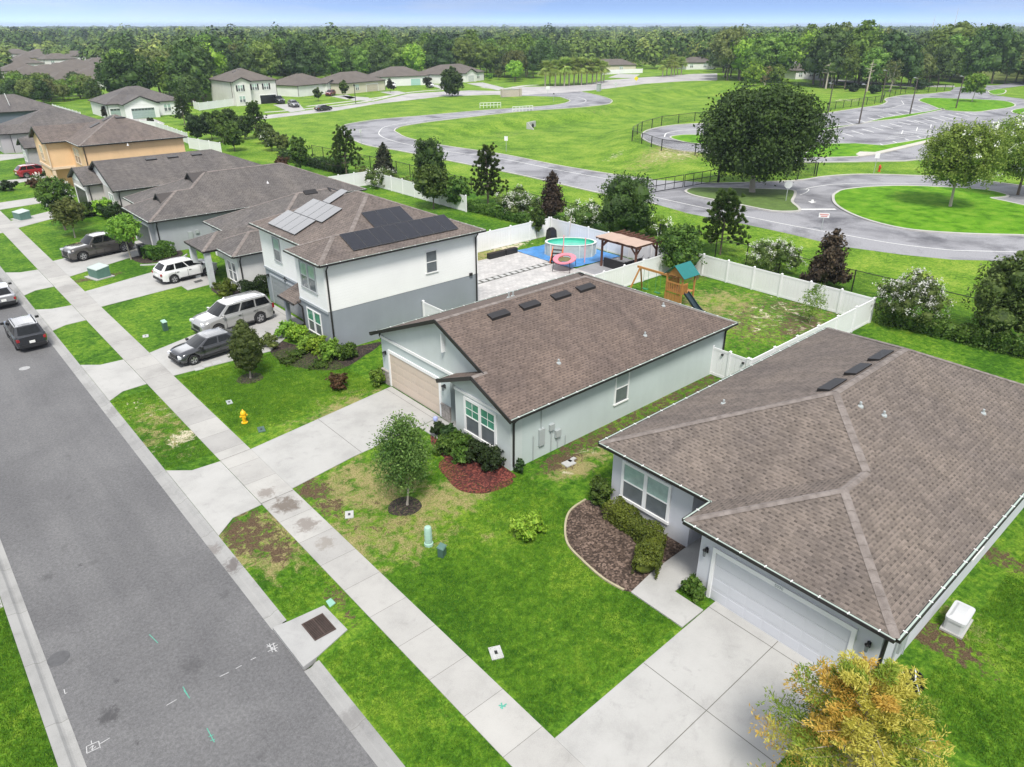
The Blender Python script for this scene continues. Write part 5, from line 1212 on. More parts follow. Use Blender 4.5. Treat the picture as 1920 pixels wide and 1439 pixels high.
def hydrant(label, px, m, s=1.):
    g = G(*px); t = thing('fire_hydrant', label, 'hydrant', g)
    mk('barrel', MB().lathe((0, 0, 0), [(.17*s, 0), (.17*s, .05*s), (.105*s, .06*s), (.105*s, .52*s), (.15*s, .54*s), (.15*s, .59*s), (.12*s, .66*s), (.05*s, .74*s), (.03*s, .76*s), (.03*s, .8*s)], 14), m, parent=t, smooth=40)
    for v in ((1, 0), (-1, 0), (0, -1)): mk('nozzle', MB().tube([(0, 0, .42*s), (v[0]*.2*s, v[1]*.2*s, .42*s)], .06*s, 8), m, parent=t)
hydrant('yellow fire hydrant on the lawn near the pavement', (459, 793), HYD); hydrant('red fire hydrant on the school verge', (1648, 322), HYR, 1.25)
LID = M('pale_meter_lid', (.42, .42, .41), .8, .1, 6)
def meter(label, px, w=.5, d=.34, rz=.3, m=LID):
    g = G(*px); t = thing('meter_lid', label, 'meter box', g, rz)
    mk('lid', MB().box((-w/2, -d/2, -.05), (w/2, d/2, .035)), m, parent=t); mk('reader_cover', MB().box((-.07, -.05, .035), (.07, .05, .05)), BLACKM, parent=t)
meter('white water meter lid in the green lawn by the pavement', (930, 1225), .55, .42, R(65)); meter('white water meter lid in the dry lawn by the dirt', (655, 966), .52, .36, R(60)); meter('pale water meter lid beside the small green utility box', (273, 631), .5, .36, R(75)); meter('dark meter box lid before the yellow hydrant', (430, 755), .5, .3, R(80), GREYP); meter('dark meter box lid on the lawn beyond the hydrant', (490, 806), .6, .35, R(75), DGRN)
for i, px in enumerate(((373, 692), (387, 686), (406, 680))):
    g = G(*px); t = mk('stepping_stone', MB().prism([(g.x-.28, g.y-.2), (g.x+.26, g.y-.23), (g.x+.3, g.y+.17), (g.x-.22, g.y+.22)], -.03, .035), LID); tag(t, 'pale stepping stone in the grass along the sedan driveway', 'paver', 'stepping stones beside the sedan driveway')
for px, r in (((1066, 870), .3), ((1070, 865), .14), ((1075, 861), .12)):
    g = G(*px); t = mk('paver', MB().prism([(g.x-r, g.y-r*.7), (g.x+r, g.y-r*.8), (g.x+r*.9, g.y+r*.7), (g.x-r*.9, g.y+r*.8)], -.03, .05), LID); tag(t, 'pale flat stone lying on the bare side yard soil', 'stone', 'flat stones in the side yard')
# storm inlet
IRON = M('rusty_grate_iron', (.06, .04, .033), .8, .35, 6)
t = thing('storm_drain', 'concrete kerb inlet with a rusty iron grate', 'storm drain', (7.1, 18.6, 0))
mk('apron', MB().prism([(6.12, 17.4), (6.12, 19.72), (6.7, 19.62), (8.0, 19.5), (8.05, 17.9), (6.7, 17.5)], -.15, .045), concrete('inlet_concrete', (.34, .338, .33), stain=.25), parent=t, world=True)
gr = MB(); gx0, gx1, gy0, gy1 = 6.98, 7.72, 18.2, 19.12
gr.box((gx0, gy0, .03), (gx1, gy1, .048), 1)
for k in range(14): y = gy0+(gy1-gy0)*(k+.5)/14; gr.box((gx0, y-.014, .049), (gx1, y+.014, .07))
gr.box((gx0-.04, gy0-.04, .03), (gx0, gy1+.04, .075)).box((gx1, gy0-.04, .03), (gx1+.04, gy1+.04, .075)).box((gx0, gy0-.04, .03), (gx1, gy0, .075)).box((gx0, gy1, .03), (gx1, gy1+.04, .075)).box(((gx0+gx1)/2-.02, gy0, .05), ((gx0+gx1)/2+.02, gy1, .073))
mk('grate', gr, [IRON, DARKIN], parent=t, world=True)
t = mk('manhole_cover', MB().lathe((*G(110, 1235, -.1).xy, -.1), [(.34, 0), (.34, .006), (.3, .007)], 24), M('dark_iron', (.085, .085, .088), .7, .2, 8)); tag(t, 'dark round manhole cover in the street near the left kerb', 'manhole cover')
g = G(46, 691, -.1); t = mk('manhole_cover', MB().lathe((g.x, g.y, -.1), [(.3, 0), (.3, .006), (.26, .007)], 24), M('pale_iron', (.33, .33, .33), .7, .2, 8)); tag(t, 'pale round utility cover in the street behind the graphite suv', 'manhole cover')
# sprayed utility marks on the street
wm = MB(); gm_ = MB(); zz = -.094
def mark(mb, px, w=.026):
    ribbon(mb, [G(a, b, zz) for a, b in px], w, zz)
for s in ([(162, 1400), (185, 1390)], [(163, 1413), (186, 1402)], [(162, 1400), (163, 1413)], [(185, 1390), (188, 1403)], [(186, 1396), (206, 1384)], [(168, 1404), (175, 1398), (172, 1407), (180, 1400)], [(172, 1396), (171, 1389)],
          [(500, 1214), (516, 1206)], [(502, 1222), (521, 1214)], [(505, 1207), (511, 1223)], [(512, 1206), (517, 1222)], [(500, 1209), (520, 1222)], [(521, 1209), (506, 1218)],
          [(470, 1238), (480, 1233)], [(442, 1254), (453, 1248)], [(412, 1269), (429, 1261)], [(312, 1323), (331, 1312)], [(120, 1293), (122, 1301), (126, 1299)]): mark(wm, s)
for s in ([(343, 1288), (352, 1304)], [(345, 1295), (356, 1310)], [(388, 1366), (402, 1392)], [(391, 1382), (401, 1378)], [(394, 1389), (404, 1386)], [(280, 1190), (296, 1206)]): mark(gm_, s)
struct('road_marking', wm, M('white_spray', (.42, .42, .42), .9, .3, 20)); struct('road_marking', gm_, M('green_spray', (.09, .33, .25), .9, .3, 20))
zz = .036; gm_ = MB()
for s in ([(935, 1323), (948, 1325)], [(938, 1328), (950, 1320)], [(940, 1318), (942, 1330)]): mark(gm_, s, .05)
struct('road_marking', gm_, M('green_spray', (.06, .42, .30)))
g = G(620, 1131); t = mk('plastic_scrap', MB().prism([(g.x-.14, g.y-.2), (g.x+.13, g.y-.14), (g.x+.12, g.y+.2), (g.x-.1, g.y+.17)], 0, .03), M('mint_plastic', (.22, .42, .33), .5)); tag(t, 'mint green square marker lying in the grass above the storm drain', 'marker')
# generator and things by house A
GEN = M('generator_shell', (.54, .55, .56), .45, .04, 1.5)
t = thing('generator', 'pale grey standby generator on the grass by the side wall of the lavender bungalow', 'generator', (24.35, 3.9, 0), R(3))
def rbox(mb, x0, x1, y0, y1, z0, z1, c=.1, mi=0):
    po = [(x0+c, y0), (x1-c, y0), (x1-c*.3, y0+c*.3), (x1, y0+c), (x1, y1-c), (x1-c*.3, y1-c*.3), (x1-c, y1), (x0+c, y1), (x0+c*.3, y1-c*.3), (x0, y1-c), (x0, y0+c), (x0+c*.3, y0+c*.3)]
    return mb.prism(po, z0, z1, mi)
mk('housing', rbox(MB(), -.62, .62, -.34, .34, .08, .52), GEN, parent=t); mk('base', MB().box((-.7, -.4, 0), (.7, .4, .08)), DRIVE, parent=t)
l_ = MB(); rbox(l_, -.65, .65, -.37, .37, .535, .66, .12); l_.hexa([(-.55, -.27, .66), (.55, -.27, .66), (.55, .27, .66), (-.55, .27, .66), (-.42, -.18, .72), (.42, -.18, .72), (.42, .18, .72), (-.42, .18, .72)]); mk('lid', l_, GEN, parent=t, smooth=30); t.scale = (.9, .9, .9); mk('seam', MB().box((-.6, -.32, .52), (.6, .32, .535)), DARKIN, parent=t)
t = thing('hose_reel', 'black and white hose reel on the lawn beside the yellow tree', 'hose reel', G(1708, 1290), .4)
mk('reel', MB().tube([(-.16, 0, .3), (.16, 0, .3)], .22, 14).tube([(-.2, 0, .3), (-.16, 0, .3)], .3, 14).tube([(.16, 0, .3), (.2, 0, .3)], .3, 14), BLACKM, parent=t); mk('frame', MB().tube([(-.24, -.25, 0), (-.24, 0, .6), (-.24, .25, 0)], .025, 6).tube([(.24, -.25, 0), (.24, 0, .6), (.24, .25, 0)], .025, 6).tube([(-.24, 0, .6), (.24, 0, .6)], .025, 6), WHITEP, parent=t); mk('hose', MB().tube([(.1, .2, .3), (.1, .4, .05), (.3, .6, .03), (.55, .45, .03), (.5, .1, .03)], .03, 6), WHITEP, parent=t)
# bins by house E
BIN = M('black_bin_plastic', (.015, .017, .019), .5, .1, 3)
for i, (x, y) in enumerate(((17.15, 71.0), (17.3, 70.2), (17.4, 69.4))):
    t = thing('wheelie_bin', ['black wheeled bin standing behind the light green street tree', 'black wheeled bin in the middle of the row beside the clipped hedge', 'black wheeled bin nearest to the clipped hedge'][i], 'bin', (x, y, 0), R(-90), 'bins beside the grey bungalow')
    mk('bin_body', MB().hexa([(-.24, -.26, .06), (.24, -.26, .06), (.24, .26, .06), (-.24, .26, .06), (-.3, -.34, 1.0), (.3, -.34, 1.0), (.3, .34, 1.0), (-.3, .34, 1.0)]), BIN, parent=t); mk('lid', MB().hexa([(-.32, -.37, 1.0), (.32, -.37, 1.0), (.32, .37, 1.0), (-.32, .37, 1.0), (-.28, -.3, 1.1), (.28, -.3, 1.1), (.28, .3, 1.1), (-.28, .3, 1.1)]), BIN, parent=t)
    for s in (-1, 1): mk('wheel', MB().tube([(s*.2, .3, .11), (s*.26, .3, .11)], .11, 10), TYRE, parent=t)
t = mk('door_mat', MB().prism(gs([(363, 529), (377, 525), (381, 528), (367, 532)]), .03, .05), M('dark_mat', (.08, .08, .08), .9, .3, 12)); tag(t, 'dark patterned mat on the path before the porch columns', 'mat')
t = mk('toy', MB().lathe((19.15, 28.0, .03), [(.1, 0), (.13, .1), (.12, .2), (.04, .25)], 10), M('blue_white_plastic', (.35, .4, .7), .5, .4, 12)); tag(t, 'small blue and white pot by the stone base of the garage', 'pot')

# ------------------------------------------------------------------ pool patio
def pavers():
    m, nt, b = nodes('grey_pavers'); co = obco(nt); br = N(nt, 'ShaderNodeTexBrick'); L(nt, co, br.inputs['Vector'])
    for k, v in (('Scale', 1.), ('Mortar Size', .012), ('Brick Width', .45), ('Row Height', .3), ('Bias', 0.)): br.inputs[k].default_value = v
    br.inputs['Color1'].default_value = (.50, .49, .48, 1); br.inputs['Color2'].default_value = (.40, .39, .385, 1); br.inputs['Mortar'].default_value = (.28, .27, .26, 1)
    c = mixc(nt, .6, br.outputs[0], ramp(nt, noise(nt, co, .8, 5), [(.3, (.8, .8, .8)), (.7, (1.15, 1.13, 1.1))]), 'MULTIPLY'); L(nt, c, b.inputs['Base Color']); b.inputs['Roughness'].default_value = .85; return m
mb = MB().box((31.5, 36.2, -.05), (44.2, 44.2, .02)).box((31.5, 44.95, -.05), (44.2, 49.3, .02)); struct('patio', mb, pavers())
mb = MB().box((31.5, 44.2, -.05), (44.4, 44.95, .016)); struct('patio', mb, M('dark_gravel', (.09, .09, .08), .95, .4, 8, fine=30))
mb = MB().box((44.2, 36.2, -.05), (50.0, 41.9, .018)); struct('patio', mb, M('grey_patio', (.25, .25, .26), .9, .15, 1.5))
for i in range(18):
    x = 32.6+i*.66; tag(mk('stepping_stone', MB().box((x, 44.34, 0), (x+.42, 44.82, .045)), LID), 'square white stepping stone in the dark gravel strip of the patio', 'paver', 'stepping stones across the patio')
TARP = M('blue_tarp', (.06, .22, .50), .4, .3, 1.3, bmp=.4, fine=6)
mb = MB(); nx_, ny_ = 14, 12
for i in range(nx_):
    for j in range(ny_):
        def tpnt(a, b): x = 43.9+6.0*a/nx_; y = 42.2+7.2*b/ny_-.5*(a/nx_); return (x, y, .035+.03*math.sin(a*1.9+b*.7)*math.sin(b*2.3+a*.4)+.03)
        mb.face([tpnt(i, j), tpnt(i+1, j), tpnt(i+1, j+1), tpnt(i, j+1)])
tag(mk('tarp', mb, TARP, smooth=60), 'blue tarp spread under the oval pool', 'tarp')
t = thing('pool', 'oval above ground pool with turquoise water on a blue tarp', 'pool', (46.9, 45.2, 0), R(-42), )
PW = M('grey_pool_wall', (.44, .49, .47), .5, .15, 3)
mk('pool_wall', MB().lathe((0, 0, .05), [(1., 0), (1.0, 1.18), (.985, 1.2), (.96, 1.2), (.96, .3)], 36, sx=2.3, sy=1.45, cap=False), PW, parent=t, smooth=45)
mk('rim', MB().lathe((0, 0, 1.22), [(1.03, 0), (1.03, .05), (.94, .05), (.94, 0)], 36, sx=2.3, sy=1.45, cap=False), M('pale_pool_rim', (.6, .63, .6), .4), parent=t, smooth=45)
mk('liner', MB().lathe((0, 0, .85), [(.958, 0), (.958, .4), (.955, .4), (.955, 0)], 36, sx=2.3, sy=1.45, cap=False), M('turquoise_liner', (.05, .42, .30), .4, .2, 2), parent=t, smooth=45)
wt = MB(); wt.face([(2.2*math.cos(2*math.pi*j/36), 1.39*math.sin(2*math.pi*j/36), 1.0) for j in range(36)]); mk('water', wt, M('pool_water', (.10, .48, .36), .06, .15, 1.5, spec=.6), parent=t)
for j in range(10): an = 2*math.pi*j/10; mk('upright', MB().bar((2.33*math.cos(an), 1.48*math.sin(an), .05), (2.33*math.cos(an), 1.48*math.sin(an), 1.22), .09, .05), M('pale_pool_rim', (.6, .63, .6)), parent=t)
ORG = M('orange_plastic', (.62, .16, .05), .5, .15, 4); PINK = M('pink_plastic', (.62, .20, .25), .5, .2, 3)
t = thing('pool_steps', 'orange steps with black treads leaning at the oval pool', 'steps', (44.6, 44.6, 0), R(35))
for k in range(4): mk('tread', MB().box((-.42+.0, -.45, .22+.26*k), (-.14+.0, .45, .27+.26*k)) if False else MB().box((-.9+.27*k, -.42, .24+.25*k), (-.62+.27*k, .42, .29+.25*k)), BLACKM if k % 2 == 0 else CBLK, parent=t)
for s in (-1, 1): mk('side_rail', MB().hexa([(-1.0, s*.46-.03, 0), (.3, s*.46-.03, 0), (.3, s*.46+.03, 0), (-1., s*.46+.03, 0), (-1.0, s*.46-.03, .3), (.3, s*.46-.03, 1.25), (.3, s*.46+.03, 1.25), (-1., s*.46+.03, .3)]), ORG, parent=t)
for x, y in ((46.1, 45.3), (46.9, 43.4)): tag(mk('pink_pole', MB().tube([(x-.95, y-.9, 0), (x-.95, y-.9, 2.3)], .045, 8), M('pink_foam', (.75, .35, .38), .7)), 'pink foam sleeved pole standing beside the pool', 'pole', 'pink poles by the pool')
t = thing('trampoline', 'small trampoline with pink pad and thin dark legs on the patio', 'trampoline', (43.4, 42.5, 0), R(30))
pdm = MB()
for j in range(20):
    a_, b_ = 2*math.pi*j/20, 2*math.pi*(j+1)/20; z_ = lambda a: .95+.12*math.cos(a)
    pdm.hexa([(1.25*math.cos(a_), 1.0*math.sin(a_), z_(a_)-.05), (1.25*math.cos(b_), 1.0*math.sin(b_), z_(b_)-.05), (.72*math.cos(b_), .55*math.sin(b_), z_(b_)-.08), (.72*math.cos(a_), .55*math.sin(a_), z_(a_)-.08), (1.25*math.cos(a_), 1.0*math.sin(a_), z_(a_)+.03), (1.25*math.cos(b_), 1.0*math.sin(b_), z_(b_)+.03), (.72*math.cos(b_), .55*math.sin(b_), z_(b_)), (.72*math.cos(a_), .55*math.sin(a_), z_(a_))])
mk('pad', pdm, PINK, parent=t); mt = MB(); mt.face([(.74*math.cos(2*math.pi*j/20), .57*math.sin(2*math.pi*j/20), .88) for j in range(20)]); mk('mat', mt, M('olive_mat', (.14, .13, .05), .8), parent=t)
for s in (-1, 1):
    for q in (-1, 1): mk('leg', MB().tube([(s*.95, q*.7, .9), (s*1.05, q*.78, .0)], .025, 6), BLACKM, parent=t)
    mk('foot_bar', MB().tube([(s*1.05, -.78, .02), (s*1.05, .78, .02)], .025, 6), BLACKM, parent=t)
WOOD = M('brown_pergola_wood', (.13, .06, .04), .7, .25, 5); CANV = M('beige_canopy', (.42, .31, .25), .8, .08, 2)
t = thing('pergola', 'brown timber pergola with a beige canopy in the patio corner', 'pergola', (47.6, 39.0, 0))
for x in (46.5, 49.2):
    for y in (37.2, 41.0):
        mk('post', MB().bar((x, y, 0), (x, y, 2.4), .15), WOOD, parent=t, world=True)
        mk('brace', MB().bar((x, y, 1.75), (x, y+(.6 if y < 39 else -.6), 2.35), .1), WOOD, parent=t, world=True); mk('brace', MB().bar((x, y, 1.75), (x+(.6 if x < 48 else -.6), y, 2.35), .1), WOOD, parent=t, world=True)
for x in (46.45, 49.25): mk('beam', MB().bar((x, 36.8, 2.42), (x, 41.4, 2.42), .1, .2), WOOD, parent=t, world=True)
for k in range(9): y = 36.9+k*.55; mk('rafter', MB().bar((46.0, y, 2.56), (49.8, y, 2.56), .07, .14), WOOD, parent=t, world=True)
cm = MB()
for i in range(9):
    a, b = 36.8+i*.51, 36.8+(i+1)*.51; za, zb_ = 2.66+.03*math.sin(i*2.1), 2.66+.03*math.sin((i+1)*2.1); cm.hexa([(45.95, a, za), (48.1, a, za), (48.1, b, zb_), (45.95, b, zb_), (45.95, a, za+.02), (48.1, a, za+.02), (48.1, b, zb_+.02), (45.95, b, zb_+.02)])
mk('canopy', cm, CANV, parent=t, world=True)
RAT = M('dark_wicker', (.025, .024, .026), .8, .3, 20); CUSH = M('pale_cushion', (.5, .49, .47), .9, .1, 3)
t = thing('patio_sofa', 'dark wicker corner sofa with pale cushions under the pergola', 'sofa', (47.3, 39.6, 0))
mk('seat_base', MB().box((46.7, 38.6, .02), (47.6, 40.8, .38)).box((47.6, 38.6, .02), (49., 39.4, .38)), RAT, parent=t, world=True); mk('backrest', MB().box((46.55, 38.6, .02), (46.72, 40.8, .8)).box((46.55, 38.43, .02), (49., 38.6, .8)), RAT, parent=t, world=True)
for a in ((46.78, 38.7, 47.55, 39.35), (46.78, 39.4, 47.55, 40.05), (46.78, 40.1, 47.55, 40.75), (47.7, 38.65, 48.95, 39.35)): mk('cushion', MB().box((a[0], a[1], .38), (a[2], a[3], .52)), CUSH, parent=t, world=True)
t = thing('bicycle', 'dark bicycle leaning at the patio corner under the pergola', 'bicycle', (49.1, 38.1, 0), R(120))
for x in (-.5, .5):
    pts = [(x+.32*math.cos(2*math.pi*j/16), 0, .33+.32*math.sin(2*math.pi*j/16)) for j in range(17)]; w_ = mk('wheel', MB().tube(pts, .022, 6), TYRE, parent=t)
mk('frame', MB().tube([(-.5, 0, .33), (-.1, 0, .33), (-.2, 0, .8), (.35, 0, .78), (-.1, 0, .33)], .02, 6).tube([(.35, 0, .78), (.5, 0, .33)], .02, 6).tube([(.35, 0, .78), (.33, 0, 1.0)], .02, 6).tube([(-.5, 0, .33), (-.2, 0, .7)], .015, 6), GREYP, parent=t); mk('handlebar', MB().tube([(.33, -.28, 1.), (.33, .28, 1.)], .015, 6), BLACKM, parent=t); mk('saddle', MB().box((-.33, -.07, .84), (-.1, .07, .9)), BLACKM, parent=t)
for i, (x, ln) in enumerate(((40.3, 1.9), (42.3, 1.4))): tag(mk('planter', rbox(MB(), x, x+ln, 48.9, 49.35, .0, .5, .04).box((x+.05, 48.95, .5), (x+ln-.05, 49.3, .51), 1), [BLACKM, M('potting_soil', (.03, .02, .015), .95)]), ['long black planter box on the pale soil behind the white two storey house', 'shorter black planter box next to the long one'][i], 'planter')
t = thing('grill', 'black covered barbecue grill in the fence corner by the columnar tree', 'grill', (49.0, 49.9, 0)); mk('cover', MB().hexa([(-.45, -.4, 0), (.45, -.4, 0), (.45, .4, 0), (-.45, .4, 0), (-.38, -.3, 1.05), (.38, -.3, 1.05), (.38, .3, 1.05), (-.38, .3, 1.05)]).hexa([(-.38, -.3, 1.05), (.38, -.3, 1.05), (.38, .3, 1.05), (-.38, .3, 1.05), (-.2, -.15, 1.3), (.2, -.15, 1.3), (.2, .15, 1.3), (-.2, .15, 1.3)]), BLACKM, parent=t)
tag(mk('timber_edge', MB().bar((42.8, 40.6, .08), (44.2, 37.9, .08), .12, .14), BLACKM), 'dark timber edging lying on the patio beside the trampoline', 'edging')
tag(mk('leaning_board', MB().bar((49.4, 48.0, 0), (50.1, 48.3, 2.6), .05, .1), M('pale_board', (.5, .45, .4))), 'thin pale pole leaning at the fence behind the pool', 'pole')
# play set
PLAY = M('honey_timber', (.42, .20, .06), .65, .2, 5); TEALR = M('teal_canopy', (.015, .16, .155), .5, .1, 3); SLID = M('dark_slide', (.02, .035, .045), .35, .2, 3)
t = thing('swing_set', 'honey coloured wooden swing set with teal roof and dark slide in the play yard', 'swing set', (42.8, 32., 0))
b0, b1 = Vector((43.3, 34.2, 2.15)), Vector((43.3, 31.0, 2.15))
mk('swing_beam', MB().bar(b0+Vector((0, .2, 0)), b1-Vector((0, .1, 0)), .1, .16), PLAY, parent=t, world=True)
for s in (-1, 1): mk('frame_leg', MB().bar((43.3+s*.9, 34.5, 0), (43.3, 34.1, 2.2), .1), PLAY, parent=t, world=True)
for y in (33.5, 32.3):
    sw_ = mk('swing_seat', MB().box((43.18, y-.25, .52), (43.42, y+.25, .57)), M('green_seat', (.03, .2, .08), .6), parent=t, world=True)
    for s in (-1, 1): mk('chain', MB().tube([(43.3, y+s*.22, .55), (43.3, y+s*.22, 2.12)], .014, 5), M('green_chain', (.06, .25, .12)), parent=sw_, world=True)
px0, px1, py0, py1 = 42.6, 44.1, 29.6, 31.0
for x in (px0, px1):
    for y in (py0, py1): mk('tower_post', MB().bar((x, y, 0), (x, y, 2.6), .1), PLAY, parent=t, world=True)
mk('deck', MB().box((px0, py0, 1.2), (px1, py1, 1.26)), PLAY, parent=t, world=True)
for (a, b) in (((px0-.04, py0), (px0-.04, py1)), ((px0, py1+.04), (px1, py1+.04)), ((px0, py0-.04), (px0+.6, py0-.04))):
    mb = MB()
    for k in range(7): q = Vector(a).lerp(Vector(b), (k+.5)/7); d = (Vector(b)-Vector(a)).normalized(); mb.bar((q.x, q.y, 1.25), (q.x, q.y, 1.95), .11 if abs(d.y) > .5 else .03, .03 if abs(d.y) > .5 else .11)
    mb.bar((*a, 1.98), (*b, 1.98), .06, .1).bar((*a, 1.3), (*b, 1.3), .06, .1); mk('railing', mb, PLAY, parent=t, world=True)
mb = MB()
for k in range(6): y = py0+.1+k*.24; mb.box((px0-.03, y, .05), (px0+.0, y+.2, 1.15))
mk('lower_wall', mb, PLAY, parent=t, world=True)
ym = (py0+py1)/2; mb = MB()
mb.hexa([(px0-.2, ym, 3.3), (px1+.2, ym, 3.3), (px1+.2, py0-.25, 2.5), (px0-.2, py0-.25, 2.5), (px0-.2, ym, 3.33), (px1+.2, ym, 3.33), (px1+.2, py0-.25, 2.53), (px0-.2, py0-.25, 2.53)]).hexa([(px0-.2, ym, 3.3), (px0-.2, py1+.25, 2.5), (px1+.2, py1+.25, 2.5), (px1+.2, ym, 3.3), (px0-.2, ym, 3.33), (px0-.2, py1+.25, 2.53), (px1+.2, py1+.25, 2.53), (px1+.2, ym, 3.33)])
mk('roof', mb, TEALR, parent=t, world=True); mk('roof_gable', MB().face([(px0, py0, 2.5), (px0, ym, 3.25), (px0, py1, 2.5)]).face([(px1, py0, 2.5), (px1, ym, 3.25), (px1, py1, 2.5)]), PLAY, parent=t, world=True)
sp_ = [(43.1, 29.55, 1.25), (43.0, 29.0, .9), (42.95, 28.5, .5), (42.9, 28.0, .22), (42.9, 27.7, .15)]
mb = MB()
for a, b in zip(sp_, sp_[1:]):
    for o, h in ((-.26, .16), (.26, .16)): mb.bar((a[0]+o, a[1], a[2]+.08), (b[0]+o, b[1], b[2]+.08), .05, h)
    mb.bar(a, b, .5, .04)
mk('slide', mb, SLID, parent=t, world=True)
# ------------------------------------------------------------------ signs, poles, roadside pieces
POLEW = M('weathered_pole_wood', (.085, .07, .06), .85, .25, 4)
PLB = ['leftmost wooden light pole of the car park beside the oak crown', 'wooden light pole at the narrow grass strip near the oak', 'wooden light pole at the upper fence bend of the car park', 'wooden light pole on the strip where the oval island begins', 'wooden light pole rising from the oval grass island']
for i, (b, ty) in enumerate((((1552.5, 211), 155), ((1610.5, 232.7), 157), ((1651, 193), 131), ((1705.6, 215), 145), ((1792, 204), 142))):
    g = G(*b); h = hgt(b, ty); t = thing('light_pole', PLB[i], 'pole', g, 0, 'wooden poles of the car park'); mk('shaft', MB().tube([(0, 0, 0), (0, 0, h)], [.17, .11], 8), POLEW, parent=t); mk('lamp_head', MB().bar((0, 0, h-.3), (-.9, .3, h-.1), .06).obox((-1.0, .33, h-.1), .3, .14, .08, -.3), GREYP, parent=t)
def sign(name, label, base, ty, w, h, col, shape='rect', pole=GREYP, face=(-1, -.6), cat='sign', thick=.02):
    g = G(*base); H_ = hgt(base, ty); t = thing(name, label, cat, g, math.atan2(face[1], face[0])+R(90))
    mk('post', MB().tube([(0, .03, 0), (0, .03, H_)], .04, 6), pole, parent=t); mb = MB()
    if shape == 'oct': pts = [(w/2*math.cos(R(22.5+45*k)), w/2*math.sin(R(22.5+45*k))) for k in range(8)]
    elif shape == 'dia': pts = [(0, -w/2), (w/2, 0), (0, w/2), (-w/2, 0)]
    else: pts = [(-w/2, -h/2), (w/2, -h/2), (w/2, h/2), (-w/2, h/2)]
    zc = H_-h/2
    mb.face([(x, -thick, zc+y) for x, y in pts]); mb.face([(x, thick*.5, zc+y) for x, y in pts][::-1]); mk('plate', mb, col, parent=t); return t, zc
SIGNB = M('bare_sign_back', (.55, .56, .57), .5, .1, 3); SIGNW = M('white_sign', (.8, .8, .8), .5, .05); SIGNY = M('yellow_sign', (.75, .62, .02), .5, .05); SIGNR = M('red_sign', (.6, .25, .25), .5, .05)
sign('road_sign', 'grey back of an octagonal stop sign beside the round oak island', (1473, 379), 339, .95, .95, SIGNB, 'oct')
t, zc = sign('road_sign', 'white board sign with red lettering bars at the lower school road', (1540, 432), 400, 1.0, .46, SIGNW)
mk('red_bar', MB().box((-.42, -.035, zc+.04), (.42, -.024, zc+.14)).box((-.32, -.035, zc-.14), (.32, -.024, zc-.04)), SIGNR, parent=t)
sign('road_sign', 'small white sign on a post beside the red hydrant', (1638, 326), 287, .6, .75, SIGNW)
sign('road_sign', 'yellow diamond warning sign far down the main road', (1192, 162), 143, 1.6, 1.6, SIGNY, 'dia')
sign('road_sign', 'white sign on a post along the basin edge of the winding road', (949, 285), 256, .6, .7, SIGNW)
sign('road_sign', 'grey sign post on the outer bend of the winding road', (678, 272), 243, .4, .5, SIGNB)
sign('road_sign', 'white sign at the junction beside the entrance wall', (1027, 181), 162, 1.1, .9, SIGNW); sign('road_sign', 'dark post on the tongue of grass at the junction', (1038, 191), 175, .3, .3, BLACKM)
sign('road_sign', 'pale sign beside the main road across from the palms', (1154, 167), 155, .8, 1.1, SIGNB)
g = G(667, 194); h = hgt((667, 194), 158); t = thing('street_lamp', 'black lamp post on the verge of the far estate road', 'street lamp', g); mk('shaft', MB().tube([(0, 0, 0), (0, 0, h-.5)], .09, 8), BLACKM, parent=t); mk('lantern', MB().lathe((0, 0, h-.6), [(.1, 0), (.24, .15), (.2, .5), (.05, .62)], 8), BLACKM, parent=t)
a, b = G(942, 182.5), G(975, 181); t = thing('entrance_wall', 'pale brick estate entrance wall beside the junction', 'wall', (a+b)/2); BRK = M('pale_brick', (.46, .40, .35), .85, .2, 3)
mk('wall_body', MB().bar(a+Vector((0, 0, 1.)), b+Vector((0, 0, 1.)), .4, 2.), BRK, parent=t, world=True); mk('coping', MB().bar(a+Vector((0, 0, 2.06)), b+Vector((0, 0, 2.06)), .55, .12), LID, parent=t, world=True)
for p in (a, b): mk('pier', MB().obox((p.x, p.y, 1.1), .4, .4, 1.1), BRK, parent=t, world=True)
g = G(1122.5, 171.5); t = thing('utility_cabinet', 'grey roadside cabinet on the basin side of the main road', 'utility box', g, .4); mk('cabinet', rbox(MB(), -.9, .9, -.5, .5, 0, 2.2, .08), GREYP, parent=t); mk('roof', MB().box((-1., -.6, 2.2), (1., .6, 2.3)), LID, parent=t)
for i, (pa, pb) in enumerate((((900, 203.5), (939, 202)), ((961, 211), (999, 208.5)))):
    a, b = G(*pa), G(*pb); t = thing('guard_rail', ['white tubular guard rail on the grass side of the winding road', 'white tubular guard rail on the basin side of the winding road'][i], 'railing', (a+b)/2, 0, 'culvert guard rails')
    mb = MB()
    for z in (.65, 1.25): mb.tube([(*a.xy, z), (*b.xy, z)], .06, 6)
    mk('rail', mb, WHITEP, parent=t, world=True)
    for k in range(7): q = a.lerp(b, k/6); mk('upright', MB().tube([(*q.xy, -.5), (*q.xy, 1.28)], .06, 6), WHITEP, parent=t, world=True)
g = G(996, 226); t = thing('culvert', 'concrete culvert end with a dark pipe mouth in the basin slope', 'culvert', (g.x, g.y, zground(g.x, g.y)), R(20)); mk('headwall', MB().box((-1.9, -.2, -.4), (1.9, .2, 1.3)).hexa([(-1.9, -1.6, -.4), (-1.6, -1.6, -.4), (-1.6, -.2, -.4), (-1.9, -.2, -.4), (-1.9, -1.6, -.1), (-1.6, -1.6, -.1), (-1.6, -.2, 1.2), (-1.9, -.2, 1.2)]), LID, parent=t); mk('pipe_mouth', MB().tube([(.4, -.23, .35), (.4, -.1, .35)], .55, 14), DARKIN, parent=t)
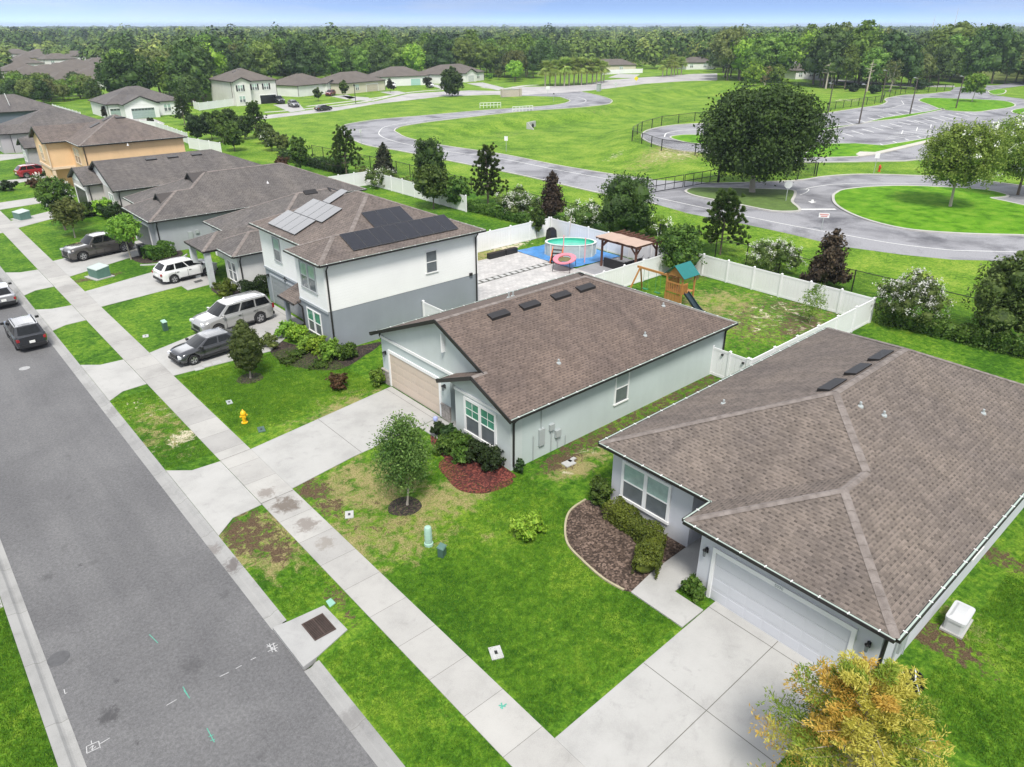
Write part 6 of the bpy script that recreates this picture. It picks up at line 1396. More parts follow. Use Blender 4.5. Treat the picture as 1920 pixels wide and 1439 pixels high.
for px, l in (((1674, 608), 'white stake standing in front of the hedge near the white crape myrtle'), ((1817, 643), 'white stake in the hedge line near the tall right tree')):
    g = G(*px); tag(mk('marker_stake', MB().tube([(g.x, g.y, 0), (g.x, g.y, .95)], .035, 6), WHITEP), l, 'stake', 'white stakes at the hedge')
g = G(25, 232); t = thing('flagpole', 'leaning white flagpole in front of the navy grey bungalow', 'flagpole', (g.x, g.y-6, 0)); mk('shaft', MB().tube([(0, 0, 0), (-.9, 0, 6.5)], .07, 6), WHITEP, parent=t)
for i, (px, py, d) in enumerate(((1625, 27, 800), (1752, 28, 700), (1885, 34, 720), (1593, 36, 850))):
    t_ = (px-CX)/FPX; dr = Vector((RT.x*t_+FW.x, RT.y*t_+FW.y, 0)).normalized(); g = dr*d; z = HC+(HY-py)/FPX*d*math.cos(PITCH)*1.05
    t = thing('radio_mast', ['thin radio mast on the horizon above the dead pine', 'white radio mast rising above the wood behind the car park', 'faint radio mast at the right end of the horizon', 'faint thin mast left of the other masts'][i], 'mast', g); mk('lattice', MB().tube([(0, 0, 0), (0, 0, z)], [.55, .22], 6), SIGNB, parent=t); mk('antenna', MB().tube([(0, 0, z), (0, 0, z+1.5)], .12, 5), SIGNB, parent=t)
# ------------------------------------------------------------------ foliage kit
BARK = M('grey_bark', (.17, .135, .105), .9, .3, 4, fine=18, bmp=.4); BARKP = M('pale_bark', (.42, .37, .31), .85, .25, 3, fine=14, bmp=.3)
LF = dict(
 oak=leafmat('oak_leaves', (.012, .032, .006), (.031, .068, .011), (.075, .125, .024)),
 mid=leafmat('mid_leaves', (.017, .045, .007), (.045, .098, .013), (.12, .185, .03)),
 column=leafmat('column_leaves', (.028, .055, .010), (.062, .10, .018), (.13, .18, .045)),
 young=leafmat('sapling_leaves', (.02, .055, .010), (.055, .115, .018), (.17, .25, .06)),
 elm=leafmat('young_elm_leaves', (.03, .07, .010), (.075, .14, .022), (.17, .24, .06)),
 fresh=leafmat('fresh_leaves', (.06, .13, .014), (.15, .26, .03), (.33, .44, .09), trans=.35),
 light=leafmat('light_leaves', (.05, .13, .012), (.12, .24, .02), (.24, .36, .05)),
 lime=leafmat('lime_leaves', (.06, .17, .008), (.17, .34, .015), (.34, .48, .06)),
 olive=leafmat('olive_leaves', (.035, .055, .012), (.085, .115, .025), (.17, .19, .05)),
 dark=leafmat('dark_leaves', (.008, .022, .006), (.020, .045, .010), (.045, .08, .02)),
 mag=leafmat('bronze_magnolia_leaves', (.012, .010, .008), (.038, .024, .018), (.085, .06, .035)),
 magg=leafmat('magnolia_leaves', (.008, .016, .007), (.022, .034, .012), (.06, .055, .03)),
 pine=leafmat('pine_needles', (.018, .045, .008), (.045, .10, .018), (.13, .20, .04)),
 hedge=leafmat('hedge_leaves', (.018, .05, .008), (.045, .11, .012), (.12, .19, .03)),
 oldhedge=leafmat('olive_hedge_leaves', (.03, .055, .008), (.08, .13, .015), (.17, .22, .03)),
 myrtle=leafmat('myrtle_leaves', (.03, .07, .012), (.075, .14, .025), (.16, .22, .06)),
 gold=leafmat('golden_cypress_leaves', (.36, .36, .035), (.64, .60, .085), (.82, .80, .2), trans=.4),
 rust=leafmat('rusty_cypress_leaves', (.26, .15, .02), (.58, .37, .06), (.74, .55, .13), trans=.4),
 green2=leafmat('green_cypress_leaves', (.05, .11, .01), (.14, .24, .02), (.3, .38, .05)),
 palm=leafmat('palm_fronds', (.11, .19, .03), (.24, .35, .06), (.42, .48, .14), trans=.45), straw=leafmat('dead_fronds', (.10, .08, .03), (.2, .16, .06), (.3, .25, .1)),
 red=leafmat('croton_leaves', (.03, .012, .008), (.10, .03, .02), (.12, .10, .03)))
BLOS = leafmat('white_blossom', (.62, .62, .54), (.78, .78, .72), (.85, .85, .8), trans=.3)
def unit(v): return v/np.maximum(np.linalg.norm(v, axis=-1, keepdims=True), 1e-9)
def leafq(P, D, s, asp=.55, jit=.8, rg=NR):
    """quads (n,4,3): rhombic leaves at P, facing roughly D"""
    n = len(P); nrm = unit(D+rg.normal(0, jit, (n, 3))); t = unit(np.cross(nrm, rg.normal(0, 1, (n, 3)))); b = np.cross(nrm, t)
    s = (s*rg.uniform(.65, 1.35, (n, 1))); cup = nrm*s*.12
    return np.stack([P-t*s, P-b*s*asp+cup, P+t*s, P+b*s*asp+cup], 1)
def sph(n, rg=NR): return unit(rg.normal(0, 1, (n, 3)))
def coreq(c, r, rg=NR, nu=9, nv=6):
    q = []
    ph = rg.uniform(0, 6.28); k = 1+rg.normal(0, .07, (nv+1, nu))
    def p(i, j): th = math.pi*i/nv; a = 2*math.pi*j/nu+ph; f = k[i, j % nu]; return (c[0]+r[0]*f*math.sin(th)*math.cos(a), c[1]+r[1]*f*math.sin(th)*math.sin(a), c[2]+r[2]*f*math.cos(th))
    for i in range(nv):
        for j in range(nu): q.append((p(i, j), p(i+1, j), p(i+1, j+1), p(i, j+1)))
    return np.array(q)
def lobes_crown(lobes, n, s, rc=.32, rg=NR, core=.62, up=.25, asp=.55, shell=(.72, 1.03)):
    """lobes [(c,r)], n leaves in clumps of ~14; returns quads, clump centres, directions"""
    area_ = np.array([(r[0]*r[1]+r[1]*r[2]+r[0]*r[2]) for c, r in lobes]); area_ = area_/area_.sum(); out = []; CC = []; DD = []
    for (c, r), w in zip(lobes, area_):
        m = max(3, int(n*w/14)); d = sph(m, rg); d[:, 2] = np.where(d[:, 2] < -.8, -d[:, 2], d[:, 2]); d = unit(d+np.array([0, 0, up]))
        cc = np.array(c)+d*np.array(r)*rg.uniform(*shell, (m, 1)); CC.append(cc); DD.append(d)
        k = 14; rr = rc*min(r)
        P = np.repeat(cc, k, 0)+rg.normal(0, 1, (m*k, 3))*rr*.5; D = np.repeat(d, k, 0)
        out.append(leafq(P, D+np.array([0, 0, .35]), s, asp, rg=rg))
        if core: out.append(coreq(c, np.array(r)*core, rg))
    return np.concatenate(out), np.concatenate(CC), np.concatenate(DD)
def profile_lobes(kind, r, z0, z1, n, rg, rough=0.):
    f = {'ball': lambda t: math.sqrt(max(.05, 1-(2*t-1)**2)), 'egg': lambda t: math.sin(math.pi*min(1, t**.75*.96+.03)), 'cone': lambda t: max(.08, (1-t)**.85)*min(1, .55+t*4), 'vase': lambda t: .35+.65*math.sin(math.pi*min(1, t*.72+.16)),
         'dome': lambda t: math.sqrt(max(.03, 1-t**2.4))*min(1, .75+t*2)}[kind]
    H_ = z1-z0; L_ = []
    for i in range(n):
        t = (i+.5)/n*.86+.05; a = i*2.39996+rg.uniform(-.4, .4); fr = f(t)*r
        lr = min(max(fr*rg.uniform(.46, .66), r*.16), H_*.30); lr *= 1+rough*rg.uniform(-.45, .3); rad = max(0, fr-lr*.88)*rg.uniform(.75-.2*rough, 1.08+.12*rough)
        lz = lr*rg.uniform(.72, .95)
        L_.append(((rad*math.cos(a), rad*math.sin(a), min(max(z0+H_*t, z0+lz*.8), z1-lz*.92)), (lr*rg.uniform(.9, 1.15), lr*rg.uniform(.9, 1.15), lz)))
    zc = (z0+z1)/2
    L_.append(((0, 0, zc), (r*.55, r*.55, H_*.36)))
    return L_
def trunk_mb(h, r0, z_split, lobes, rg, limbs=5, lean=.03, stems=1):
    mb = MB()
    for st in range(stems):
        o = (rg.uniform(-.25, .25), rg.uniform(-.25, .25)) if stems > 1 else (0, 0); a = rg.uniform(0, 6.28)
        pts = [(o[0]*.3, o[1]*.3, -.1), (o[0]*.3, o[1]*.3, .12)]; rad = [r0*1.5, r0]
        for k in range(1, 5): t = k/4; pts.append((o[0]*(1+2*t)+lean*h*t*math.cos(a), o[1]*(1+2*t)+lean*h*t*math.sin(a), z_split*t+h*.12*t)); rad.append(r0*(1-.45*t))
        mb.tube(pts, rad, 8); e = Vector(pts[-1]); b = Vector(pts[-2])
        idx = rg.permutation(len(lobes))[:limbs]
        for i in idx:
            c = Vector(lobes[i][0]); s_ = b.lerp(e, rg.uniform(.2, 1.)); m = s_.lerp(c, .5)+Vector((0, 0, -.05*h)); mb.tube([s_, m, c], [r0*.42, r0*.28, r0*.1], 6)
    return mb
def tree(name, label, cat, loc, h, r, prof='ball', z0f=.3, n=6000, s=.12, mat='mid', nl=11, seed=1, bark=None, r0=None, rc=.34, core=.62, blossoms=0, bs=.10, group=None, limbs=5, stems=1, leafm=None, rough=.25, sxy=(1, 1), asp=.55, rz=None):
    rg = np.random.default_rng(seed); t = thing(name, label, cat, loc, rg.uniform(0, 6.28) if rz is None else rz, group)
    lb = profile_lobes(prof, r, h*z0f, h, nl, rg, rough); lb = [((c[0]*sxy[0], c[1]*sxy[1], c[2]), (q[0]*sxy[0], q[1]*sxy[1], q[2])) for c, q in lb]
    q, cc, dd = lobes_crown(lb, n, s, rc, rg, core, asp=asp); mb = MB(); mb.quadarr(q)
    mk('crown', mb, LF[mat], parent=t)
    if h*z0f > .25 or bark: mk('trunk', trunk_mb(h, r0 or max(.05, h*.018), h*z0f*1.05, lb, rg, limbs, stems=stems), bark or BARK, parent=t, smooth=60)
    if blossoms:
        i = rg.permutation(len(cc))[:blossoms]; out = []
        top = i[cc[i][:, 2] > h*(z0f+.15)]
        P = np.repeat(cc[top]+dd[top]*r*.10, 16, 0)+rg.normal(0, bs*1.0, (len(top)*16, 3)); mb = MB(); mb.quadarr(leafq(P, np.repeat(dd[top], 16, 0), bs*.5, .8, rg=rg)); mk('blossom', mb, BLOS, parent=t)
    return t
def px_tree(name, label, cat, base, topy, hw, **k):
    g, h, r = tp(base, topy, hw); return tree(name, label, cat, g, h, r, **k)
def pine(name, label, loc, h, r, seed=1, mat='pine', group=None, cat='pine tree', z0=.22):
    rg = np.random.default_rng(seed); t = thing(name, label, cat, loc, rg.uniform(0, 6.28), group); tb = MB(); tb.tube([(0, 0, -.1), (0, 0, h*.5), (.03*h, .01*h, h*.97)], [h*.018, h*.012, h*.004], 8); P = []; D = []
    nz = int(9+h*.6)
    for i in range(nz):
        z = h*(z0+(.97-z0)*i/(nz-1)); f = (i/(nz-1)); ln = r*(1.05-.78*f)*rg.uniform(.75, 1.1); nb = 5 if f < .85 else 3
        for b in range(nb):
            a = i*1.1+b*6.283/nb+rg.uniform(-.3, .3); d = np.array([math.cos(a), math.sin(a), 0]); rise = .25+.5*f
            pts = [np.array([0, 0, z]), np.array([0, 0, z])+d*ln*.5+np.array([0, 0, ln*rise*.25]), np.array([0, 0, z])+d*ln+np.array([0, 0, ln*rise*.75])]
            tb.tube([tuple(p) for p in pts], [h*.005, h*.004, h*.002], 5)
            for k in range(7):
                u = .34+.66*k/6; p = pts[0]*(1-u)**2+2*pts[1]*u*(1-u)+pts[2]*u*u+rg.normal(0, .07*r, 3)
                m = 40; dd = unit(sph(m, rg)*.62+d*.75+np.array([0, 0, .85])); L_ = .40*rg.uniform(.8, 1.2)*max(1, h/8)
                P.append(np.repeat(p[None], m, 0)); D.append(dd*L_)
    P = np.concatenate(P); D = np.concatenate(D); w = unit(np.cross(D, rg.normal(0, 1, D.shape)))*.038*max(1, h/7)
    q = np.stack([P, P+D*.55+w, P+D, P+D*.55-w], 1); mb = MB(); mb.quadarr(q)
    mk('crown', mb, LF[mat], parent=t); mk('trunk', tb, BARK, parent=t, smooth=60); return t
def hedge(name, label, path, w, h, n, s, mat, seed=1, wob=.08, cat='hedge', group=None, bloss=0):
    rg = np.random.default_rng(seed); P_ = [Vector((p[0], p[1], 0)) for p in path]; seg = [(b-a).length for a, b in zip(P_, P_[1:])]; tot = sum(seg); c = sum(P_, Vector())/len(P_)
    t = thing(name, label, cat, c, 0, group); out = []; per = []
    for a, b, l_ in zip(P_, P_[1:], seg):
        m = max(8, int(n*l_/tot)); u = (b-a).normalized(); nn = np.array([-u.y, u.x, 0])
        q = rg.uniform(-.02*tot, l_+.02*tot, m)
        ph = rg.uniform(0, 9); wv = 1+wob*(np.sin(q*2.3+ph)+np.sin(q*5.1+ph*2)); sd = rg.uniform(0, 1, m); side = np.where(sd < .5, 0, np.where(sd < .75, -1, 1))
        x = np.where(side == 0, rg.uniform(-w/2, w/2, m), side*w/2*rg.uniform(.82, 1.02, m))*wv; z = np.where(side == 0, h*rg.uniform(.9, 1.04, m), rg.uniform(.05, h, m))*wv
        P = np.array(a)[None]+np.array(u)[None]*q[:, None]+nn[None]*x[:, None]; P[:, 2] = z
        D = nn[None]*side[:, None]+np.array([0, 0, 1.])*(side == 0)[:, None]+np.array([0, 0, .3])
        out.append(leafq(P, D, s, .6, .7, rg)); k = max(1, int(l_/.8))
        for i in range(k): cpt = a.lerp(b, (i+.5)/k); out.append(coreq((cpt.x, cpt.y, h*.46), (l_/k*.58, w*.42, h*.46) if abs(u.x) > .7 else (w*.42, l_/k*.58, h*.46), rg, 10, 6))
    mb = MB(); mb.quadarr(np.concatenate(out)); mk('foliage', mb, LF[mat], parent=t, world=True); return t
def shrub(name, label, px, r, h, mat, n=1400, s=.07, seed=1, group=None, world=None, cat='shrub', bl=0, bs=.05):
    loc = world or G(*px); return tree(name, label, cat, loc, h, r, 'ball', .02, n, s, mat, 7, seed, core=.7, group=group, blossoms=bl, bs=bs, rc=.4)

# ------------------------------------------------------------------ mulch beds
def chips(name, a, b, c_):
    m, nt, bs = nodes(name); co = obco(nt); v = nt.nodes.new('ShaderNodeTexVoronoi'); v.inputs['Scale'].default_value = 13; v.inputs['Randomness'].default_value = 1; L(nt, co, v.inputs['Vector'])
    sx = nt.nodes.new('ShaderNodeSeparateColor'); L(nt, v.outputs['Color'], sx.inputs[0]); c = ramp(nt, sx.outputs[0], [(.1, a), (.55, b), (.95, c_)]); c = mixc(nt, ramp(nt, noise(nt, co, 1.1, 5), [(.35, (0, 0, 0)), (.7, (.55, .55, .55))]), c, a)
    L(nt, c, bs.inputs['Base Color']); bs.inputs['Roughness'].default_value = .95; bump(nt, bs, sx.outputs[1], .8, .04); return m
REDM = chips('red_mulch', (.035, .008, .006), (.12, .022, .016), (.26, .07, .05)); BRNM = chips('brown_mulch', (.03, .018, .012), (.085, .056, .040), (.22, .155, .12)); DRKM = chips('dark_mulch', (.012, .009, .008), (.04, .028, .022), (.1, .07, .05))
def bed(pts, m, z=.012, closed=True, zt=None):
    o = cr([(p[0], p[1], 0) for p in pts], True, 5); c = sum((Vector(p) for p in o), Vector())/len(o); mb = MB(); k = len(o)
    for i in range(k):
        a, b = o[i], o[(i+1) % k]; mb.face([(c.x, c.y, z+.03), (a[0], a[1], z), (b[0], b[1], z)])
    return struct('mulch_bed', mb, m)
bed(gs([(822, 872), (838, 898), (862, 920), (905, 926), (948, 914), (962, 900), (930, 880), (880, 855), (845, 855)]), REDM)
bed([(18.2, 27.0), (18.95, 25.9), (18.95, 21.6), (18.6, 21.2), (17.9, 21.6), (17.4, 23.4), (17.4, 25.6)], REDM, .014)
g = gs([(1098, 938), (1070, 958), (1060, 985), (1064, 1020), (1090, 1050), (1130, 1085), (1170, 1108), (1210, 1108), (1250, 1085), (1300, 1035)]); bd = g+[Vector((20.6, 13.0, 0)), Vector((20.6, 16.8, 0))]
BEDO = o = cr(g, False, 4)+[Vector((20.66, 12.9, 0)), Vector((20.66, 16.9, 0))]; mb = MB(); c = G(1180, 1010)
for i in range(len(o)): a, b = o[i], o[(i+1) % len(o)]; mb.face([(c.x, c.y, .05), (a.x, a.y, .012), (b.x, b.y, .012)])
struct('mulch_bed', mb, BRNM)
mb = MB(); kerbline(mb, cr(g[:-3], False, 6), .085, -.02, .065); tag(mk('bed_edging', mb, M('tan_edging', (.36, .32, .21), .85, .2, 3)), 'curved tan edging stone strip round the brown mulch bed', 'edging')
def ring(px, r, m): g = G(*px); bed([(g.x+r*math.cos(2*math.pi*k/8)*(1+.1*math.sin(k*2.)), g.y+r*math.sin(2*math.pi*k/8), 0) for k in range(8)], m)
ring((759, 950), .72, DRKM); ring((469, 710), .75, DRKM); ring((1410, 363), 2.4, DRKM); ring((1782, 389), 1.3, DRKM); bed(gs([(505, 648), (530, 640), (600, 672), (680, 668), (720, 640), (700, 655), (640, 692), (560, 690), (515, 670)]), DRKM)
bed([(16.3, 68.6, 0), (16.4, 71.6, 0), (20, 71.6, 0), (20, 68.9, 0), (18, 68.0, 0)], DRKM); bed([(18.4, 54.6, 0), (19.8, 54.6, 0), (19.8, 57.6, 0), (18.3, 57.6, 0)], DRKM)
mb = MB(); kerbline(mb, cr([(16.0, 67.9, 0), (17.4, 67.2, 0), (19.2, 67.6, 0), (20.3, 68.6, 0)]), .15, -.02, .1); tag(mk('bed_edging', mb, LID), 'pale curved edging in front of the clipped hedge by the bins', 'edging')
# ------------------------------------------------------------------ near planting
# foreground cypress: fine feathery sprays on radiating branches
def cypress(label, loc, h, r, seed):
    rg = np.random.default_rng(seed); t = thing('cypress_tree', label, 'tree', loc, .4); tb = MB(); tb.tube([(0, 0, -.1), (.05, 0, h*.5), (0, .1, h*.86)], [.13, .08, .012], 8); A = {'gold': [], 'rust': [], 'green2': []}
    for i in range(104):
        f = (i+.5)/104; z = h*(.22+.76*f); ln = r*(1.08-.62*f)*rg.uniform(.7, 1.12) if f < .93 else r*.34; a = i*2.39996+rg.uniform(-.3, .3); d = np.array([math.cos(a), math.sin(a), 0]); o = np.array([0, 0, z])
        e = o+d*ln+np.array([0, 0, ln*rg.uniform(.05, .42)]); m = (o+e)/2+np.array([0, 0, -.05*ln]); (tb.tube([tuple(o), tuple(m), tuple(e)], [.022, .014, .005], 5) if f < .8 else None)
        side = np.cross(d, [0, 0, 1]); key = rg.choice(['gold', 'rust', 'green2'], p=[.46, .26, .28] if f > .42 else [.16, .14, .7])
        for k in range(15):
            u = .28+.72*k/14; p = o*(1-u)**2+2*m*u*(1-u)+e*u*u; sl_ = ln*.36*(1.1-.6*u)*rg.uniform(.6, 1.2)
            for sgn in (-1, 1):
                dd = unit((side*sgn*1.0+d*.6+np.array([0, 0, rg.uniform(-.25, .5)]))[None])[0]; q = rg.uniform(0, 1, (16, 1)); P = p+dd*sl_*q+rg.normal(0, .032, (16, 3))
                dv = unit(dd+rg.normal(0, .55, (16, 3))+np.array([0, 0, .15]))*rg.uniform(.07, .15, (16, 1)); w = unit(np.cross(dv, rg.normal(0, 1, (16, 3))))*.016
                A[key].append(np.stack([P, P+dv*.5+w, P+dv, P+dv*.5-w], 1))
    for k, v in A.items(): mb = MB(); mb.quadarr(np.concatenate(v)); mk('foliage', mb, LF[k], parent=t)
    mk('trunk', tb, BARKP, parent=t, smooth=60)
cypress('feathery golden yellow and rust cypress beside the wide driveway', (14.45, 3.35, 0), 5.1, 2.3, 5)
px_tree('young_tree', 'young airy green tree in a dark mulch ring on the dry lawn', 'tree', (764, 948), 768, 58, prof='egg', z0f=.15, n=9500, s=.06, mat='young', nl=22, seed=8, bark=BARKP, r0=.055, core=0, rc=.6, rough=.7, asp=.5)
px_tree('oval_tree', 'dense oval tree in a mulch ring before the dark grey sedan', 'tree', (470, 710), 592, 30, prof='egg', z0f=.13, n=15000, s=.05, mat='column', nl=34, seed=4, bark=BARKP, r0=.06, core=.85, rough=0., rc=.3)
shrub('shrub', 'bright lime green shrub in the middle of the front lawn', (990, 1003), .85, .95, 'lime', 2000, .06, 6)
hedge('hedge', 'clipped olive green hedge in the brown mulch bed along the lavender bungalow', [(20.0, 16.2), (19.7, 13.7), (17.95, 12.75)], .95, .72, 7500, .05, 'oldhedge', 7)
shrub('shrub', 'dark leafy shrub at the corner of the lavender bungalow', (0, 0), .62, 1.25, 'mid', 1500, .075, 8, world=(20.2, 17.1, 0))
shrub('shrub', 'small leafy shrub at the garage corner beside the path', (1300, 1118), .52, .72, 'hedge', 1300, .07, 9)
for i, (x, y, r, h) in enumerate(((18.45, 26.6, .55, .7), (18.35, 25.6, .6, .95), (18.3, 24.6, .7, 1.05), (17.6, 25.0, .68, .95), (18.35, 23.4, .7, 1.1), (18.4, 22.4, .68, 1.1), (17.7, 23.9, .6, .8))):
    shrub('shrub', ['dark shrub by the front path of the sage bungalow', 'dark shrub under the left bay window pane', 'broad dark shrub under the middle of the bay window', 'rounded shrub standing out in front of the bay window row', 'dark shrub under the right bay window pane', 'dark shrub at the downspout end of the bay window', 'low shrub at the edge of the red mulch before the bay'][i], (0, 0), r, h, ['dark', 'dark', 'hedge', 'hedge', 'dark', 'dark', 'hedge'][i], 1500, .075, 20+i, 'shrubs along the bay window', world=(x, y, 0))
shrub('shrub', 'thin leafy sprout at the bungalow corner downspout', (0, 0), .3, .75, 'dark', 260, .07, 31, world=(19.2, 21.3, 0))
shrub('shrub', 'yellow green shrub at the left garage corner of the sage bungalow', (710, 722), .6, .95, 'oldhedge', 1100, .07, 32); shrub('shrub', 'reddish brown shrub on the lawn left of the sage bungalow', (636, 730), .72, 1.0, 'red', 1100, .07, 33)
SH = [((540, 632), .85, 1.1, 'light'), ((562, 642), .85, 1.15, 'lime'), ((580, 655), .8, 1.0, 'light'), ((598, 662), .85, 1.1, 'lime'), ((622, 672), .9, 1.15, 'light'), ((648, 672), .85, 1.0, 'hedge')]
for i, (px, r, h, m) in enumerate(SH): shrub('shrub', ['bright green shrub at the porch end of the row under the two storey house', 'second bright shrub from the porch under the two storey house', 'middle bright shrub below the ground floor window', 'lime shrub right below the ground floor window of the two storey house', 'large bright shrub at the corner downspout of the two storey house', 'darker green shrub past the corner of the two storey house'][i], px, r, h, m, 2000, .085, 40+i, 'shrubs along the two storey house')
shrub('shrub', 'dull green round shrub between the oval tree and the garage porch', (505, 652), .8, .9, 'olive', 1400, .06, 51); shrub('shrub', 'low spreading ground cover shrub in the curved bed', (556, 668), .85, .4, 'hedge', 1300, .05, 52); shrub('shrub', 'low ground cover mound at the outer bend of the curved bed', (600, 688), .95, .35, 'hedge', 1300, .05, 53); shrub('shrub', 'low ground cover mound close to the oval tree', (540, 680), .9, .3, 'hedge', 1100, .05, 54)
shrub('shrub', 'yellow green shrub below the window of the porch bungalow', (424, 556), 1.05, 1.25, 'oldhedge', 2000, .08, 55, bl=0); hedge('hedge', 'dark clipped hedge between the porch bungalow and the two storey house', [(19.3, 53.5), (23.2, 53.5)], 1.3, 1.25, 4200, .07, 'dark', 56)
hedge('hedge', 'clipped square hedge beside the black bins', [(17.0, 69.0), (19.3, 69.7)], 1.5, 1.15, 3600, .07, 'hedge', 57)
px_tree('young_tree', 'light green umbrella shaped tree over the tail of the grey brown pickup', 'tree', (246, 487), 406, 34, prof='vase', z0f=.42, n=4200, s=.10, mat='light', nl=11, seed=58, bark=BARKP, core=.5)
px_tree('young_tree', 'big leafy green tree with white blossoms left of the charcoal garage', 'tree', (123, 432), 335, 34, prof='ball', z0f=.3, n=6000, s=.13, mat='mid', nl=14, seed=59, blossoms=26, bs=.14)
px_tree('young_tree', 'olive brown crowned tree on the lawn before the grey bungalow', 'tree', (141, 446), 375, 32, prof='vase', z0f=.35, n=4200, s=.11, mat='olive', nl=12, seed=60, bark=BARKP, core=.5)
for i, (px, r, h, m) in enumerate((((172, 404), 1.2, 1.4, 'dark'), ((196, 405), 1.4, 1.9, 'lime'), ((214, 412), 1.7, 1.8, 'dark'), ((235, 414), 1.3, 1.5, 'dark'), ((152, 408), 1.2, 1.6, 'mid'))):
    shrub('shrub', ['dark shrub beside the black garage door of the taupe bungalow', 'bright yellow green shrub among dark ones before the taupe bungalow', 'large dark shrub below the gutter corner of the taupe bungalow', 'dark shrub next to the garage of the grey bungalow', 'leafy shrub in front of the forward garage'][i], px, r, h, m, 1500, .11, 61+i, 'shrubs before the taupe bungalow')
for i, (px, r, h, m, b) in enumerate((((16, 358), 1.5, 1.3, 'dark', 0), ((65, 352), 1.0, 1.1, 'red', 0), ((72, 347), 1.1, 1.3, 'mid', 14), ((88, 352), 1., 1.2, 'olive', 0), ((105, 345), 1.4, 2.4, 'mid', 12))):
    shrub('shrub', ['dark round clipped shrub on the lawn at the left picture edge', 'reddish shrub in the flower bed by the peach house', 'white flowering shrub in the bed by the peach house', 'olive shrub at the end of the flower bed', 'tall flowering shrub beside the porch post of the peach house'][i], px, r, h, m, 1300, .1, 70+i, bl=b, bs=.16)
# ------------------------------------------------------------------ back yard row and verge
hedge('hedge', 'dark hedge between white stakes and chain link fence behind the lavender bungalow', [(51.6, 18.8), (52.3, 11.5), (52.6, 4.0)], 1.3, 1.1, 8000, .08, 'hedge', 80, .12)
hedge('hedge', 'trimmed dark hedge on the lawn behind the two storey house', [(51.6, 54.5), (51.0, 66.5)], 1.2, 1.0, 5000, .09, 'hedge', 81, .12)
hedge('hedge', 'low hedge along the back lawn of the grey and taupe bungalows', [(52.2, 72), (52.5, 92)], 1.3, 1.1, 4500, .11, 'olive', 82, .15); hedge('hedge', 'low hedge below the row of dark trees behind the peach house', [(51.5, 95), (50.5, 112)], 1.5, 1.3, 4000, .12, 'dark', 83, .15)
px_tree('broadleaf_tree', 'tall dark leafy tree in the hedge line behind the lavender bungalow', 'tree', (1866, 642), 458, 72, prof='egg', z0f=.10, n=10000, s=.11, mat='young', nl=16, seed=90, core=.66)
px_tree('crape_myrtle', 'white flowering crape myrtle at the corner of the white play yard fence', 'tree', (1697, 612), 520, 66, prof='dome', z0f=.25, n=5200, s=.085, mat='myrtle', nl=13, seed=91, blossoms=190, bs=.10, stems=3, core=.5, r0=.045)
px_tree('crape_myrtle', 'white dotted crape myrtle behind the play yard fence beside the dark red tree', 'tree', (1448, 510), 455, 60, prof='dome', z0f=.15, n=4600, s=.09, mat='myrtle', nl=12, seed=92, blossoms=110, bs=.09, stems=3, core=.55, r0=.045)
px_tree('magnolia', 'dark red leaved tree behind the play yard fence', 'tree', (1546, 540), 422, 46, prof='cone', z0f=.05, n=5200, s=.13, mat='mag', nl=20, seed=93, core=.6, r0=.08)
px_tree('magnolia', 'dark red leaved tree behind the oval pool', 'tree', (1035, 412), 316, 33, prof='cone', z0f=.06, n=4600, s=.13, mat='mag', nl=20, seed=94, core=.6, r0=.08)
px_tree('magnolia', 'dark conical green tree behind the white cornered fence', 'tree', (722, 334), 264, 24, prof='cone', z0f=.05, n=3800, s=.15, mat='magg', nl=18, seed=95, core=.62, r0=.09)
px_tree('broadleaf_tree', 'large dark round tree on the verge behind the pergola', 'tree', (1172, 444), 334, 57, prof='ball', z0f=.06, n=8000, s=.13, mat='oak', nl=16, seed=96, core=.66)
px_tree('broadleaf_tree', 'bushy dark green tree in the play yard fence corner by the swing set', 'tree', (1271, 517), 416, 46, prof='egg', z0f=.12, n=6500, s=.12, mat='mid', nl=15, seed=97, core=.62)
px_tree('columnar_tree', 'narrow columnar tree in the pool patio corner', 'tree', (1006, 448), 378, 16, prof='egg', z0f=.14, n=3600, s=.09, mat='mid', nl=14, seed=98, core=.75)
px_tree('broadleaf_tree', 'round crowned tree at the end of the white cornered fence', 'tree', (813, 392), 314, 38, prof='ball', z0f=.27, n=5200, s=.14, mat='mid', nl=14, seed=99, core=.6)
px_tree('broadleaf_tree', 'taller dark tree behind the round tree near the winding road', 'tree', (806, 345), 262, 34, prof='ball', z0f=.10, n=5200, s=.16, mat='oak', nl=13, seed=100, core=.6)
px_tree('broadleaf_tree', 'small dark shrubby tree at the hedge beside a young pine', 'tree', (858, 392), 333, 26, prof='ball', z0f=.15, n=3200, s=.13, mat='mid', nl=10, seed=101)
g, h, r = tp((1350, 478), 368, 50); pine('pine_tree', 'spiky young pine between the pergola and the play yard fence', g, h, r, 102, 'pine')
g, h, r = tp((915, 388), 280, 34); pine('pine_tree', 'upright young pine behind the trimmed hedge', g, h, r, 103, 'pine')
g, h, r = tp((650, 330), 246, 36); pine('pine_tree', 'broad young pine left of the dark conical tree', g, h, r, 104, 'pine')
g, h, r = tp((347, 235), 182, 18); pine('pine_tree', 'young pine in front of the white gabled house', g, h, r, 105, 'pine')
g, h, r = tp((482, 258), 196, 24); pine('pine_tree', 'young pine at the end of the dark tree row near the estate road', g, h, r, 106, 'pine')
RW = [((372, 268), 215, 22, 'dark'), ((398, 262), 212, 22, 'oak'), ((418, 268), 208, 20, 'mid'), ((440, 284), 228, 22, 'mid'), ((425, 250), 205, 26, 'oak'), ((460, 262), 218, 20, 'oak'), ((510, 283), 242, 22, 'myrtle'), ((530, 290), 252, 16, 'olive'), ((498, 270), 232, 18, 'mid')]
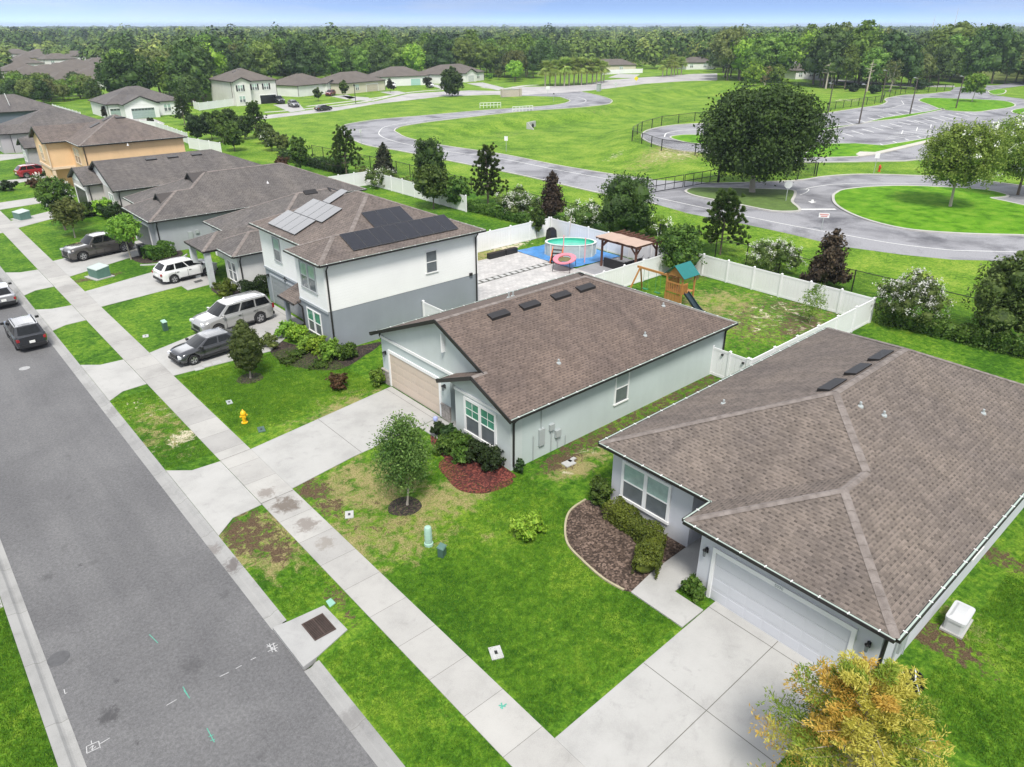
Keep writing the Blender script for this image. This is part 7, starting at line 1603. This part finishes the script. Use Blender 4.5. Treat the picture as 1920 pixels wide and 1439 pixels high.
RL = ['dark tree with thin trunk by the white fence behind the peach house', 'dense dark tree behind the peach house roof corner', 'tall mid green tree in the row behind the peach house', 'staked round tree on the back lawn of the peach house', 'broad dark tree at the back of the row near the far road', 'dark tree between the staked tree and the young pine', 'pale flowering bushy tree at the right end of the row', 'small olive tree at the hedge end of the row', 'round mid green tree behind the pale bushy one']
for i, (b, ty, hw, m) in enumerate(RW): px_tree('broadleaf_tree', RL[i], 'tree', b, ty, hw, prof='ball', z0f=.16, n=2600, s=.2, mat=m, nl=10, seed=110+i, core=.62, group='row of trees behind the peach house', blossoms=14 if m == 'myrtle' else 0, bs=.16)
px_tree('broadleaf_tree', 'round young tree alone on the back lawn of the grey bungalow', 'tree', (564, 328), 256, 21, prof='ball', z0f=.2, n=3000, s=.16, mat='mid', nl=11, seed=121, core=.6)
shrub('flowering_shrub', 'white flowering shrub behind the trimmed hedge', (968, 408), 2.6, 2.9, 'myrtle', 2600, .13, 122, bl=90, bs=.13); shrub('flowering_shrub', 'white dotted wide shrub behind the white pool fence', (1098, 432), 3.2, 2.7, 'myrtle', 3200, .13, 123, bl=60, bs=.13); shrub('flowering_shrub', 'white flowered shrub on the verge beside the large dark tree', (1225, 440), 2.2, 1.8, 'light', 2000, .12, 124, bl=30, bs=.12)
shrub('flowering_shrub', 'pale shrub with white flowers behind the white cornered fence', (716, 352), 2.1, 2.4, 'myrtle', 1700, .15, 125, bl=18, bs=.14); shrub('shrub', 'dull red shrub on the back lawn of the taupe bungalow', (531, 316), 1.3, 1.6, 'red', 1300, .13, 126)
px_tree('willow_shrub', 'thin airy light green sapling inside the play yard', 'tree', (1518, 606), 528, 27, prof='egg', z0f=.05, n=1500, s=.085, mat='light', nl=16, seed=127, core=0, rc=.7, bark=BARKP, r0=.025, asp=.3)
shrub('shrub', 'small shrub in front of the white patio fence by the black planters', (917, 466), .6, 1.0, 'mid', 700, .07, 128)
# ------------------------------------------------------------------ school side trees
px_tree('oak_tree', 'huge round dark oak on the grass triangle by the swing gate', 'tree', (1410, 362), 172, 110, prof='ball', z0f=.17, n=60000, s=.2, mat='oak', nl=30, seed=131, core=.55, rough=.4, r0=.42, bark=M('pale_oak_bark', (.36, .32, .28), .9, .25, 2), limbs=9)
px_tree('island_tree', 'light green tree with pale trunk on the round lawn island', 'tree', (1781, 389), 236, 74, prof='ball', z0f=.26, n=20000, s=.14, mat='fresh', nl=24, seed=131, core=.35, bark=BARKP, r0=.18, blossoms=50, bs=.2)
px_tree('island_tree', 'large white flowering tree cut by the right picture edge', 'tree', (1908, 366), 222, 84, prof='ball', z0f=.2, n=20000, s=.14, mat='fresh', nl=24, seed=132, core=.35, r0=.18, blossoms=110, bs=.22)
px_tree('island_tree', 'slim light tree with pale trunk on the oval island of the car park', 'tree', (1822, 192), 140, 24, prof='vase', z0f=.3, n=2600, s=.34, mat='light', nl=9, seed=133, bark=BARKP, core=.4)
px_tree('broadleaf_tree', 'dark round tree standing alone on the far estate road verge', 'tree', (848, 181), 123, 23, prof='egg', z0f=.04, n=4200, s=.38, mat='oak', nl=13, seed=134, core=.64)
for i, (b, ty, hw, m, p) in enumerate((((645, 182), 152, 10, 'mid', 'ball'), ((690, 178), 0, 0, 0, 0), ((732, 174), 146, 8, 'magg', 'cone'), ((802, 166), 144, 9, 'magg', 'ball'), ((597, 190), 165, 9, 'mid', 'ball'), ((918, 152), 138, 8, 'light', 'ball'), ((935, 150), 130, 8, 'olive', 'ball'), ((530, 110), 0, 0, 0, 0), ((200, 222), 198, 9, 'magg', 'cone'), ((285, 240), 222, 8, 'magg', 'ball'))):
    if not hw: continue
    px_tree('young_tree', ['small round street tree before the far beige bungalow', '', 'small dark street tree near the far beige bungalow', 'small dark tree in front of the white pickup', 'little round tree beside the maroon suv', 'small light tree at the end of the far house row', 'tall thin olive tree at the end of the far house row', '', 'small dark conifer beside the white gabled house', 'small dark bush above the peach house roof ridge'][i], 'tree', b, ty, hw, prof=p, z0f=.2, n=900, s=.3, mat=m, nl=7, seed=140+i, core=.6)
# palms
def palm(name, label, loc, h, seed, group=None):
    rg = np.random.default_rng(seed); t = thing(name, label, 'palm tree', loc, rg.uniform(0, 6), group); mb = MB().tube([(0, 0, 0), (.1, .05, h*.5), (.15, .1, h*.78)], [.26, .22, .24], 7); mk('trunk', mb, BARKP, parent=t, smooth=60); A = []; B_ = []
    top = np.array([.15, .1, h*.78])
    for i in range(46):
        a = i*2.39996; el = rg.uniform(-.85, 1.35); d = np.array([math.cos(a)*math.cos(el), math.sin(a)*math.cos(el), math.sin(el)]); ln = rg.uniform(2.0, 2.5)*h/7.5*1.5; sd = unit(np.cross(d, [0, 0, 1])[None])[0]; upv = np.cross(sd, d); (B_ if el < -.75 else A)
        for k in range(9):
            u = (k-4)/4*.95; tip = top+d*ln*(.55+.45*math.cos(u))+sd*ln*.55*math.sin(u)+np.array([0, 0, -.18*ln])+rg.normal(0, .05, 3); mid = top+d*ln*.55+sd*ln*.22*math.sin(u)+upv*.03; w = sd*.05*ln
            (B_ if el < -.75 else A).append([top+d*ln*.3, mid-w, tip, mid+w])
    m = MB(); m.quadarr(np.array(A)); mk('crown', m, LF['palm'], parent=t); m = MB(); m.quadarr(np.array(B_)); mk('dead_fronds', m, LF['straw'], parent=t); return t
p0 = None; PG1 = 'palms lined up along the far entrance road'
for i, (x, yb, yt) in enumerate(((1022, 162, 118), (1031, 160, 121), (1041, 162, 117), (1050, 159, 120), (1058, 162, 112), (1067, 161, 114), (1076, 160, 113), (1084, 158, 115), (1090, 160, 112), (1100, 159, 116), (1110, 158, 113), (1118, 158, 115), (1127, 156, 117), (1132, 154, 119))):
    g = G(x, yb); h = hgt((x, yb), yt)
    if p0 is None: p0 = palm('palm_tree', 'sabal palm with brown skirt in the long line along the entrance road', g, 7.5, 150, PG1); p0.scale = (h/7.5,)*3
    else: copy_tree(p0, g, i*1.7, h/7.5, group=PG1)
PG2 = 'palms in the clump beside the main road'; p1 = None
for i, (x, yb, yt) in enumerate(((1242, 145, 116), (1250, 143, 112), (1258, 144, 106), (1264, 142, 110), (1270, 141, 113), (1277, 141, 110))):
    g = G(x, yb); h = hgt((x, yb), yt); c = copy_tree(p0, g, i*2.3, h/7.5, 'sabal palm in the compact clump beside the main road', PG2)
copy_tree(p0, G(1165, 135), 1., hgt((1165, 135), 119)/7.5, 'single sabal palm by the far white fence', 'single palm')['group'] = 'lone palm at the fence'
# ------------------------------------------------------------------ houses among the trees on the left and in the wood
NGL = 'roofs among the trees on the left'
LROOF = ['pale walled house with taupe roof nearest the white gabled house', 'grey walled house at the near left of the roof cluster', 'white walled house in the centre of the roof cluster', 'beige house beside the yellow walled house', 'white walled house at the top right of the left cluster', 'low house with wide taupe roof in front of the left roof cluster', 'house with long grey brown roof in the middle of the left roof cluster', 'house behind the big dark tree with grey brown roof', 'house with pale walls and brown roof at the left picture edge', 'house with brown roof beside leaning pale trees', 'small roofed house at the far left edge', 'house roof behind the bare spreading trees', 'yellow walled house at the back of the left cluster', 'pale house with brown roof behind the yellow one', 'house roof glimpsed far left among trees', 'grey roofed house beside the big dark tree top']
for i, (px, w_, d_, rz, m) in enumerate((((140, 170), 19, 12, 9, FW_), ((28, 160), 19, 12, 4, FG), ((92, 150), 19, 12, 8, FW_), ((58, 112), 18, 12, 6, FB), ((125, 117), 18, 12, 8, FW_), ((100, 172), 16, 12, 8, FG), ((60, 155), 15, 12, 5, FB), ((165, 158), 15, 12, 12, FG), ((5, 150), 15, 12, 0, FW_), ((120, 141), 16, 12, 10, FB), ((18, 134), 15, 12, 4, FW_), ((165, 136), 15, 12, 10, FG), ((38, 121), 17, 12, 6, M('yellow_stucco', (.62, .54, .30), .9)), ((85, 124), 16, 12, 5, FW_), ((10, 112), 16, 12, 3, FG), ((185, 148), 14, 12, 15, FB))):
    estate('bungalow', LROOF[i], (*G(*px).xy, 0), R(rz), w_, d_, m, gar=None, win=(.2, .6), gable=None)
WHOUSES = [((733, 98), 13, 'small white house glimpsed among the trees behind the far bungalows', FW_), ((1285, 131), 16, 'long white house between tree trunks behind the palm clump', FW_), ((1458, 124), 13, 'white house half hidden by trees right of the main road', FW_), ((1490, 149), 11, 'white cottage under trees at the edge of the dry field', FW_), ((1868, 130), 18, 'white roofed house in the trees at the right', FW_), ((1826, 98), 12, 'white gable showing in the dark trees at the right', FW_), ((285, 141), 18, 'pale grey house behind the big dark tree', FG), ((1015, 112), 18, 'brown roofed house in the wood behind the palms', FB), ((1130, 92), 18, 'orange roofed house deep in the wood', FB), ((640, 78), 18, 'tiny pale house far off in the treetops', FW_), ((875, 76), 16, 'tiny white house in the distant wood', FW_), ((1115, 137), 20, 'tan roofed house behind the line of palms', FB)]
for i, (px, w_, l, m) in enumerate(WHOUSES): estate('cottage', l, (*G(*px).xy, 0), R(-25 if px[0] > 900 else 10), w_, 10, m, gar=None, win=(.15, .6), gable=(.3, .7, .8) if i in (2, 5) else None)
# ------------------------------------------------------------------ the wood
FRONT = [(-300, 195), (0, 186), (100, 182), (190, 180), (215, 178), (290, 190), (310, 200), (385, 205), (392, 176), (520, 162), (640, 156), (760, 150), (900, 148), (980, 156), (1005, 156), (1012, 142), (1140, 128), (1240, 134), (1290, 131), (1345, 139), (1350, 152), (1400, 158), (1480, 160), (1520, 165), (1640, 170), (1700, 168), (1760, 160), (1790, 157), (1850, 157), (1960, 162), (2300, 170)]
fxs, fys = [a for a, b in FRONT], [b for a, b in FRONT]
rf = np.random.default_rng(77); cand = []
def lowf(x, y):
    return .5+.5*(math.sin(x*.021+math.sin(y*.013)*2.)*.5+math.sin(y*.027+math.sin(x*.017+1.)*2.2)*.5)
FARH = [(rf.uniform(-20, 1940), float(rf.choice([60, 63, 67, 72, 78, 84, 90]))+rf.uniform(-2, 2)) for _ in range(46)]
d = 150.
hs = []
for px, w_, *_ in [(a, b) for a, b, *c in WHOUSES]+[(G_[0], 20) for G_ in ()]:
    g = G(*px); hs.append((px[0], g.length, w_*1350/g.length*.62))
for fx_, fy_ in FARH:
    g = G(fx_, fy_); hs.append((fx_, g.length, 15*1350/g.length*.6))
LB = [((140, 170), 19), ((28, 160), 19), ((92, 150), 19), ((58, 112), 18), ((125, 117), 18), ((100, 172), 16), ((60, 155), 15), ((165, 158), 15), ((5, 150), 15), ((120, 141), 16), ((18, 134), 15), ((165, 136), 15), ((38, 121), 17), ((85, 124), 16), ((10, 112), 16), ((185, 148), 14)]
for px, w_ in LB:
    g = G(*px); hs.append((px[0]+w_*.5*1350/g.length, g.length, w_*1350/g.length*.62))
while d < 5200:
    s_ = 6.5+d*.0115
    u = -180.
    while u < 2120:
        x = u+rf.uniform(-.4, .4)*s_*1350/d; dd = d+rf.uniform(-.45, .45)*s_; t_ = (x-CX)/FPX
        dr = np.array([RT.x*t_+FW.x/math.cos(PITCH), RT.y*t_+FW.y/math.cos(PITCH)]); dr = dr/np.linalg.norm(dr)
        p = dr*dd; X_, Y_, zz_ = PJ((p[0], p[1], 0))
        yf = np.interp(X_, fxs, fys)
        ok = Y_ < yf
        if ok:
            for hx, hd, hw in hs:
                if abs(X_-hx) < hw*(.86 if X_ < 215 else 1.) and hd-(58 if X_ < 215 else 55)*(1+hd/500) < dd < hd+(6 if X_ < 215 else 12): ok = False; break
        if ok and X_ < 215 and Y_ > 112 and rf.random() < .34: ok = False
        if ok and lowf(x_:=p[0]*1.7, p[1]*1.7) < .24 and dd > 330 and rf.random() < .75: ok = False
        if ok: cand.append((dd, X_, Y_, p[0], p[1]))
        u += s_*1350/d*rf.uniform(.8, 1.2)
    d += s_*rf.uniform(.75, 1.0)
cand.sort()
near = cand[:290]; far = cand[290:]
def wm_(k, f):
    n = 'wood_'+k; base = {'mid': ((.035, .085, .013), (.10, .19, .025), (.22, .32, .055)), 'oak': ((.018, .045, .011), (.05, .10, .02), (.11, .175, .038)), 'elm': ((.05, .10, .015), (.12, .20, .03), (.26, .34, .08)), 'olive': ((.045, .07, .018), (.11, .14, .035), (.21, .24, .07)), 'light': ((.07, .17, .014), (.18, .33, .026), (.34, .48, .065)), 'dark': ((.014, .034, .010), (.035, .07, .015), (.075, .125, .03))}[k]
    LF[n] = leafmat(n, *base); return n
PR = [('mid', 12.5, 5.6, 'ball', .22), ('oak', 12., 6.2, 'dome', .2), ('elm', 12.5, 5.2, 'ball', .25), ('olive', 11.5, 5.4, 'vase', .28), ('light', 11.5, 5., 'ball', .22), ('dark', 13., 5.6, 'dome', .2), ('mid', 14.5, 4.6, 'egg', .2)]
PRL = ['mid green rounded tree at the edge of the wood', 'broad dark green oak at the edge of the wood', 'yellowish green tree at the edge of the wood', 'olive spreading tree at the edge of the wood', 'bright light green tree at the edge of the wood', 'very dark dense tree at the edge of the wood', 'tall oval tree at the edge of the wood']
protos = [None]*7; WG_ = 'trees along the front of the wood'
for i, (dd, X_, Y_, x, y) in enumerate(near):
    w_ = [.22, .18, .16, .13, .10, .09, .12] if X_ > 900 else [.22, .26, .08, .1, .06, .18, .10]
    k = int(rf.choice(7, p=np.array(w_)/sum(w_))); m, h, r, pf, z0 = PR[k]
    s_ = rf.uniform(.62, 1.28)*(1.22 if X_ > 1330 else (.72 if X_ < 215 else 1.))
    if protos[k] is None:
        protos[k] = tree('woodland_tree', PRL[k], 'tree', (x, y, 0), h, r, pf, z0, 3600, .36, wm_(m, 1), 14, 200+k, core=.62, group=WG_, r0=.24, rc=.4); protos[k].scale = (s_,)*3
    else: copy_tree(protos[k], (x, y, 0), rf.uniform(0, 6.28), (s_*rf.uniform(.85, 1.15), s_*rf.uniform(.85, 1.15), s_))
px_tree('broadleaf_tree', 'big dark tree standing above the white gabled house', 'tree', (246, 196), 103, 52, prof='ball', z0f=.08, n=8000, s=.42, mat='oak', nl=18, seed=230, core=.64, r0=.3)
px_tree('broadleaf_tree', 'yellow green tree group at the right of the basin', 'tree', (1412, 162), 118, 20, prof='ball', z0f=.12, n=3200, s=.34, mat='lime', nl=11, seed=231)
px_tree('broadleaf_tree', 'bright green tree beside the yellow green one at the basin end', 'tree', (1452, 160), 122, 18, prof='ball', z0f=.1, n=2600, s=.34, mat='light', nl=10, seed=232)
def snag(label, base, ty, seed):
    g = G(*base); h = hgt(base, ty); rg = np.random.default_rng(seed); t = thing('dead_tree', label, 'dead tree', g); mb = MB().tube([(0, 0, 0), (.1, .1, h*.5), (.3, 0, h)], [.3, .2, .05], 7); mk('trunk', mb, BARKP, parent=t); b = MB()
    for i in range(16): z = h*rg.uniform(.4, .95); a = rg.uniform(0, 6.28); l_ = rg.uniform(1., 2.6)*(1.2-z/h*.5); b.tube([(.1, .05, z), (l_*math.cos(a)*.6, l_*math.sin(a)*.6, z+.1), (l_*math.cos(a), l_*math.sin(a), z+rg.uniform(-.3, .5))], [.08, .05, .02], 5)
    mk('branches', b, BARKP, parent=t)
snag('dead bare pine trunk with short branches before the wood', (1557, 165), 84, 3); snag('leaning dead snag beside the bare pine', (1548, 167), 118, 4); snag('bare pale dead tree at the wood edge near the poles', (1625, 172), 112, 5)
px_tree('bare_tree', 'grey half bare spreading tree at the wood edge by the car park', 'tree', (1668, 172), 112, 22, prof='vase', z0f=.2, n=1100, s=.3, mat='olive', nl=12, seed=234, core=0, bark=BARKP, r0=.3, limbs=12)
px_tree('bare_tree', 'pale leafless shrub tree between the two bright trees at the basin', 'tree', (1434, 160), 124, 12, prof='vase', z0f=.1, n=220, s=.25, mat='straw', nl=12, seed=235, core=0, bark=BARKP, r0=.2, limbs=12)
for i, (b, ty, hw) in enumerate((((1725, 168), 150, 20), ((1600, 172), 158, 14), ((1640, 176), 160, 12))): shrub('shrub', ['dark wide bush at the upper car park fence', 'dark bush under the wood edge by the dry field', 'dark bush beside the fence bend'][i], b, hw*PJ(G(*b))[2]/FPX, hgt(b, ty), 'dark', 1500, .35, 240+i)
# tiny roofs showing between distant treetops
fp_ = None
for fx_, fy_ in FARH:
    g = G(fx_, fy_)
    if fp_ is None:
        h_ = House('far_house', 'tiny pale walled roof showing between distant treetops', g, 0, False, 'tiny far roofs in the wood'); fp_ = h_.r
        pl, out, rg, ev, zf = hipL(-9, 9, -6, 6); h_.roof(pl, out, 4.2, .5, M('pale_far_roof', (.30, .28, .26), .9, .2, .5), (), (), caps=False, gut=False, fascia=FW_); h_.walls([(-8.6, -5.6), (8.6, -5.6), (8.6, 5.6), (-8.6, 5.6)], 0, 4.15, FW_)
    else:
        c = copy_tree(fp_, g, rf.uniform(0, 3.14), rf.uniform(.8, 1.25))
# lower trees between the roofs on the left
rl = np.random.default_rng(5); j_ = 0
for i in range(60):
    X_, Y_ = rl.uniform(-10, 180), rl.uniform(177, 199)
    if X_ > 95 and Y_ > 193: continue
    g = G(X_, Y_); k = int(rl.choice([0, 1, 5, 3])); c = copy_tree(protos[k], g, rl.uniform(0, 6.28), rl.uniform(.34, .56), 'low dark or mid green tree among the houses behind the navy grey bungalow', 'low trees behind the navy grey bungalow')
# the far wood reads as one mass
Q = []; TT = []
for dd, X_, Y_, x, y in far:
    nq, sz = (300, .62) if dd < 380 else ((150, .95) if dd < 900 else ((64, 1.6) if dd < 2000 else (28, 3.3)))
    lf = lowf(x, y); h = rf.uniform(8., 14.)*(.72+.5*lf)*(.72 if X_ < 215 and Y_ > 100 else 1.)+(4. if rf.random() < .06 else 0); r = rf.uniform(3.6, 6.2)*(1 if dd < 900 else (1.7 if dd < 2000 else 3.0)); c = np.array([x, y, h*.56])
    dv = sph(nq, rf); dv[:, 2] = np.abs(dv[:, 2])*np.where(rf.random(nq) < .2, -1, 1); lump = 1+.18*np.sin(dv[:, 0]*4+x)*np.sin(dv[:, 1]*4+y)
    P = c+dv*np.array([r, r, h*.44])*(rf.uniform(.8, 1.05, nq)*lump)[:, None]
    Q.append(leafq(P, dv*1.6+np.array([0, 0, .4]), sz, .7, .55, rf)); TT.append(np.full(nq, np.clip(rf.normal(.2+.5*lowf(y*1.3+900, x*.8), .2), 0, 1)))
Q = np.concatenate(Q); TT = np.concatenate(TT)
def woodmat():
    m, nt, b = nodes('far_wood_leaves'); a = nt.nodes.new('ShaderNodeAttribute'); a.attribute_name = 'tint'; g = nt.nodes.new('ShaderNodeNewGeometry')
    c = ramp(nt, a.outputs['Fac'], [(0, (.022, .045, .013)), (.3, (.055, .105, .02)), (.6, (.12, .18, .032)), (1, (.26, .30, .075))]); c = mixc(nt, .7, c, ramp(nt, g.outputs['Random Per Island'], [(0, (.5, .5, .5)), (1, (1.6, 1.6, 1.5))]), 'MULTIPLY')
    L(nt, c, b.inputs['Base Color']); b.inputs['Roughness'].default_value = .7; b.inputs['Specular IOR Level'].default_value = .15; return m
mb = MB(); mb.quadarr(Q); wood = mk('wood', mb, woodmat()); at = wood.data.attributes.new('tint', 'FLOAT', 'FACE'); at.data.foreach_set('value', TT.astype(np.float32)); tag(wood, 'far wooded plain of dense treetops reaching the horizon', 'wood', kind='stuff')
# ground cover of the verge and the lawns: tufts of grass
def tufts(n, box, hh, mat, rg, ok):
    x = rg.uniform(box[0], box[1], n); y = rg.uniform(box[2], box[3], n); k = ok(x, y); x, y = x[k], y[k]; m = len(x); P = np.stack([x, y, np.zeros(m)], 1); a = rg.uniform(0, 6.28, m); w = np.stack([np.cos(a), np.sin(a), np.zeros(m)], 1)*rg.uniform(.008, .016, (m, 1)); lean = np.concatenate([rg.normal(0, .35, (m, 2)), np.ones((m, 1))], 1)*rg.uniform(.5, 1.3, (m, 1))*hh
    return np.stack([P-w, P+w, P+w*.3+lean, P-w*.3+lean], 1)
rg_ = np.random.default_rng(9)
def okg(x, y):
    k = ((x > 10.6) & (x < 19.3) & (y > 10.4) & (y < 27.0)) | ((x > 6.75) & (x < 8.9) & (y > 10.6) & (y < 17.3)) | ((x > 6.75) & (x < 8.9) & (y > 19.8) & (y < 26.0)) | ((x > 6.75) & (x < 8.9) & (y > 32.6) & (y < 42)) | ((x > 10.6) & (x < 19.0) & (y > 33.2) & (y < 42.3)) | ((x < -.86) & (x > -2.6)) | ((y < 3.6) & (x > 19.2)) | ((x > 19.2) & (x < 22.) & (y > 17.2) & (y < 21.4))
    bedz = polydist(x, y, BEDO) > -.05; return k & ~bedz & ~((x > 17.2) & (y > 21.3) & (y < 27.8))
GRS = leafmat('grass_blades', (.035, .10, .004), (.075, .17, .008), (.15, .26, .02), trans=.2); GRS.node_tree.nodes['Principled BSDF'].inputs['Roughness'].default_value = .8
gq = tufts(330000, (6.7, 19.3, 10.4, 42.3), .045, None, rg_, okg); gq2 = tufts(30000, (-2.6, -.86, 6, 30), .07, None, rg_, okg); gq3 = tufts(70000, (19.2, 34, -2, 3.6), .055, None, rg_, okg)
# thinner where the lawn is bare
bare = np.maximum.reduce([AT['dirt'], AT['dry']*.75, AT['sand']*.7])
def keep(q):
    c = q[:, 0]; ix = np.clip(np.searchsorted(gx, c[:, 0]), 0, len(gx)-1); iy = np.clip(np.searchsorted(gy, c[:, 1]), 0, len(gy)-1); return q[rg_.random(len(q)) > bare[iy, ix]*1.15]
mb = MB(); mb.quadarr(keep(np.concatenate([gq, gq2, gq3]))); tag(mk('grass', mb, GRS), 'short green grass blades of the mown front lawns', 'grass', kind='stuff')
HAZE, EXPO = True, .77
# ------------------------------------------------------------------ sky, sun, air, camera
SUN_EL, SUN_AZ = 58., 215.      # azimuth clockwise from +Y
w = bpy.data.worlds.new('World'); scene.world = w; w.use_nodes = True
nt = w.node_tree; bg = nt.nodes['Background']
sky = nt.nodes.new('ShaderNodeTexSky'); sky.sky_type = 'NISHITA'; sky.sun_disc = False
sky.sun_elevation = R(SUN_EL); sky.sun_rotation = R(SUN_AZ); sky.air_density = 1.2; sky.dust_density = .8; sky.ozone_density = 1.6; sky.altitude = 10
tc = nt.nodes.new('ShaderNodeTexCoord'); sx_ = nt.nodes.new('ShaderNodeSeparateXYZ'); L(nt, tc.outputs['Generated'], sx_.inputs[0])
cb_ = nt.nodes.new('ShaderNodeCombineXYZ'); L(nt, sx_.outputs[0], cb_.inputs[0]); L(nt, sx_.outputs[1], cb_.inputs[1])
zc_ = math_(nt, 'MAXIMUM', sx_.outputs[2], 0.)
L(nt, math_(nt, 'ADD', zc_, math_(nt, 'ADD', .22, math_(nt, 'MINIMUM', math_(nt, 'MULTIPLY', zc_, 22.), .75))), cb_.inputs[2])
L(nt, cb_.outputs[0], sky.inputs['Vector'])
hs_ = nt.nodes.new('ShaderNodeHueSaturation'); L(nt, sky.outputs[0], hs_.inputs['Color'])
# clear blue far off, thin bright cloud overhead
ov = ramp(nt, sx_.outputs[2], [(.03, (0, 0, 0)), (.20, (1, 1, 1))])
L(nt, math_(nt, 'SUBTRACT', .95, math_(nt, 'MULTIPLY', ov, .68)), hs_.inputs['Saturation'])
L(nt, math_(nt, 'ADD', 1.95, math_(nt, 'MULTIPLY', ov, -.62)), hs_.inputs['Value'])
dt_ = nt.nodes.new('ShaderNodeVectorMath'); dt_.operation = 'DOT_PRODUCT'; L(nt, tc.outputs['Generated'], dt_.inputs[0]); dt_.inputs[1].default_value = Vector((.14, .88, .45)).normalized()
gl_ = math_(nt, 'MULTIPLY', math_(nt, 'POWER', math_(nt, 'MAXIMUM', dt_.outputs['Value'], 0.), 26.), 17.)  # bright lobe added to the sky so the front solar panels glare
mp_ = nt.nodes.new('ShaderNodeMapping'); mp_.inputs['Scale'].default_value = (2.2, 2.2, 26.); L(nt, tc.outputs['Generated'], mp_.inputs[0])
wisp = ramp(nt, noise(nt, mp_.outputs[0], 1.6, 5, .6, .4), [(.48, (0, 0, 0)), (.72, (.38, .38, .38))])
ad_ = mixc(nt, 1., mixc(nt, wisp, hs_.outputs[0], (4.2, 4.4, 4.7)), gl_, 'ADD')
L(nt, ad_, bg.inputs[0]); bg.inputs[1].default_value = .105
sl = bpy.data.lights.new('sun', 'SUN'); sl.energy = 2.75; sl.angle = R(15); sl.color = (1., .96, .90)
so = bpy.data.objects.new('sun', sl); COL.objects.link(so)
sd = Vector((math.sin(R(SUN_AZ))*math.cos(R(SUN_EL)), math.cos(R(SUN_AZ))*math.cos(R(SUN_EL)), math.sin(R(SUN_EL))))
so.rotation_euler = sd.to_track_quat('Z', 'Y').to_euler(); so.location = (0, -20, 60)
if HAZE:
    hz = MB().box((-6000, -3000, -3.2), (9500, 9500, 33)); hm = bpy.data.materials.new('haze'); hm.use_nodes = True
    n2 = hm.node_tree; n2.nodes.remove(n2.nodes['Principled BSDF']); pv = n2.nodes.new('ShaderNodeVolumePrincipled')
    pv.inputs['Color'].default_value = (.72, .84, 1., 1); pv.inputs['Density'].default_value = .00020; pv.inputs['Anisotropy'].default_value = .2
    L(n2, pv.outputs[0], n2.nodes['Material Output'].inputs['Volume'])
    tag(mk('haze', hz, hm), kind='stuff')
cam = bpy.data.cameras.new('camera'); co_ = bpy.data.objects.new('camera', cam); COL.objects.link(co_)
cam.sensor_width = 36.; cam.sensor_fit = 'HORIZONTAL'; cam.lens = FPX/1920*36.; cam.clip_end = 30000.; cam.clip_start = .5
mw = Matrix((( RT.x, UP.x, -FW.x, 0), (RT.y, UP.y, -FW.y, 0), (RT.z, UP.z, -FW.z, HC), (0, 0, 0, 1)))
co_.matrix_world = mw; scene.camera = co_
scene.view_settings.view_transform = 'Standard'; scene.view_settings.look = 'None'
scene.view_settings.exposure = EXPO; scene.view_settings.gamma = 1.
scene.render.engine = 'CYCLES'; scene.cycles.use_denoising = True
scene.cycles.max_bounces = 6; scene.cycles.diffuse_bounces = 3; scene.cycles.glossy_bounces = 3; scene.cycles.transmission_bounces = 3
scene.cycles.volume_bounces = 0; scene.cycles.transparent_max_bounces = 6; scene.cycles.caustics_reflective = False; scene.cycles.caustics_refractive = False
